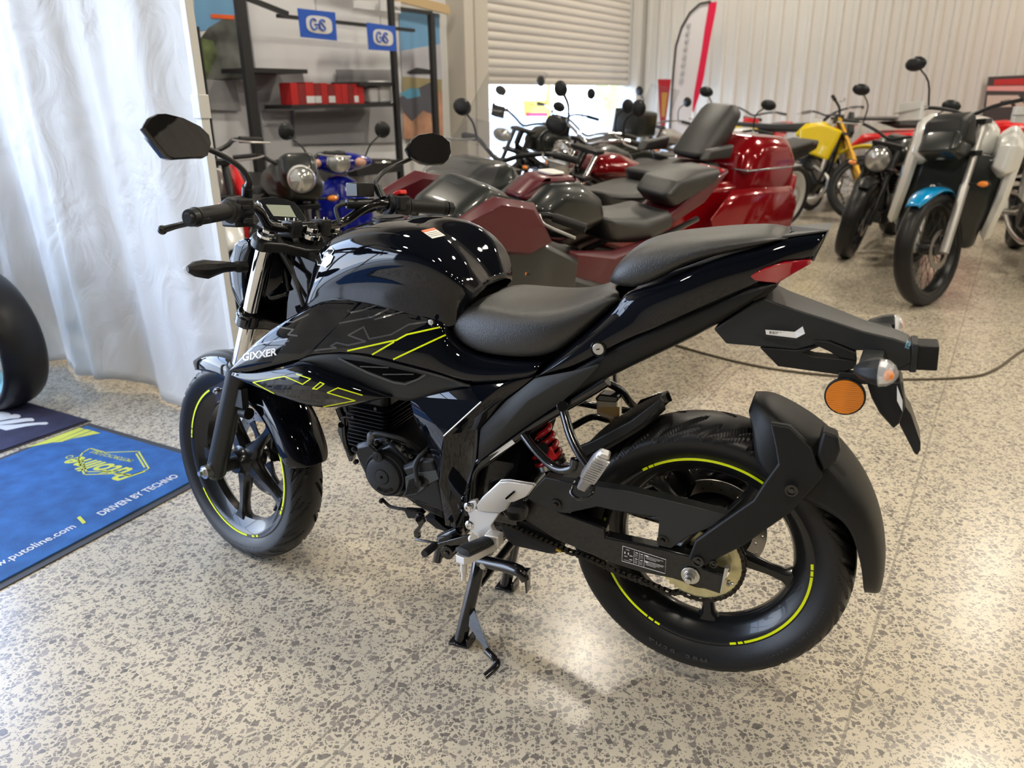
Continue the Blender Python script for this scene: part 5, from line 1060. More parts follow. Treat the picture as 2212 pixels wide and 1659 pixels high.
hb(slabpx('Q', [(290, 640), (330, 590), (450, 560), (500, 590), (540, 640), (690, 570), (760, 600), (860, 700), (910, 760), (900, 1000), (800, 1160), (600, 1150), (450, 990), (380, 850)], .10, .128, .010), 'generator_housing', ENG, bevel=.004)
gc = P('Q', 615, 925, .150); h = MB(); h.lathe(gc + V3([0, -.025, 0]), (0, 1, 0), [(.0575, 0), (.0575, .012), (.055, .018), (.052, .018), (.050, .016), (.049, .016), (.047, .024), (.042, .026), (.0195, .0265), (.0185, .025), (.0175, .0285), (.015, .029), (0, .029)], 64); gco = hb(h, 'generator_cover', ENGB, bevel=0, smooth=25)
h = MB(); h.cyl(gc + V3([0, .004, 0]), gc + V3([0, .0046, 0]), .004, n=6); hb(h, 'hex_socket', DARK, gco)
pg = P('Q', 558, 720, .152); h = MB(); h.cyl(pg + V3([0, -.02, 0]), pg, .0135, n=28); h.cyl(pg, pg + V3([0, .001, 0]), .0105, n=28); h.box(pg + V3([0, .0012, 0]), (.0016, .002, .011)); hb(h, 'inspection_plug', ENG, gco, bevel=.0006)
vs, fs = text_geo('SUZUKI', .0125, extr=.0008, space=1.15, bold=.0002); h = MB(); ac = math.radians(-82)
def cw(v): a = ac - 0 + v[0] / .036; r = .036 - v[1]; return gc + V3([-r * math.cos(a) * 0 + 0, 0, 0])
out = []
for v in vs: a = -math.pi / 2 + v[0] / .038 + .12; r = .038 - v[1]; out.append(gc + V3([-r * math.cos(a), .0022 + v[2], r * math.sin(a)]))
h.add(out, fs); hb(h, 'cover_lettering', ENG, gco, smooth=0)
hb(slabpx('Q', [(800, 820), (910, 780), (950, 730), (1150, 740), (1200, 850), (1240, 1050), (1290, 1330), (1200, 1290), (870, 1180), (800, 1140), (850, 1050), (850, 920)], .10, .142, .010), 'sprocket_cover', ENGB, bevel=.003)
hb(slabpx('Q', [(850, 930), (950, 890), (1180, 860), (1215, 950), (1090, 1010), (1040, 1070), (960, 1120), (860, 1130)], .141, .145, .002), 'carbon_inlay', mat('ribbed_inlay', (0.06, .068, .072), .5, .2))
h = MB()
for k in range(9):
    a_, b_ = P('Q', 860 + k * 14, 1120 - k * 3, .1458), P('Q', 900 + k * 18, 960 - k * 6, .1458); h.tube([a_, b_], .0012, 5)
hb(h, 'inlay_ribs', ENG)
q = P('Q', 1000, 985, .150); h = MB(); h.cyl(q + V3([0, -.01, 0]), q + V3([0, .006, 0]), .010, n=24); h.slab([(x_ + q[0], z_ + q[2]) for x_, z_ in ((.013, -.006), (.012, .012), (0, .016), (-.02, .012), (-.026, .004), (-.018, -.012), (0, -.016))], q[1] - .012, q[1] - .004, .002); hb(h, 'clutch_arm', ENG, bevel=.001)
h = MB(); h.tube([q + V3([0, .005, .005]), P('Q', 970, 900, .152), P('Q', 965, 800, .150), P('Q', 1010, 710, .14), P('Q', 1090, 640, .12), P('Q', 1180, 560, .09)], .0055, 10, sm=6); hb(h, 'clutch_cable', RUBG)
h = MB(); h.tube([P('Q', 500, 500, .125), P('Q', 560, 470, .125), P('Q', 700, 495, .125), P('Q', 830, 530, .12), P('Q', 920, 590, .11), P('Q', 1000, 650, .10)], .006, 10, sm=6); hb(h, 'breather_hose', RUBG)
h = MB(); h.cyl(P('Q', 490, 580, .115), P('Q', 490, 500, .125), .009, n=16); h.ball(P('Q', 500, 495, .125), .011); hb(h, 'hose_elbow', mat('grey_rubber', (.10, .11, .12), .5))
for x, y in ((565, 560), (685, 535), (850, 610), (935, 695), (330, 625), (1060, 680), (620, 1170), (350, 760)):
    b = P('Q', x, y, .122); h = MB(); h.cyl(b, b + V3([0, .010, 0]), .0062, n=6); h.cyl(b + V3([0, .010, 0]), b + V3([0, .013, 0]), .003, n=8); hb(h, 'cover_bolt', BUNG)
bpd = P('Q', 990, 1205, .1425); h = MB(); fit = [P('Q', x, y, .1428) for x, y in ((935, 1215), (965, 1180), (1070, 1210), (1045, 1245))]; h.tube(fit + [fit[0]], .0009, 5); hb(h, 'raised_emblem', ENG)
# front engine brackets, radiator-side plate, belly
h = MB(); h.slab([(p[0], p[2]) for p in PL('Q', [(150, 430), (170, 340), (200, 330), (300, 560), (330, 620), (300, 760), (275, 760)], .05)], .035, .055, .002); h.tube([P('Q', 205, 300, .06), P('Q', 230, 560, .06), P('Q', 300, 700, .06)], .007, 8, sm=5); h.tube([P('Q', 260, 230, .02), P('Q', 240, 400, .02), P('Q', 400, 440, .03)], .010, 8, sm=5); h.cyl(P('Q', 180, 380, .05), P('Q', 180, 380, .07), .008); h.tube([P('Q', 160, 200, .03), P('Q', 300, 560, .03)], .011, 8); hb(h, 'engine_mount', FRAMEB, bevel=.001)
h = MB(); q = [(p[0], p[2]) for p in PL('Q', [(1080, 1330), (1180, 1300), (1340, 1400), (1500, 1500), (1480, 1560), (1330, 1500), (1180, 1430)], .06)]; h.slab(q, -.10, .08, .012); hb(h, 'engine_sump', MATTB)
# exhaust header and muffler on the right, silencer box in front of the rear wheel
h = MB(); q = [(p[0], p[2]) for p in PL('F', [(620, 480), (700, 500), (1165, 640), (1160, 680), (1080, 790), (1030, 805), (760, 745), (700, 690), (640, 560)], .085)]; h.slab(q, -.06, .064, .012); hb(h, 'silencer_box', mat('silencer_black', (.015, .015, .016), .5))
h = MB(); h.tube([c_b + cd_ * .14 + V3([.06, -.05, 0]), V3([.90, -.07, .42]), V3([.84, -.09, .24]), V3([.66, -.11, .17]), V3([.40, -.13, .20]), V3([.15, -.17, .32])], [.018, .018, .018, .018, .02, .025], 14, sm=6); h.tube([V3([.15, -.17, .32]), V3([-.05, -.185, .40]), V3([-.22, -.19, .47])], [.04, .055, .05], 18, sm=4); hb(h, 'exhaust', FRAMEB)
# ---- swingarm
SPV = P('F', 800, 430, .115); 
h = MB(); arm = [P('F', 700, 400, .10), P('F', 850, 380, .10), P('C', 900, 1100, .108), P('C', 1150, 1205, .115), P('C', 1500, 1330, .118), P('E', 300, 830, .120), P('E', 640, 900, .120), P('E', 800, 940, .120), P('R', 520, 1075, .120), P('R', 790, 1165, .120), P('R', 740, 1430, .120), P('E', 700, 1080, .120), P('E', 500, 1040, .120), P('E', 300, 975, .120), P('E', 0, 880 - 35, .118), P('C', 1000, 1310, .112), P('C', 800, 1230, .108), P('F', 700, 500, .10)]
arm = [arm[i] for i in (0, 1, 2, 3, 4, 5, 6, 7, 8, 9, 10, 11, 12, 13, 14, 16, 17)]
h.rings([[p for p in arm], [V3([p[0], p[1] - .030, p[2]]) for p in arm]]); sa = hb(h, 'swingarm', mat('swingarm_black', (.009, .0095, .010), .24, .1, .4), bevel=.004, seg=3)
h = MB(); h.rings([[MIR(p) for p in arm], [V3([p[0], -p[1] + .030, p[2]]) for p in arm]]); h.tube([V3([.30, .11, .39]), V3([.30, -.11, .39])], .03, 16); h.tube([V3([.41, .12, .37]), V3([.41, -.12, .37])], .035, 16); hb(h, 'swingarm_crossmember', FRAMEB, sa, bevel=.004)
# spec label on the swingarm
lbq = PL('E', [(402, 883), (660, 965), (655, 1048), (396, 972)], .1215); h = MB(); outl = lbq + [lbq[0]]; h.tube(outl, .0006, 4)
def lq(u, v): return lbq[0] * (1 - u) * (1 - v) + lbq[1] * u * (1 - v) + lbq[2] * u * v + lbq[3] * (1 - u) * v + V3([0, .0004, 0])
def lrect(u0, v0, u1, v1): h.add([lq(u0, v0), lq(u1, v0), lq(u1, v1), lq(u0, v1)], [(0, 1, 2, 3)])
for u in (.27, .39, .51): lrect(u, .08, u + .006, .95)
lrect(.51, .5, .97, .52)
for r_ in range(2):
    for c_ in range(2): 
        lrect(.30 + c_ * .12, .14 + r_ * .42, .36 + c_ * .12, .19 + r_ * .42)
        for k in range(3): lrect(.29 + c_ * .12, .28 + k * .08 + r_ * .42, .36 + c_ * .12, .295 + k * .08 + r_ * .42)
    for k in range(3): lrect(.55, .28 + k * .09 + r_ * .42 - .12, .94 - .08 * k, .30 + k * .09 + r_ * .42 - .12)
    lrect(.53, .12 + r_ * .42, .60, .2 + r_ * .42)
lrect(.08, .14, .16, .17); lrect(.05, .32, .07, .46); lrect(.13, .32, .15, .46); lrect(.05, .6, .12, .63); lrect(.17, .72, .24, .76); lrect(.17, .47, .24, .51); lrect(.04, .86, .22, .875)
hb(h, 'spec_label', WHITED, sa, smooth=0, label='white printed label on black')
# axle nut
b = P('R', 330, 1165, .121); h = MB(); h.cyl(b, b + V3([0, .003, 0]), .0195, n=36); h.cyl(b + V3([0, .003, 0]), b + V3([0, .006, 0]), .0135, n=30); h.cyl(b + V3([0, .006, 0]), b + V3([0, .016, 0]), .0105, n=6); h.cyl(b + V3([0, .016, 0]), b + V3([0, .026, 0]), .0065, n=16); hb(h, 'axle_nut', STEEL, sa, bevel=.0006)
h = MB(); h.rings([[P('R', x, y, .121) for x, y in ((800, 1075), (860, 1070), (740, 1430), (735, 1400))], [P('R', x, y, .095) for x, y in ((800, 1075), (860, 1070), (740, 1430), (735, 1400))]]); q = P('R', 830, 1270, .108); h.cyl(q, P('R', 930, 1290, .108), .003, n=10); h.cyl(q, q + V3([-.006, 0, 0]), .007, n=6); hb(h, 'chain_adjuster', STEEL, sa, bevel=.0005)
# ---- chain: loop around both sprockets
CY_ = .076; FSC = P('C', 520, 1150, CY_); FSC = V3([.415, CY_, .352])
ptsc = []
lowpts = [P('C', 620, 1262, CY_), P('C', 800, 1335, CY_), P('C', 1000, 1425, CY_), P('C', 1200, 1510, CY_), P('E', 200, 955, CY_), P('E', 400, 1050, CY_), P('E', 550, 1105, CY_), P('E', 690, 1165, CY_)]
a0_ = math.atan2(lowpts[-1][2] - .30, lowpts[-1][0]); R_c = .0935
up0 = V3([0, CY_, .30]); 
loop = list(lowpts); t = a0_
ts = np.linspace(a0_, a0_ - math.radians(172), 22)
for t in ts[1:]: loop.append(V3([R_c * math.cos(t), CY_, .30 + R_c * math.sin(t)]))
loop.append(V3([.20, CY_, .395])); loop.append(V3([.415, CY_, .385]))
for t in np.linspace(math.pi / 2, -math.pi / 2.2, 8)[1:]: loop.append(V3([.415 + .033 * math.cos(t), CY_, .352 + .033 * math.sin(t)]))
loop.append(lowpts[0])
acc = [0]; 
for a_, b_ in zip(loop, loop[1:]): acc.append(acc[-1] + np.linalg.norm(b_ - a_))
def along(s_):
    for i in range(len(acc) - 1):
        if s_ <= acc[i + 1]: k = (s_ - acc[i]) / max(acc[i + 1] - acc[i], 1e-9); return loop[i] * (1 - k) + loop[i + 1] * k
    return loop[-1]
NL = int(acc[-1] / .0127); 
h = MB(); CHN = mat('chain_steel', (.045, .042, .038), .38, .85)
for i in range(NL):
    a_, b_ = along(i * acc[-1] / NL), along((i + 1) * acc[-1] / NL); d = b_ - a_; L = np.linalg.norm(d); d /= L; q = V3([-d[2], 0, d[0]]); w_ = .0065 if i % 2 else .0048
    poly = [a_ - d * .004 + q * .0, a_ - d * .002 + q * .0045, a_ + d * L * .5 + q * .0033, b_ + d * .002 + q * .0045, b_ + d * .004, b_ + d * .002 - q * .0045, a_ + d * L * .5 - q * .0033, a_ - d * .002 - q * .0045]
    for s_ in (1, -1): h.rings([[p + V3([0, s_ * w_, 0]) for p in poly], [p + V3([0, s_ * (w_ + .0014), 0]) for p in poly]])
    h.cyl(a_ - V3([0, .0085, 0]), a_ + V3([0, .0088, 0]), .0021, n=8)
ch = hb(h, 'drive_chain', CHN, smooth=0)
ml = min(range(NL), key=lambda i: np.linalg.norm(along(i * acc[-1] / NL) - P('C', 1115, 1480, CY_))); a_, b_ = along(ml * acc[-1] / NL), along((ml + 1) * acc[-1] / NL); h = MB(); h.tube([a_ + V3([0, .0095, 0]), b_ + V3([0, .0095, 0])], .005, 10); hb(h, 'master_link', mat('brass_link', (.65, .45, .08), .35, .6), ch)
h = MB(); h.cyl(FSC + V3([0, -.004, 0]), FSC + V3([0, .004, 0]), .03, n=24); hb(h, 'front_sprocket', STEEL)
# ---- chain guard
cg = PL('C', [(1020, 925, .128), (1250, 975, .128), (1440, 1000, .128), (1700, 1040, .126), (2000, 1110, .124), (2212, 1160, .122)]) + [P('E', 1020, 700, .118), P('R', 640, 500, .116), P('R', 290, 640, .116), P('E', 690, 900, .116), P('E', 605, 880, .118), P('E', 618, 735, .12), P('E', 560, 715, .121), P('C', 1900, 1240, .124), P('C', 1560, 1190, .127), P('C', 1440, 1160, .128), P('C', 1190, 1215, .130), P('C', 1070, 1195, .130), P('C', 885, 1100, .130), P('C', 950, 1000, .128)]
h = MB(); h.rings([cg, [V3([p[0], p[1] - .028, p[2]]) for p in cg]]); cgo = hb(h, 'chain_guard', MATTE, bevel=.003)
for w_, x, y, l in (('C', 1112, 1140, .131), ('E', 640, 848, .118)):
    b = P(w_, x, y, l); h = MB(); h.cyl(b, b + V3([0, .003, 0]), .012, n=24); h.cyl(b + V3([0, .003, 0]), b + V3([0, .008, 0]), .0055, n=6); hb(h, 'guard_bolt', BUNG, cgo)
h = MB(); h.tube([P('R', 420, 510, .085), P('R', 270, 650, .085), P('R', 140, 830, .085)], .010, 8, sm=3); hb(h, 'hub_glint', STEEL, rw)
# ---- rear hugger with its arm
ha = PL('E', [(790, 965, .130), (832, 855, .130), (1000, 735, .130), (1180, 610, .128), (1250, 500, .125), (1326, 395, .120), (1308, 290, .112), (1278, 150, .098), (1400, 170, .096), (1530, 300, .102), (1560, 400, .105), (1600, 470, .103), (1520, 560, .110), (1400, 690, .122), (1240, 800, .128), (1130, 880, .130), (1000, 945, .131), (900, 1000, .131), (835, 1008, .131)])
cen = P('E', 1430, 500, .125)
h = MB(); h.rings([ha, [V3([p[0], p[1] - .016, p[2]]) for p in ha]]); ho = hb(h, 'hugger_arm', MATTB, bevel=.004, seg=3)
for x, y, r in ((1410, 550, .012), (852, 975, .012), (945, 990, .008)):
    b = P('E', x, y, .128 if x > 1000 else .132); h = MB(); h.lathe(b, (0, 1, 0), [(r, -.001), (r, .003), (r * .75, .003), (r * .7, .0), (0, .0)], 24); h.cyl(b, b + V3([0, .003, 0]), r * .4, n=6); hb(h, 'arm_bolt', FRAMEB, ho)
def hug(deg, hw, r, drop):
    return [pol(RC, r, deg, 0), pol(RC, r - .002, deg, hw * .5), pol(RC, r - .010, deg, hw * .88), pol(RC, r - .026, deg, hw), pol(RC, r - .026 - drop, deg, hw + .003)]
def pdeg(w, x, y, l): p = P(w, x, y, l); return math.degrees(math.atan2(p[2] - .30, p[0])) % 360, math.hypot(p[0], p[2] - .30)
for nm, a_ in (('top', ('E', 1320, 70, .06)), ('bulge', ('E', 1620, 180, .05)), ('right', ('E', 1850, 500, .04)), ('tip', ('E', 1975, 900, .05)), ('tipb', ('E', 1940, 965, .05)), ('edge', ('E', 1640, 600, .09)), ('low', ('E', 1800, 830, .08))): print('HUG', nm, pdeg(*a_))
rows = [hug(*q) for q in ((103, .035, .372, .0), (107, .062, .378, .035), (113, .082, .372, .085), (122, .090, .370, .09), (132, .092, .368, .08), (142, .092, .366, .05), (150, .092, .364, .022), (158, .086, .362, .02), (165, .078, .360, .02), (172, .068, .358, .016), (179, .055, .356, .012), (184, .04, .355, .006), (186, .02, .354, .002))]
loftsym(rows, 'rear_hugger', MATTB, sub=2, solid=.004)
q = [P('E', x, y, .088) for x, y in ((1575, 270), (1600, 185), (1690, 220), (1705, 300), (1680, 370), (1600, 430), (1560, 330))]
h = MB(); h.rings([[p + V3([0, .010, 0]) for p in q], [V3([p[0] + .004, .03, p[2] - .012]) for p in q]]); hb(h, 'hugger_bridge', MATTB, bevel=.006, seg=3)
# inner rear fender in front of the tyre
rows = []
for deg, hw, r in ((24, .05, .345), (34, .07, .343), (44, .078, .338), (54, .080, .336), (63, .078, .340), (69, .060, .346), (74, .022, .358)):
    rows.append([pol(RC, r, deg, 0), pol(RC, r, deg, hw * .6), pol(RC, r - .006, deg, hw), pol(RC, r - .03, deg, hw + .006)])
loftsym(rows, 'inner_fender', MATTB, sub=1, solid=.004)
q = [P('C', x, y, .09) for x, y in ((1250, 700), (1400, 640), (1700, 480), (1940, 300), (1960, 330), (1800, 500), (1650, 600), (1480, 690), (1300, 790))]; h = MB(); h.rings([q, [p - V3([0, .012, 0]) for p in q]]); hb(h, 'fender_stay', MATTB, bevel=.002)
# ---- rear shock
s0, s1 = P('C', 960, 560, .02), P('C', 1060, 790, .02); s0 = s0 + (s0 - s1) * .5; ax = (s1 - s0); L = np.linalg.norm(ax); ax /= L; x, y, _ = MB().frame(ax)
h = MB(); h.cyl(s0, s1 + ax * .03, .022, n=20); sh = hb(h, 'shock_absorber', FRAMEB)
h = MB(); NT = 5.2; h.tube([s0 + ax * (L * k / 120) + (x * math.cos(2 * math.pi * NT * k / 120) + y * math.sin(2 * math.pi * NT * k / 120)) * .031 for k in range(121)], .0068, 12); hb(h, 'shock_spring', REDS, sh, label='red')
h = MB(); h.cyl(s1 - ax * .0, s1 + ax * .012, .038, n=28); hb(h, 'preload_ring', STEEL, sh); q = P('C', 1060, 740, .06); h = MB(); h.box(q, (.022, .006, .03), rot((0, 1, 0), .5)); hb(h, 'red_tag', REDS, sh, bevel=.001); h = MB(); h.box(q + V3([.018, -.004, -.012]), (.016, .004, .022), rot((0, 1, 0), .5)); hb(h, 'pink_tag', mat('pink_tag', (.75, .35, .30), .4), sh)
# ---- tubes of the passenger footrest and rack
h = MB(); lps = [P('C', 850, 585, .12), P('C', 930, 690, .135), P('C', 1060, 820, .15), P('C', 1150, 865, .16), P('C', 1240, 850, .165), P('C', 1262, 780, .165)]; h.tube(lps, .0095, 14, sm=6)
h.tube([P('C', 1160, 360, .12), P('C', 1185, 450, .13), P('C', 1230, 600, .15), P('C', 1300, 740, .165), P('C', 1400, 880, .175)], .0098, 14, sm=6); h.cyl(P('C', 1160, 360, .10), P('C', 1160, 360, .13), .012)
q = PL('C', [(1180, 850, .165), (1262, 775, .166), (1345, 765, .168), (1420, 880, .172), (1400, 960, .172), (1300, 940, .168), (1165, 920, .162)]); h.rings([q, [p - V3([0, .004, 0]) for p in q]]); hb(h, 'footrest_hanger', FRAMEB, bevel=.001)
pq = [P('F', 1270, 290, .185), P('F', 1330, 190, .225), P('F', 1430, 55, .27)]
h = MB(); ax = (pq[2] - pq[0]); L = np.linalg.norm(ax); ax /= L; yv = V3([1, 0, 0]) - ax * ax[0]; yv /= np.linalg.norm(yv); zv = np.cross(ax, yv)
h.rings([[pq[0] + ax * L * t + yv * a * w_ + zv * b * d_ for a, b in ((-1, -.7), (-.7, -1), (.7, -1), (1, -.7), (1, .7), (.7, 1), (-.7, 1), (-1, .7))] for t, w_, d_ in ((0, .010, .010), (.28, .012, .010), (.3, .017, .011), (.8, .016, .010), (.97, .011, .009), (1.0, .006, .006))]); pf = hb(h, 'passenger_footrest', ALUC, bevel=.001)
h = MB()
for k in range(11): t = .32 + .06 * k; h.rings([[pq[0] + ax * L * (t + e_) + yv * a * .014 + zv * .011 * b for a, b in ((-1, .9), (1, .9), (1, 1.25), (-1, 1.25))] for e_ in (0, .025)])
hb(h, 'footrest_ribs', ALUC, pf)
h = MB(); b0 = pq[0]; h.tube([b0 + V3([.02, -.01, .004]), b0 + V3([.022, .008, -.014]), b0 + V3([.0, .014, -.022]), b0 + V3([-.022, .008, -.010]), b0 + V3([-.022, -.01, .006])], .0035, 8, sm=4); h.cyl(b0 + V3([.02, 0, 0]), b0 + V3([-.024, 0, .0]), .0045, n=12); hb(h, 'footrest_clip', FRAMEB, pf)
h = MB(); r1 = [P('C', 1480, 150, -.10), P('C', 1620, 230, -.115), P('C', 1700, 330, -.13), P('C', 1750, 380, -.15)]; h.tube(r1, .0095, 12, sm=4); r2 = [P('C', 1230, 530, -.08), P('C', 1400, 445, -.11), P('C', 1540, 470, -.13), P('C', 1620, 430, -.15)]; h.tube(r2, .0085, 12, sm=4); h.tube([P('C', 1230, 320, -.09), P('C', 1420, 355, -.12), P('C', 1700, 400, -.14)], .009, 12, sm=4)
q = PL('C', [(1720, 390, -.15), (1780, 310, -.16), (1990, 240, -.17), (2015, 260, -.17), (2020, 320, -.17), (1900, 430, -.165), (1880, 405, -.165), (1990, 310, -.17), (1985, 275, -.17), (1800, 340, -.16), (1760, 430, -.15)]); h.rings([q, [p - V3([0, .005, 0]) for p in q]]); hb(h, 'footrest_hanger', FRAMEB, bevel=.001)
q0_, q1_ = P('C', 1850, 340, -.19), P('C', 1950, 285, -.25); h = MB(); h.tube([q0_, q1_], [.010, .007], 8); 
for k in range(6): h.box(q0_ + (q1_ - q0_) * k / 5 + V3([0, 0, .008]), (.02, .006, .006))
hb(h, 'passenger_footrest', ALUC)
# brake fluid reservoir
q = [P('C', x, y, -.10) for x, y in ((1448, 290), (1620, 300), (1620, 440), (1600, 460), (1450, 410))]; h = MB(); h.rings([[p + V3([0, .016, 0]) for p in q], [p - V3([0, .016, 0]) for p in q]]); ro = hb(h, 'rear_brake_reservoir', FLUID, bevel=.003, label='milky translucent body with amber fluid')
q = [P('C', x, y, -.10) for x, y in ((1440, 275), (1480, 245), (1620, 262), (1625, 295), (1600, 312), (1445, 298))]; h = MB(); h.rings([[p + V3([0, .018, 0]) for p in q], [p - V3([0, .018, 0]) for p in q]]); hb(h, 'reservoir_cap', FRAMEB, ro, bevel=.003)
q = [P('C', x, y, -.0835) for x, y in ((1452, 365), (1616, 365), (1616, 436), (1600, 452), (1454, 405))]; h = MB(); h.add(q, [(0, 1, 2, 3, 4)]); hb(h, 'fluid', mat('amber_fluid', (.80, .55, .20), .3), ro, smooth=0, label='amber')
h = MB(); h.cyl(P('C', 1540, 440, -.10), P('C', 1575, 470, -.10), .007); hb(h, 'reservoir_outlet', mat('amber_plastic', (.6, .35, .08), .3), ro)
# ---- rider footrest bracket (silver)
br = PL('F', [(480, 400, .150), (530, 385, .150), (545, 410, .152), (530, 450, .158), (600, 465, .162), (700, 470, .162), (640, 560, .162), (650, 590, .162), (710, 660, .164), (660, 720, .166), (620, 690, .168), (600, 650, .168), (560, 640, .168), (500, 600, .158), (475, 560, .150), (490, 500, .150), (470, 450, .150)])
h = MB(); h.rings([br, [V3([p[0], p[1] - .014, p[2]]) for p in br]]); bo = hb(h, 'footrest_bracket', ALU, bevel=.002)
hp = PL('F', [(540, 420, .168), (570, 380, .170), (700, 260, .176), (760, 257, .178), (925, 283, .180), (935, 290, .180), (880, 360, .178), (800, 395, .176), (765, 400, .174), (735, 455, .172), (700, 472, .170), (640, 470, .168), (545, 458, .167)])
h = MB(); cH = sum(hp) / len(hp) + V3([0, .006, 0]); n = len(hp); h.add(hp + [cH] + [p - V3([0, .010, 0]) for p in hp], [(i, (i + 1) % n, n) for i in range(n)] + [((i + 1) % n, i, n + 1 + i, n + 1 + (i + 1) % n) for i in range(n)] + [tuple(n + 1 + i for i in range(n))]); hb(h, 'heel_plate', ALU, bo, bevel=.0015, smooth=40)
h = MB(); q = PL('F', [(736, 372, .184), (792, 325, .184), (802, 333, .184), (745, 382, .184)]); h.rings([q, [p - V3([0, .004, 0]) for p in q]]); hb(h, 'heel_plate_slot', DARK, bo, smooth=0)
for x, y in ((488, 432), (497, 555)):
    b = P('F', x, y, .152); h = MB(); h.lathe(b, (0, 1, 0), [(.012, 0), (.012, .003), (.009, .005), (.008, .005), (.0075, .008), (.0045, .008), (.004, .005), (0, .005)], 24); hb(h, 'bracket_bolt', CHROME, bo)
# footrest
f0, f1 = P('F', 620, 680, .20), P('F', 430, 765, .285); ax = f1 - f0; L = np.linalg.norm(ax); ax /= L; yv = V3([1, 0, 0]) - ax * ax[0]; yv /= np.linalg.norm(yv); zv = np.cross(ax, yv); zv = zv if zv[2] > 0 else -zv
h = MB(); h.rings([[f0 + ax * L * t + yv * a * w_ + zv * (b * .008 - .010) for a, b in ((-1, -1), (1, -1), (1, 1), (-1, 1))] for t, w_ in ((-.15, .014), (.9, .018), (1.02, .012))]); h.cyl(f1 - zv * .014 - ax * .01, f1 - zv * .040 - ax * .01, .0075, n=12); h.cyl(f1 - zv * .040 - ax * .01, f1 - zv * .060 - ax * .01, .0055, n=12); fo = hb(h, 'rider_footrest', ALU, bevel=.001)
h = MB()
for k in range(12):
    t = .02 + k * .078; h.rings([[f0 + ax * L * (t + e_) + yv * .021 * math.cos(a) * s_ + zv * (.010 * math.sin(a) + .006) * (1 if s_ else 1) for a in np.linspace(-.4, math.pi + .4, 9)] for e_, s_ in ((0, .92), (.012, 1.0), (.055, 1.0), (.066, .92))])
hb(h, 'footrest_rubber', RUBG, fo)
h = MB(); h.box(f0 - ax * .012 + V3([0, -.012, 0]), (.035, .03, .03)); h.cyl(P('F', 515, 650, .175), P('F', 515, 650, .195), .011); hb(h, 'footrest_pivot', ALU, fo, bevel=.004)
# gear lever
h = MB(); q = PL('F', [(265, 685, .165), (480, 625, .165), (530, 640, .165), (520, 665, .165), (450, 690, .165), (270, 712, .165)]); h.rings([q, [p - V3([0, .006, 0]) for p in q]]); gl_ = hb(h, 'gear_lever', FRAMEB, bevel=.001)
g0, g1 = P('F', 255, 695, .175), P('F', 180, 755, .225); h = MB(); h.tube([g0, g1], .0085, 14); 
for k in range(8): q = g0 + (g1 - g0) * (.15 + k * .1); h.tube([q, q + (g1 - g0) * .03], .0095, 14)
hb(h, 'toe_rubber', RUBG, gl_)
h = MB(); h.tube([P('F', 270, 680, .16), P('F', 115, 655, .155)], .0032, 8); q = PL('F', [(110, 640, .15), (105, 600, .15), (140, 560, .15), (110, 510, .15), (130, 480, .15), (165, 495, .15), (180, 540, .15), (140, 600, .15), (145, 650, .15)]); h.rings([q, [p - V3([0, .010, 0]) for p in q]]); h.cyl(P('F', 137, 518, .15), P('F', 137, 518, .158), .007, n=8); hb(h, 'shift_linkage', FRAMEB, bevel=.001)
h = MB(); b = P('F', 335, 750, .17); h.cyl(b - V3([0, .05, 0]), b, .017, n=24); h.cyl(b, b + V3([0, .004, 0]), .007, n=6); h.tube([P('F', 270, 800, .12), P('F', 300, 640, .12), P('F', 420, 590, .12)], .012, 10); h.slab([(p[0], p[2]) for p in PL('F', [(260, 790, .12), (270, 720, .12), (320, 640, .12), (420, 575, .12), (440, 640, .12), (440, 700, .12), (310, 780, .12), (290, 805, .12)], .12)], .10, .12, .002); hb(h, 'stand_mount', FRAMEB, bevel=.001)
h = MB(); h.tube([P('Q', 610, 1160, .12), P('Q', 700, 1240, .12), P('Q', 850, 1270, .12), P('Q', 980, 1290, .11)], .004, 8, sm=5); h.slab([(p[0], p[2]) for p in PL('Q', [(835, 1280), (1000, 1290), (1040, 1330), (940, 1370), (880, 1370)], .11)], .09, .11, .003); hb(h, 'stand_switch', RUBG)
# ---- centre stand
FZ = -BO[2] / BM_[2, 2]
def onfloor(w, x, y):   # pixel on the floor -> local
    a, b, s_ = VW[w]; g_ = G(a + x / s_, b + y / s_); return BM_.T @ (g_ - BO)
fl = onfloor('F', 435, 1365); fr = onfloor('F', 745, 985); print('STAND', fl, fr)
pv = P('F', 560, 800, .10); pv = V3([pv[0], .10, pv[2]])
h = MB(); kn = P('F', 540, 900, .118)
h.tube([pv, kn, fl + V3([0, 0, .012])], .0165, 16); cs = hb(h, 'centre_stand', FRAMEB)
h = MB(); h.tube([V3([pv[0], -pv[1], pv[2]]), MIR(kn), fr + V3([0, 0, .012])], .0165, 16); h.tube([pv, MIR(pv)], .014, 14); h.tube([P('F', 560, 960, .10), V3([kn[0] - .03, -.10, kn[2] + .02])], .011, 12); h.tube([P('F', 540, 920, .11), P('F', 740, 750, -.08)], .013, 12); hb(h, 'stand_crossbar', FRAMEB, cs)
for q in (fl, fr):
    h = MB(); h.rings([[q + V3([x, y, z]) for x, y in ((-.026, -.02), (.026, -.02), (.026, .02), (-.026, .02))] for z in (.002, .008)]); h.rings([[q + V3([x, y, z]) for x, y in ((-.032, -.02), (-.026, -.02), (-.026, .02), (-.032, .02))] for z in (.004, .03)]); hb(h, 'stand_foot', FRAMEB, cs, bevel=.001)
tg = [P('F', 465, 1120, .125), P('F', 560, 1290, .16), P('F', 620, 1420, .185)]; h = MB(); q = PL('F', [(455, 1110, .125), (515, 1120, .13), (635, 1430, .185), (610, 1430, .185), (470, 1230, .135)]); h.rings([q, [p - V3([0, .006, 0]) for p in q]])
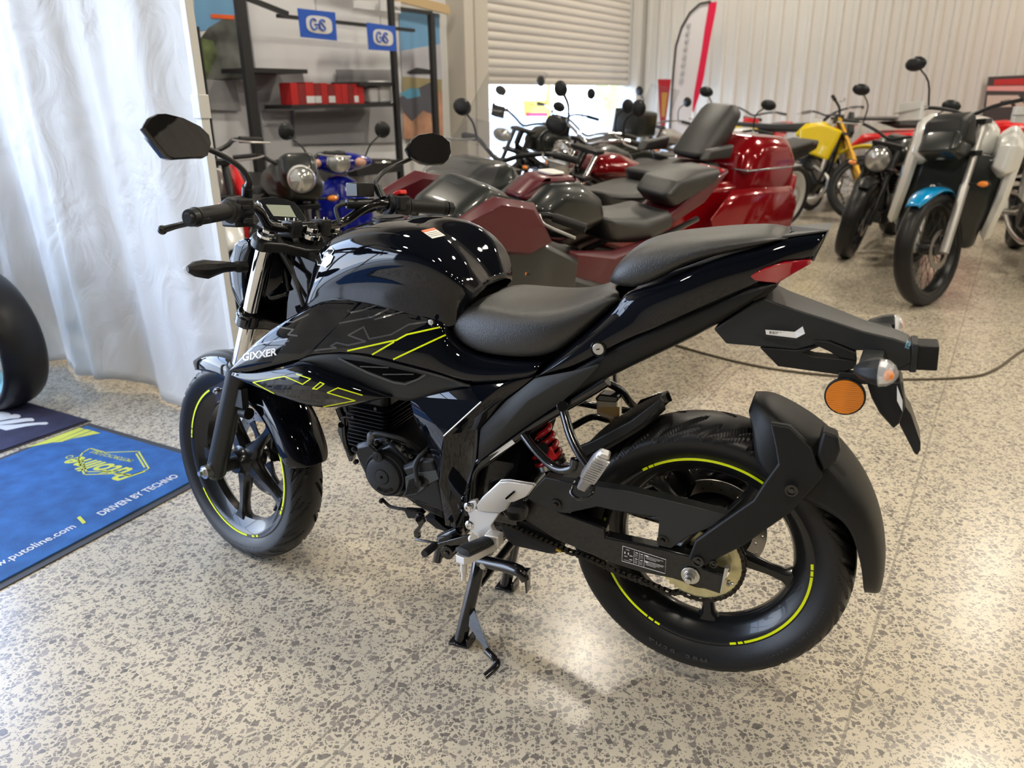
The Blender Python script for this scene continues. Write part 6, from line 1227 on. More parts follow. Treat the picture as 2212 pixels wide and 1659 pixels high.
h.tube([P('F', 610, 1420, .185), P('F', 655, 1465, .195), P('F', 685, 1500, .200), P('F', 665, 1540, .215), P('F', 598, 1600, .24)], .0085, 12, sm=3); hb(h, 'stand_tang', FRAMEB, cs, bevel=.002)
# lifting handle / side stand tube
h = MB(); h.tube([P('F', 560, 800, .14), P('F', 700, 830, .15), P('F', 800, 858, .16), P('F', 850, 885, .165), P('F', 878, 940, .168)], [.0145, .0145, .0145, .014, .010], 16, sm=5)
q = PL('F', [(845, 880, .17), (888, 880, .17), (888, 1028, .17), (878, 1028, .17), (868, 935, .17)]); h.rings([q, [p - V3([0, .02, 0]) for p in q]]); hb(h, 'side_stand', FRAMEB, bevel=.001)
h = MB(); x0, x1 = P('F', 560, 960, .06), P('F', 760, 740, -.02); h.tube([x0 + (x1 - x0) * k / 40 + V3([0, .006 * math.cos(k * 2), .006 * math.sin(k * 2)]) for k in range(41)], .0015, 6); hb(h, 'stand_spring', STEEL, cs)
h = MB(); q = P('F', 590, 830, .15); h.cyl(q - V3([0, .02, 0]), q + V3([0, .008, 0]), .008, n=8); hb(h, 'pivot_bolt', STEEL)
# ================================================================ the other motorcycles on the floor
MAROON = mat('maroon_paint', (0.10, 0.006, 0.014), 0.38, 0.0, .25); MBLK = mat('satin_black_paint', (0.012, 0.015, 0.014), 0.35, 0, .4)
WINE = mat('candy_red_paint', (0.26, 0.002, 0.006), 0.15, .2, .8); WHT = mat('white_paint', (0.72, 0.72, 0.69), 0.25, 0, .8); CYAN = mat('cyan_paint', (0.0, 0.28, 0.62), 0.2, 0, .8)
YEL = mat('yellow_plastic', (0.85, 0.62, 0.0), 0.3, 0, .5); REDP = mat('red_plastic', (0.70, 0.008, 0.012), 0.3, 0, .5); ROYAL = mat('royal_blue_paint', (0.006, 0.012, 0.26), 0.15, 0, 1.0)
GOLD = mat('gold_fork', (0.75, 0.42, 0.06), 0.3, .7); SILV = mat('silver_paint', (0.48, 0.47, 0.45), 0.3, .5); SCR = mat('smoked_windscreen', (0.12, 0.12, 0.13), 0.08, 0, .3, alpha=.14); GRN = mat('green_paint', (.10, .45, .05), .3, 0, .6)
WHEELS = {}
def wheel_geo(R, W, sp, Rr=None):
    Rr = Rr or R - .075
    t = MB(); pr = [(R - (R - Rr) * (1 - math.cos(a)) * .5 - (0 if abs(a) < 1.5 else (abs(a) - 1.5) * .01), W / 2 * math.sin(a)) for a in np.linspace(-2.2, 2.2, 17)]
    t.lathe((0, 0, 0), (0, 1, 0), pr, 48)
    w_ = MB(); w_.lathe((0, 0, 0), (0, 1, 0), [(Rr + .012, -W * .38), (Rr - .008, -W * .38), (Rr - .02, -W * .2), (Rr - .025, 0), (Rr - .02, W * .2), (Rr - .008, W * .38), (Rr + .012, W * .38), (Rr + .012, -W * .38)], 48)
    w_.cyl((0, -.05, 0), (0, .05, 0), .035, n=16)
    if sp == 'wire':
        for i in range(28):
            a = 2 * math.pi * i / 28; s_ = 1 if i % 2 else -1; w_.tube([V3([.03 * math.cos(a + .5 * s_), .035 * s_, .03 * math.sin(a + .5 * s_)]), V3([(Rr - .02) * math.cos(a), 0, (Rr - .02) * math.sin(a)])], .0022, 4)
    else:
        for i in range(sp):
            a = 2 * math.pi * i / sp; d = V3([math.cos(a), 0, math.sin(a)]); q = V3([-d[2], 0, d[0]]); w_.rings([[d * r + q * k * i_ + V3([0, j * .012, 0]) for i_, j in ((-1, -1), (1, -1), (1, 1), (-1, 1))] for r, k in ((.03, .022), (.1, .012), (Rr - .02, .02))])
    d_ = MB(); d_.lathe((0, W * .5 + .01, 0), (0, 1, 0), [(.12, -.002), (.085, -.002), (.085, .002), (.12, .002), (.12, -.002)], 36)
    return t, w_, d_
def moto(name, label, rear, fwd, o, cat='motorcycle', group=None):
    """rear: ground point below the rear axle; fwd: heading; o: options"""
    f = V3([fwd[0], fwd[1], 0.]); f /= np.linalg.norm(f); yaw = math.atan2(f[1], f[0]); k = o.get('k', 1.0); wb = o.get('wb', 1.40)
    e = empty(name, (rear[0], rear[1], 0), yaw, label, cat, group); e.rotation_euler = (-math.radians(o.get('lean', 7)), 0, yaw); e.scale = (k, k, k)
    Rr, Rf = o.get('rr', .31), o.get('rf', .30); rake = math.radians(o.get('rake', 25)); st = math.radians(o.get('steer', 12)); hz = o.get('bar', .95)
    ax = V3([-math.sin(rake), 0, math.cos(rake)]); A_ = V3([wb + .10, 0, 0]); SR_ = rot(ax, st); sx_ = lambda p: A_ + SR_ @ (V3(p) - A_)
    def b(mb, nm, m, par=None, s=False, **kw): return mb.build(nm, m, par or e, xf=sx_ if s else None, **kw)
    t, w_, d_ = wheel_geo(Rr, o.get('wr', .15), o.get('spr', 5)); rimm = o.get('rim', RIM)
    r_ = b(at(w_, (0, 0, Rr)), 'rear_wheel', rimm); b(at(t, (0, 0, Rr)), 'tyre', RUB, r_); b(at(d_, (0, 0, Rr)), 'sprocket', STEEL, r_)
    t, w_, d_ = wheel_geo(Rf, o.get('wf', .11), o.get('spf', o.get('spr', 5)))
    r_ = b(at(w_, (wb, 0, Rf)), 'front_wheel', rimm, s=True); b(at(t, (wb, 0, Rf)), 'tyre', RUB, r_, s=True); b(at(d_, (wb, 0, Rf)), 'brake_disc', DISC, r_, s=True)
    fh = hz - .08 - Rf
    for s_ in (1, -1):
        p0 = V3([wb, s_ * .095, Rf]); h = MB(); L = fh / math.cos(rake); h.cyl(p0 - ax * .02, p0 + ax * L * .5, .027, n=14); h.cyl(p0 + ax * L * .5, p0 + ax * L, .021, n=14); b(h, 'fork_leg', o.get('fork', SATB), s=True)
    top_ = V3([wb, 0, Rf]) + ax * (fh / math.cos(rake))
    h = MB(); h.box(top_, (.09, .24, .03)); h.box(top_ - ax * .2, (.09, .24, .03)); b(h, 'fork_clamp', SATB, s=True, bevel=.005)
    hw = o.get('barw', .38); bx = top_[0] + o.get('barx', -.02); h = MB()
    bp_ = [V3([bx - .10, hw, hz + .02]), V3([bx - .06, hw - .15, hz + .03]), V3([bx + .0, .12, hz]), V3([bx + .02, 0, hz - .04 if not o.get('ape') else hz - .2])]; bp_ = bp_ + [MIR(p) for p in reversed(bp_[:-1])]
    h.tube(bp_, .012, 10, sm=4); hbm = b(h, 'handlebar', o.get('barm', SATB), s=True)
    for s_ in (1, -1):
        m_ = (lambda p: p) if s_ > 0 else MIR; h = MB(); h.cyl(m_(bp_[0]), m_(bp_[1] * .85 + bp_[0] * .15), .018, n=12); b(h, 'grip', RUBG, hbm, s=True)
        h = MB(); q = bp_[1] + V3([.03, -.02, 0]); h.tube([m_(q), m_(q + V3([.05, .06, -.01])), m_(q + V3([.04, .19, -.02]))], .006, 6, sm=3); b(h, 'lever', SILV, hbm, s=True)
        if o.get('mirror', 1):
            mz = o.get('mz', .20); h = MB(); q = bp_[1] + V3([.02, -.02, .01]); tp = q + V3([.03, .07, mz]); h.tube([m_(q), m_(q + V3([.03, .0, mz * .6])), m_(tp)], .006, 8, sm=3); mo = b(h, 'mirror', SATB, s=True)
            h = MB(); h.ball(m_(tp + V3([0, .02, .02])), (.022, .07, .045) if not o.get('round') else (.02, .055, .055), 14); b(h, 'mirror_head', SATB, mo, s=True)
        if o.get('guards'): h = MB(); q = bp_[0]; h.rings([[m_(q + V3([x, y, z])) for z in (-.06, .05)] + [m_(q + V3([x + .012, y, z])) for z in (.05, -.06)] for x, y in ((.02, .03), (.09, .0), (.11, -.08), (.09, -.16))]); b(h, 'hand_guard', o['guards'], hbm, s=True, bevel=.004)
        if o.get('blink', 1): h = MB(); h.ball(m_(V3([wb - .18, .20, .72])), (.03, .04, .022), 12); h.cyl(m_(V3([wb - .18, .08, .72])), m_(V3([wb - .18, .18, .72])), .008, n=8); bi = b(h, 'indicator', SATB, s=True); h = MB(); h.ball(m_(V3([wb - .165, .20, .72])), (.025, .034, .018), 10); b(h, 'indicator_lens', AMBB, bi, s=True)
    # engine, frame, swingarm, exhaust
    em = o.get('eng', ENG); h = MB(); h.slab([(wb * .32, .30), (wb * .40, .24), (wb * .66, .24), (wb * .72, .36), (wb * .66, .50), (wb * .50, .54), (wb * .34, .46)], -.14, .14, .03); en = b(h, 'engine', em, bevel=.008)
    h = MB(); h.cyl((wb * .60, -.17, .36), (wb * .60, .17, .36), .075, n=24); h.cyl((wb * .44, -.15, .36), (wb * .44, .15, .36), .06, n=20); b(h, 'engine_cover', o.get('cov', ENGB), en, bevel=.006)
    h = MB()
    for i in range(7): h.box((wb * .58, 0, .52 + i * .025), (.17, .19, .010))
    b(h, 'cylinder_fins', em, en)
    h = MB(); h.tube([(0, .10, Rr), (wb * .33, .11, .40)], .028, 8); h.tube([(0, -.10, Rr), (wb * .33, -.11, .40)], .028, 8); h.cyl((wb * .33, -.12, .40), (wb * .33, .12, .40), .04, n=12); b(h, 'swingarm', o.get('frm', FRAMEB))
    h = MB(); hd = top_ - ax * .14
    for s_ in (.09, -.09): h.tube([hd, (wb * .62, s_, .66), (wb * .36, s_, .58), (wb * .32, s_, .36)], .02, 8, sm=4); h.tube([(wb * .36, s_, .60), (-.12, s_ * .9, .72)], .014, 8); h.tube([hd, (wb * .74, s_, .5), (wb * .68, s_, .26)], .017, 8, sm=3)
    h.tube([hd, top_], .03, 10); b(h, 'frame', o.get('frm', FRAMEB))
    ex = o.get('exh', STEEL); h = MB(); h.tube([(wb * .66, -.08, .55), (wb * .78, -.08, .40), (wb * .70, -.10, .20), (wb * .35, -.14, .20), (.15, -.17, .30)], .02, 10, sm=4); h.tube([(.18, -.17, .30), (-.22, -.18, .42)] if not o.get('cruiser') else [(.4, -.17, .24), (-.35, -.18, .27)], [.04, .05], 14)
    if o.get('exl'): h.tube([(.4, .17, .24), (-.35, .18, .27)], [.04, .05], 14)
    if not o.get('noex'): b(h, 'exhaust', ex)
    h = MB(); p0 = V3([wb * .40, .10, .26]); h.tube([p0, p0 + V3([-.03, .12, -.17]), p0 + V3([-.0, .16, -.235])], .010, 8); h.box(p0 + V3([0, .165, -.245]), (.05, .03, .012)); b(h, 'side_stand', FRAMEB)
    for s_ in (1, -1):
        h = MB(); h.tube([(wb * .36, .12 * s_, .34), (wb * .37, .26 * s_, .35)], .012, 8); b(h, 'footrest', SILV); h = MB(); h.tube([(wb * .16, .13 * s_, .46), (wb * .17, .24 * s_, .48)], .011, 8); b(h, 'footrest', SILV)
    fm = o.get('fend', SATB); fr_, d0, d1 = o.get('fender', (Rf + .025, 55, 150)); rows = []
    fw_ = o.get('fw', .07)
    for dg in np.linspace(d0, d1, 9):
        q = 1 - .5 * abs((dg - (d0 + d1) / 2) / ((d1 - d0) / 2)) ** 3; rows.append([pol(V3([wb, 0, Rf]), fr_, dg, y) if abs(y) < fw_ * .9 else pol(V3([wb, 0, Rf]), fr_ - .025, dg, y * q) for y in (-fw_, -fw_ * .6, 0, fw_ * .6, fw_)])
    h = MB(); h.rings(rows, close=False, caps=False); b(h, 'front_fender', fm, s=True, solid=.005, sub=1)
    for nm, poly, hw_, m, bev, sub, *rest in o['body']:
        s_ = 'steer' in rest
        if 'sides' in rest:
            for sg in (1, -1): h = MB(); h.slab(poly, sg * (hw_ - (.13 if 'thick' in rest else .06)), sg * hw_, bev); b(h, nm, m, bevel=.012, seg=3, smooth=50, s=s_)
        else: h = MB(); h.slab(poly, -hw_, hw_, bev); b(h, nm, m, bevel=.03 if bev > .02 else .01, seg=3, smooth=60, s=s_)
    hlp = o.get('lamp')
    if hlp:
        c, r, kind = hlp; h = MB()
        if kind == 'round': h.lathe(c, (1, 0, -.1), [(0, -.10), (r * .6, -.09), (r, -.03), (r * 1.03, .01), (r * .95, .02)], 28); ho_ = b(h, 'headlight', o.get('lampm', SATB), s=True); h = MB(); h.lathe(c, (1, 0, -.1), [(r * .95, .012), (r * .6, .035), (0, .045)], 28); b(h, 'headlight_lens', mat('headlight_glass', (.65, .65, .62), .1, .6, .8), ho_, s=True)
        else: h.ball(c, (.06, r, r * .6), 16); ho_ = b(h, 'headlight', mat('headlight_glass', (.65, .65, .62), .1, .6, .8), s=True)
    h = MB(); tl_ = o.get('tail', (-.22, .80)); h.box((tl_[0], 0, tl_[1]), (.05, .16, .045)); b(h, 'tail_light', REDL, bevel=.012, seg=3)
    return e
SEATG = VINYL
def std_body(tm, sm, pan, z=0.0, seatz=.80):
    return [('fuel_tank', [(.62, .80 + z), (.66, .93 + z), (.80, 1.0 + z), (.98, .99 + z), (1.10, .90 + z), (1.08, .78 + z), (.80, .74 + z)], .15, tm, .07, 0), ('seat', [(-.15, seatz + .07), (-.16, seatz + .02), (.20, seatz - .05), (.62, seatz - .05), (.66, seatz + .03), (.40, seatz), (.15, seatz + .04)], .13, SEATG, .03, 0),
            ('tail_cover', [(-.28, seatz + .06), (.10, seatz + .03), (.35, seatz - .06), (.45, seatz - .22), (.20, seatz - .16), (-.25, seatz - .02)], .11, pan, .03, 0), ('side_panel', [(.34, .70), (.66, .72), (.62, .52), (.42, .48)], .13, sm, .02, 0)]
# maroon and black faired bike right behind
F1_ = V3([-.785, -.62, 0]); 
moto('sport_motorcycle', 'maroon and satin black faired sport motorcycle parked right behind the black one', (.72, 3.95), (-.73, -.68), dict(wb=1.43, bar=.88, barw=.34, barx=-.02, steer=14, mirror=0, lean=8, tail=(-.28, .93), exh=MBLK, fender=(.325, 45, 150), lamp=((1.60, 0, .86), .12, 'slit'), blink=1,
    body=[('fuel_tank', [(.62, .80), (.66, .90), (.80, .98), (.98, .985), (1.10, .90), (1.06, .78), (.80, .74)], .15, MBLK, .06, 0), ('tank_top', [(.70, .92), (.80, .995), (.98, 1.0), (1.10, .92), (1.0, .90), (.8, .90)], .085, MAROON, .03, 0), ('filler_ring', [(.84, 1.0), (.84, 1.008), (.93, 1.01), (.93, 1.0)], .045, PAPER, .015, 0),
          ('rider_seat', [(.16, .80), (.12, .72), (.30, .66), (.60, .70), (.66, .82), (.50, .80), (.35, .79)], .145, SEATG, .04, 0), ('pillion_seat', [(-.24, .96), (-.22, .90), (.12, .80), (.20, .86), (.14, .93), (-.05, .96)], .11, SEATG, .03, 0),
          ('tail_cover', [(-.32, .95), (-.10, .90), (.16, .76), (.10, .72), (-.15, .80)], .10, MAROON, .02, 0),
          ('side_cover', [(.30, .70), (.62, .68), (.90, .72), (.96, .60), (.70, .44), (.40, .46)], .19, MAROON, .03, 0, 'sides'), ('lower_fairing', [(.55, .50), (1.0, .66), (1.16, .56), (1.12, .34), (.95, .20), (.60, .19), (.46, .30)], .22, MBLK, .03, 0, 'sides'),
          ('side_fairing', [(.90, .70), (1.20, .84), (1.42, .78), (1.36, .60), (1.12, .46), (.90, .52)], .24, MBLK, .03, 0, 'sides'), ('nose_fairing', [(1.28, .84), (1.24, .98), (1.40, 1.04), (1.56, .97), (1.62, .85), (1.54, .76)], .14, MBLK, .05, 0, 'steer'), ('maroon_flank', [(1.08, .80), (1.20, .96), (1.40, 1.0), (1.58, .93), (1.42, .80), (1.2, .76)], .255, MAROON, .03, 0, 'sides'),
          ('windscreen', [(1.30, 1.02), (1.22, 1.20), (1.24, 1.21), (1.46, 1.02)], .12, SCR, .01, 0)]))
# candy red touring motorcycle
moto('touring_motorcycle', 'large candy red touring motorcycle with top case and black passenger backrest', (1.0, 5.0), F1_, dict(wb=1.69, bar=1.02, barw=.42, steer=6, rr=.31, rf=.31, wr=.19, wf=.13, lean=4, mz=.12, tail=(-.50, .72), eng=ENG, exl=1, cruiser=1, exh=CHROME, fend=WINE, fender=(.335, 40, 170), fw=.09, lamp=((1.92, 0, .86), .14, 'slit'),
    body=[('fairing', [(1.36, .62), (1.34, .86), (1.46, 1.00), (1.62, .99), (1.86, .86), (1.92, .70), (1.75, .55)], .26, MBLK, .08, 0), ('windscreen', [(1.50, 1.06), (1.28, 1.40), (1.30, 1.41), (1.54, 1.06)], .22, SCR, .004, 0), ('fuel_tank', [(.80, .70), (.86, .80), (1.10, .84), (1.36, .82), (1.38, .72), (1.1, .64)], .18, MBLK, .07, 0),
          ('rider_seat', [(.24, .80), (.30, .70), (.80, .68), (.88, .82), (.60, .77), (.36, .80)], .20, SEATG, .05, 0), ('passenger_seat', [(-.22, .90), (-.20, .78), (.24, .74), (.32, .86), (.10, .88)], .20, SEATG, .05, 0), ('passenger_backrest', [(-.16, .90), (-.04, .93), (-.16, 1.08), (-.34, 1.24), (-.44, 1.20), (-.34, 1.00)], .14, SEATG, .05, 0),
          ('top_case', [(-.84, .58), (-.86, .90), (-.76, 1.04), (-.40, 1.06), (-.28, .96), (-.24, .58)], .32, WINE, .08, 0), ('case_band', [(-.865, .86), (-.865, .87), (-.27, .87), (-.27, .86)], .322, mat('chrome_trim', (.6, .6, .6), .2, 1), .004, 0), ('pannier', [(-.72, .42), (-.76, .64), (-.66, .76), (-.05, .78), (.12, .62), (.0, .42)], .42, WINE, .06, 0, 'sides'), ('rear_body', [(-.62, .46), (-.66, .78), (.10, .80), (.40, .66), (.20, .46)], .26, WINE, .05, 0),
          ('case_lamp', [(-.88, .66), (-.88, .80), (-.80, .80), (-.80, .66)], .29, REDL, .01, 0), ('side_cover', [(.20, .70), (.80, .72), (.90, .56), (.50, .40), (.20, .46)], .24, WINE, .04, 0), ('armrest', [(-.16, .94), (-.18, 1.02), (.06, 1.0), (.10, .94)], .28, SEATG, .02, 0, 'sides')]))
# cruisers in front of the shutter
def cruiser(label, rear, fwd, tm, **kw):
    o = dict(wb=1.58, bar=1.02, barw=.42, steer=10, rake=31, rr=.32, rf=.34, wr=.15, wf=.10, spr='wire', rim=CHROME, lean=6, round=1, cruiser=1, exh=CHROME, fork=CHROME, barm=CHROME, eng=mat('polished_engine', (.35, .35, .35), .25, .9), cov=CHROME, lamp=((1.50, 0, .86), .10, 'round'), lampm=CHROME, tail=(-.34, .62), fend=tm, fender=(.365, 50, 165), fw=.07,
        body=[('fuel_tank', [(.66, .74), (.74, .84), (.95, .90), (1.15, .88), (1.20, .78), (1.0, .70)], .15, tm, .07, 0), ('rider_seat', [(.22, .72), (.26, .64), (.62, .64), (.70, .74), (.50, .70), (.36, .73)], .16, SEATG, .04, 0), ('passenger_seat', [(-.18, .78), (-.14, .70), (.20, .68), (.26, .78)], .12, SEATG, .04, 0), ('rear_fender', [(-.38, .42), (-.36, .66), (-.10, .72), (.24, .66), (.20, .58), (-.20, .58)], .11, tm, .03, 0), ('side_panel', [(.34, .62), (.58, .62), (.54, .46), (.38, .46)], .15, tm, .03, 0)])
    o['body'] = o['body'] + kw.pop('extra', []); o.update(kw); return moto('cruiser_motorcycle', label, rear, fwd, o)
cruiser('chrome cruiser with red fuel tank in the row behind the touring bike', (1.43, 6.49), F1_, WINE)
moto('adventure_motorcycle', 'dark adventure motorcycle standing in front of the open shutter', (.98, 8.40), F1_, dict(wb=1.50, bar=1.08, barw=.43, rf=.34, wf=.10, spr='wire', lean=7, mz=.14, guards=MATTB, lamp=((1.48, 0, .98), .10, 'slit'), fender=(.37, 30, 140), tail=(-.25, .88), body=std_body(MBLK, MATTB, MBLK, .03, .84) + [('top_box', [(-.48, .90), (-.48, 1.14), (-.16, 1.16), (-.14, .90)], .18, MBLK, .03, 0), ('windscreen', [(1.38, 1.0), (1.22, 1.26), (1.25, 1.27), (1.42, 1.0)], .13, SCR, .004, 0, 'steer')]))
cruiser('black cruiser with tall chrome handlebar furthest back by the open shutter', (1.35, 9.35), F1_, MBLK, ape=1, bar=1.12)
cruiser('black and chrome cruiser right behind the red-tanked cruiser', (1.52, 7.62), F1_, MBLK)
cruiser('silver cruiser with tall windscreen near the corner of the shutter', (2.64, 10.62), F1_, SILV, extra=[('windscreen', [(1.34, .95), (1.16, 1.38), (1.19, 1.39), (1.40, .95)], .2, SCR, .004, 0, 'steer')])
# naked black bike facing the camera
moto('naked_motorcycle', 'black naked motorcycle with round headlight facing the camera, right of the touring bike', (3.68, 7.55), (-.62, -.79), dict(wb=1.46, bar=.98, barw=.42, steer=4, lean=9, round=0, wr=.17, wf=.13, rf=.32, mz=.22, lamp=((1.44, 0, .80), .10, 'round'), fork=SATB, body=std_body(MBLK, MATTB, MBLK, -.04, .76)))
# white and black adventure bike with blue fender
moto('adventure_motorcycle', 'tall white and black adventure motorcycle with bright blue front fender at the right', (3.27, 6.30), (-.42, -.91), dict(wb=1.53, k=1.03, bar=1.16, barw=.45, steer=-32, rf=.345, rr=.33, wf=.105, wr=.15, spr='wire', rim=SATB, lean=9, mz=.24, guards=WHT, fend=CYAN, fender=(.375, 48, 122), fw=.075, fork=SILV, tail=(-.25, .92), lamp=((1.47, 0, .94), .12, 'slit'),
    body=[('fuel_tank', [(.70, .84), (.76, 1.02), (.95, 1.12), (1.15, 1.10), (1.22, .90), (1.0, .80)], .17, WHT, .06, 0), ('seat', [(-.10, .98), (-.12, .92), (.30, .84), (.70, .82), (.74, .92), (.50, .90), (.20, .94)], .14, SEATG, .04, 0), ('tail_cover', [(-.30, .96), (.1, .90), (.45, .82), (.40, .70), (-.1, .84)], .12, WHT, .03, 0),
          ('side_shroud', [(.94, .66), (.96, 1.0), (1.16, 1.06), (1.36, .98), (1.40, .70), (1.28, .42), (1.14, .46)], .30, WHT, .03, 0, 'sides'), ('upper_shroud', [(1.04, .84), (1.02, 1.04), (1.20, 1.10), (1.40, 1.0), (1.42, .84), (1.25, .78)], .29, WHT, .05, 0, 'sides', 'thick'), ('lower_shroud', [(1.00, .42), (1.02, .86), (1.30, .92), (1.34, .60), (1.24, .34)], .235, MBLK, .03, 0), ('beak', [(1.34, .90), (1.36, 1.04), (1.50, 1.04), (1.58, .92), (1.46, .86)], .12, MBLK, .03, 0, 'steer'), ('headlight_cowl', [(1.32, .92), (1.36, 1.14), (1.48, 1.10), (1.52, .96)], .13, MATTB, .03, 0, 'steer'), ('cyan_shroud_stripe', [(1.0, .72), (1.02, .76), (1.3, .74), (1.3, .70)], .304, CYAN, .004, 0, 'sides')]))
moto('adventure_motorcycle', 'white, red and black adventure motorcycle cut off by the right edge', (4.40, 6.75), (-.42, -.91), dict(wb=1.50, bar=1.10, barw=.43, steer=-10, rf=.34, wf=.10, spr='wire', rim=SATB, lean=6, mz=.18, guards=WHT, fend=REDP, fender=(.38, 40, 125), fork=SATB, tail=(-.25, .9), lamp=((1.47, 0, .92), .10, 'slit'), body=std_body(WHT, REDP, WHT, .05, .86) + [('side_shroud', [(.94, .66), (.96, .98), (1.16, 1.0), (1.36, .92), (1.30, .50), (1.1, .5)], .26, WHT, .03, 0, 'sides'), ('red_stripe', [(.96, .86), (.98, .94), (1.3, .86), (1.3, .80)], .264, REDP, .004, 0, 'sides')]))
# yellow motocross bike
def dirt(label, rear, fwd, c, c2=None, **kw):
    c2 = c2 or c; o = dict(wb=1.47, bar=1.17, barw=.40, steer=0, rf=.345, rr=.335, wf=.09, wr=.12, spr='wire', rim=SILV, lean=3, mirror=0, blink=0, fork=SILV, fend=c, fender=(.46, 40, 130), fw=.065, tail=(-.30, .86), rake=27,
        body=[('fuel_tank', [(.70, .86), (.80, .98), (1.02, 1.0), (1.10, .86), (.9, .78)], .11, c, .03, 0), ('seat', [(-.28, 1.0), (-.26, .95), (.30, .90), (.80, .90), (.86, .99), (.50, .97), (.1, .99)], .085, SEATG, .02, 0), ('rear_fender', [(-.52, .98), (-.50, 1.01), (-.1, .96), (.30, .92), (.25, .84), (-.15, .88)], .09, c, .01, 0),
              ('radiator_shroud', [(.80, .70), (.78, .92), (1.00, .98), (1.22, .90), (1.12, .60)], .17, c, .02, 0, 'sides'), ('side_plate', [(.0, .66), (-.08, .86), (.36, .86), (.42, .66)], .13, c2, .02, 0, 'sides'), ('number_plate', [(1.22, .88), (1.20, 1.10), (1.25, 1.10), (1.29, .88)], .10, c2, .01, 0, 'steer')])
    o.update(kw); return moto('motocross_motorcycle', label, rear, fwd, o, group=None)
dirt('yellow motocross motorcycle with gold forks behind the red top case', (2.50, 9.20), (.79, -.61), YEL, SATB, fork=GOLD, lean=9, steer=22, rim=SATB, bar=1.12)
moto('street_motorcycle', 'street motorcycle with white alloy wheels behind the touring bike', (2.75, 8.00), F1_, dict(wb=1.42, bar=1.0, barw=.38, rim=WHT, spr=3, wf=.13, wr=.17, rf=.32, rr=.32, lean=6, mirror=1, fork=SILV, fend=SILV, fender=(.345, 60, 175), lamp=((1.42, 0, .86), .1, 'round'), body=std_body(WHT, SILV, MBLK) + [('headlight_cowl', [(1.28, .72), (1.26, .96), (1.42, .96), (1.46, .80)], .13, WHT, .03, 0, 'steer')]))
# row of red bikes along the ribbed wall
reds = [('plain red motocross bike by the ribbed wall, left of the yellow forks', 0, 0), ('red and white motocross bike by the ribbed wall behind the round headlight', 0, 0), ('red motocross bike by the ribbed wall near the right edge', 0, 0)]
for i, (lb, b_, fw_) in enumerate(reds):
    q = RP(11.0, (-2.85, -2.0, .95)[i]); dirt(lb, q[:2], (-E1[0] + .06 * (i % 3 - 1), -E1[1]), REDP, WHT if i % 2 else REDP, lean=2, steer=(14, -16, 4)[i], k=.92)
# red quad bikes between them
def quad(label, c, fwd):
    f = V3([*fwd, 0]); yaw = math.atan2(f[1], f[0]); e = empty('quad_bike', (c[0], c[1], 0), yaw, label, 'quad bike')
    t, w_, d_ = wheel_geo(.29, .22, 4, .15)
    for x in (0, 1.15):
        for s_ in (1, -1):
            h = MB(); h.v = [(a + x, b + s_ * .42, z + .29) for a, b, z in w_.v]; h.f = w_.f; h.m = w_.m; wo = h.build('wheel', SATB, e); h = MB(); h.v = [(a + x, b + s_ * .42, z + .29) for a, b, z in t.v]; h.f = t.f; h.m = t.m; h.build('tyre', RUB, wo)
    for x0, nm in ((0, 'rear_fender'), (1.15, 'front_fender')):
        for s_ in (1, -1): h = MB(); h.slab([(x0 - .38, .60), (x0 - .25, .74), (x0 + .2, .76), (x0 + .36, .62), (x0 + .2, .68), (x0 - .2, .68)], s_ * .24, s_ * .56, .03); h.build(nm, REDP, e, bevel=.02)
    for nm, p_, hw_, m in (('body', [(.2, .45), (.25, .78), (.9, .86), (1.35, .80), (1.5, .62), (1.2, .45)], .20, REDP), ('seat', [(-.2, .84), (.0, .78), (.7, .80), (.72, .86), (.3, .86)], .17, SEATG), ('engine', [(.3, .3), (.3, .55), (.9, .55), (.9, .3)], .2, ENG), ('front_guard', [(1.45, .42), (1.48, .7), (1.53, .7), (1.52, .42)], .22, SATB), ('rack', [(-.45, .86), (-.45, .88), (.0, .88), (.0, .86)], .34, SATB)):
        h = MB(); h.slab(p_, -hw_, hw_, .03 if m is not SATB else .005); h.build(nm, m, e, bevel=.015)
    h = MB(); h.tube([(.85, -.38, 1.02), (.92, -.2, 1.02), (.98, 0, .92), (.92, .2, 1.02), (.85, .38, 1.02)], .013, 8, sm=3); h.cyl((.98, 0, .6), (.98, 0, .93), .03); h.build('handlebar', SATB, e)
    for x in (0, 1.15): h = MB(); h.cyl((x, -.42, .29), (x, .42, .29), .03); h.build('axle', SATB, e)
    return e
quad('red quad bike by the ribbed wall left of the blue-fendered adventure motorcycle', RP(10.3, -1.25), tuple(E2[:2])).scale = (1.15, 1.15, 1.15)
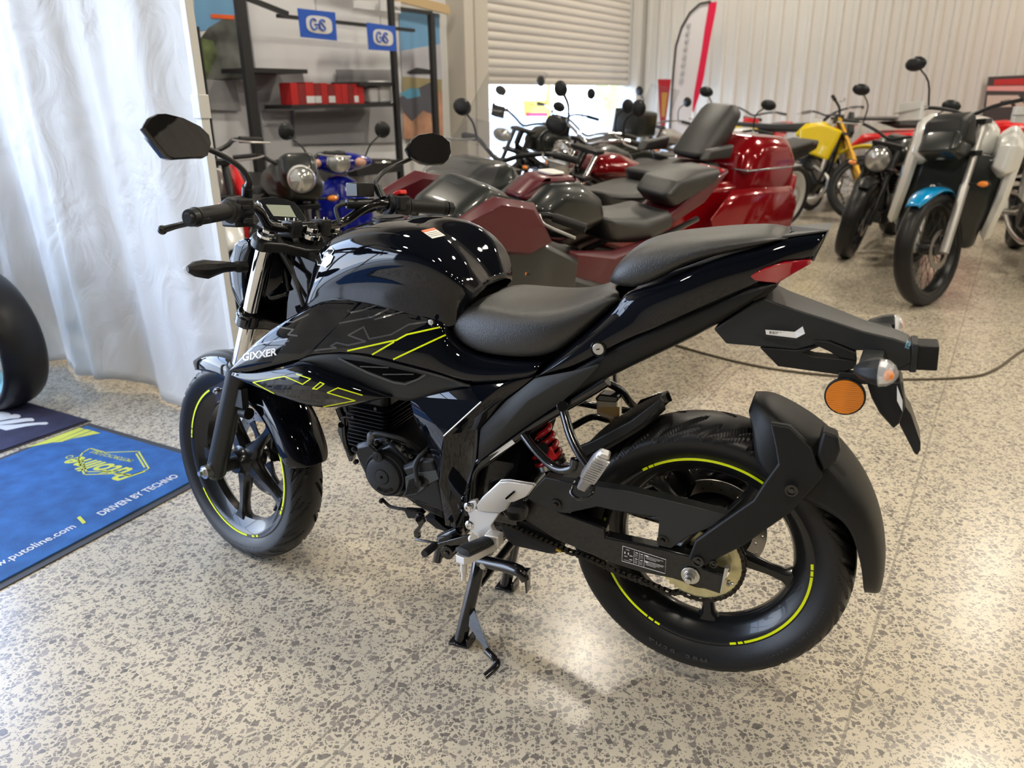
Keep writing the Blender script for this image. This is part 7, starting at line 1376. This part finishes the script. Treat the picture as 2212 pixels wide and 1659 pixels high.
# blue retro scooter
def scooter(label, c, fwd, m, k=1.0, steer=0):
    f = V3([*fwd, 0]); yaw = math.atan2(f[1], f[0]); e = empty('scooter', (c[0], c[1], 0), yaw, label, 'scooter'); e.scale = (k, k, k)
    t, w_, d_ = wheel_geo(.23, .11, 5, .16)
    for x, nm in ((0, 'rear_wheel'), (1.25, 'front_wheel')):
        h = MB(); h.v = [(a + x, b, z + .23) for a, b, z in w_.v]; h.f = w_.f; h.m = w_.m; wo = h.build(nm, SILV, e); h = MB(); h.v = [(a + x, b, z + .23) for a, b, z in t.v]; h.f = t.f; h.m = t.m; h.build('tyre', RUB, wo)
    h = MB(); rs = []
    for z, hw, x0, dp in ((.28, .10, 1.02, .05), (.38, .19, 1.03, .07), (.55, .235, 1.04, .09), (.70, .22, 1.01, .10), (.80, .15, .98, .09), (.88, .07, .96, .07)): rs.append([V3([x0 + dp * math.cos(a) * (1 if math.cos(a) > 0 else .5), hw * math.sin(a), z]) for a in [2 * math.pi * q / 20 for q in range(20)]])
    h.rings(rs); ls = h.build('leg_shield', m, e, sub=1); h = MB(); h.tube([(1.125, 0, .42), (1.14, 0, .62), (1.09, 0, .82)], [.02, .03, .02], 10); h.build('horn_cover', m, ls)
    h = MB(); h.cyl((1.135, 0, .70), (1.15, 0, .70), .018, n=16); h.build('round_badge', CHROME, ls)
    h = MB(); rs = [[V3([x, y * q, z]) for q in (1,)] for x, y, z in ((0, 0, 0),)]; h.slab([(-.32, .42), (-.30, .66), (.10, .72), (.46, .68), (.50, .36), (.1, .30)], -.18, .18, .08); h.build('rear_body', m, e, bevel=.05, seg=3)
    h = MB(); h.slab([(-.32, .70), (-.28, .79), (.1, .80), (.46, .76), (.48, .68)], -.13, .13, .03); h.build('seat', SEATG, e, bevel=.02)
    h = MB(); h.slab([(.44, .22), (.44, .34), (1.0, .34), (1.05, .22)], -.17, .17, .02); h.build('floorboard', m, e, bevel=.02)
    h = MB(); h.slab([(1.12, .44), (1.24, .50), (1.40, .44), (1.48, .30), (1.30, .38), (1.14, .34)], -.085, .085, .02); h.build('front_fender', m, e, bevel=.03, seg=3)
    h = MB(); rs = []
    for y, s_ in ((-.25, .025), (-.16, .05), (-.07, .075), (0, .085), (.07, .075), (.16, .05), (.25, .025)): rs.append([V3([.96 + s_ * 1.1 * math.cos(a) + .02, y, .965 + s_ * math.sin(a)]) for a in [2 * math.pi * q / 14 for q in range(14)]])
    h.rings(rs); hc = h.build('handlebar_cover', m, e, sub=1)
    h = MB(); h.lathe((1.075, 0, .97), (1, 0, 0), [(0, -.03), (.07, -.02), (.082, .01), (.074, .02)], 28); hl_ = h.build('headlight', CHROME, e); h = MB(); h.lathe((1.075, 0, .97), (1, 0, 0), [(.072, .015), (.04, .035), (0, .04)], 28); h.build('headlight_lens', mat('headlight_glass', (.65, .65, .62), .1, .6, .8), hl_)
    for s_ in (1, -1):
        h = MB(); h.ball((1.03, s_ * .155, .965), (.03, .045, .032), 14); h.build('indicator', mat('pale_amber_lens', (.75, .42, .30), .2, 0, .6), hc)
        h = MB(); h.cyl((.95, s_ * .24, .965), (.90, s_ * .38, .955), .018, n=12); h.build('grip', RUBG, e); h = MB(); h.tube([(.99, s_ * .22, .965), (1.02, s_ * .28, .96), (.97, s_ * .38, .955)], .006, 6, sm=3); h.build('lever', CHROME, e)
        h = MB(); h.tube([(.96, s_ * .20, 1.0), (.99, s_ * .24, 1.08), (.97, s_ * .32, 1.15)], .006, 8, sm=4); mo = h.build('mirror', SATB, e); h = MB(); h.ball((.96, s_ * .335, 1.18), (.02, .058, .058), 14); h.build('mirror_head', SATB, mo)
    h = MB(); h.tube([(.35, .1, .24), (.33, .17, .06), (.32, .2, .012)], .01, 8); h.build('side_stand', FRAMEB, e)
    return e
scooter('royal blue retro scooter facing the camera below the black shelf', (-1.36, 6.19), (.25, -.97), ROYAL, k=.92)
# small black and white bike and red and green bike by the curtain
moto('small_motorcycle', 'small black motorcycle with white rimmed headlight facing right, behind the left grip', (-1.88, 5.55), (.55, -.83), dict(wb=1.20, bar=.94, barw=.33, mirror=0, rr=.28, rf=.28, wr=.09, wf=.08, lean=6, steer=-14, mz=.16, round=1, lamp=((1.28, 0, .86), .075, 'round'), lampm=WHT, tail=(-.2, .75), fend=MBLK, body=std_body(MBLK, MBLK, MBLK, -.06, .74) + [('headlight_cowl', [(1.06, .80), (1.04, .98), (1.22, 1.0), (1.28, .88), (1.2, .80)], .10, MBLK, .03, 0, 'steer')]))
moto('motocross_motorcycle', 'red, white and green off-road motorcycle partly hidden by the white gazebo pole', (-2.25, 5.16), (.55, -.83), dict(wb=1.40, bar=1.05, barw=.33, mirror=0, blink=0, rf=.33, rr=.32, wf=.09, wr=.11, spr='wire', lean=3, steer=-6, fend=WHT, fender=(.44, 40, 125), tail=(-.3, .85), rake=27, body=[('fuel_tank', [(.70, .80), (.80, .92), (1.02, .94), (1.10, .80), (.9, .72)], .11, WHT, .03, 0), ('seat', [(-.28, .94), (-.26, .89), (.30, .84), (.80, .84), (.86, .93), (.50, .91)], .085, SEATG, .02, 0), ('rear_fender', [(-.5, .92), (-.48, .95), (.3, .86), (.25, .78)], .09, REDP, .01, 0), ('radiator_shroud', [(.74, .56), (.72, .90), (1.00, .96), (1.22, .84), (1.10, .46)], .18, REDP, .02, 0, 'sides'), ('green_stripe', [(1.0, .50), (.98, .84), (1.04, .84), (1.10, .50)], .184, GRN, .004, 0, 'sides')]))
# bike whose rear tyre stands on the purple mat at the left edge
moto('sport_motorcycle', 'motorcycle at the left edge showing only its wide black rear tyre and cyan rim', (-2.28, 3.25), (-.86, .50), dict(noex=1, wb=1.43, bar=.95, lean=2, steer=0, wr=.19, rr=.315, rf=.30, tail=(.30, .70), rim=mat('cyan_rim', (.35, .75, .85), .3), body=std_body(CYAN, WHT, WHT)[:1]))
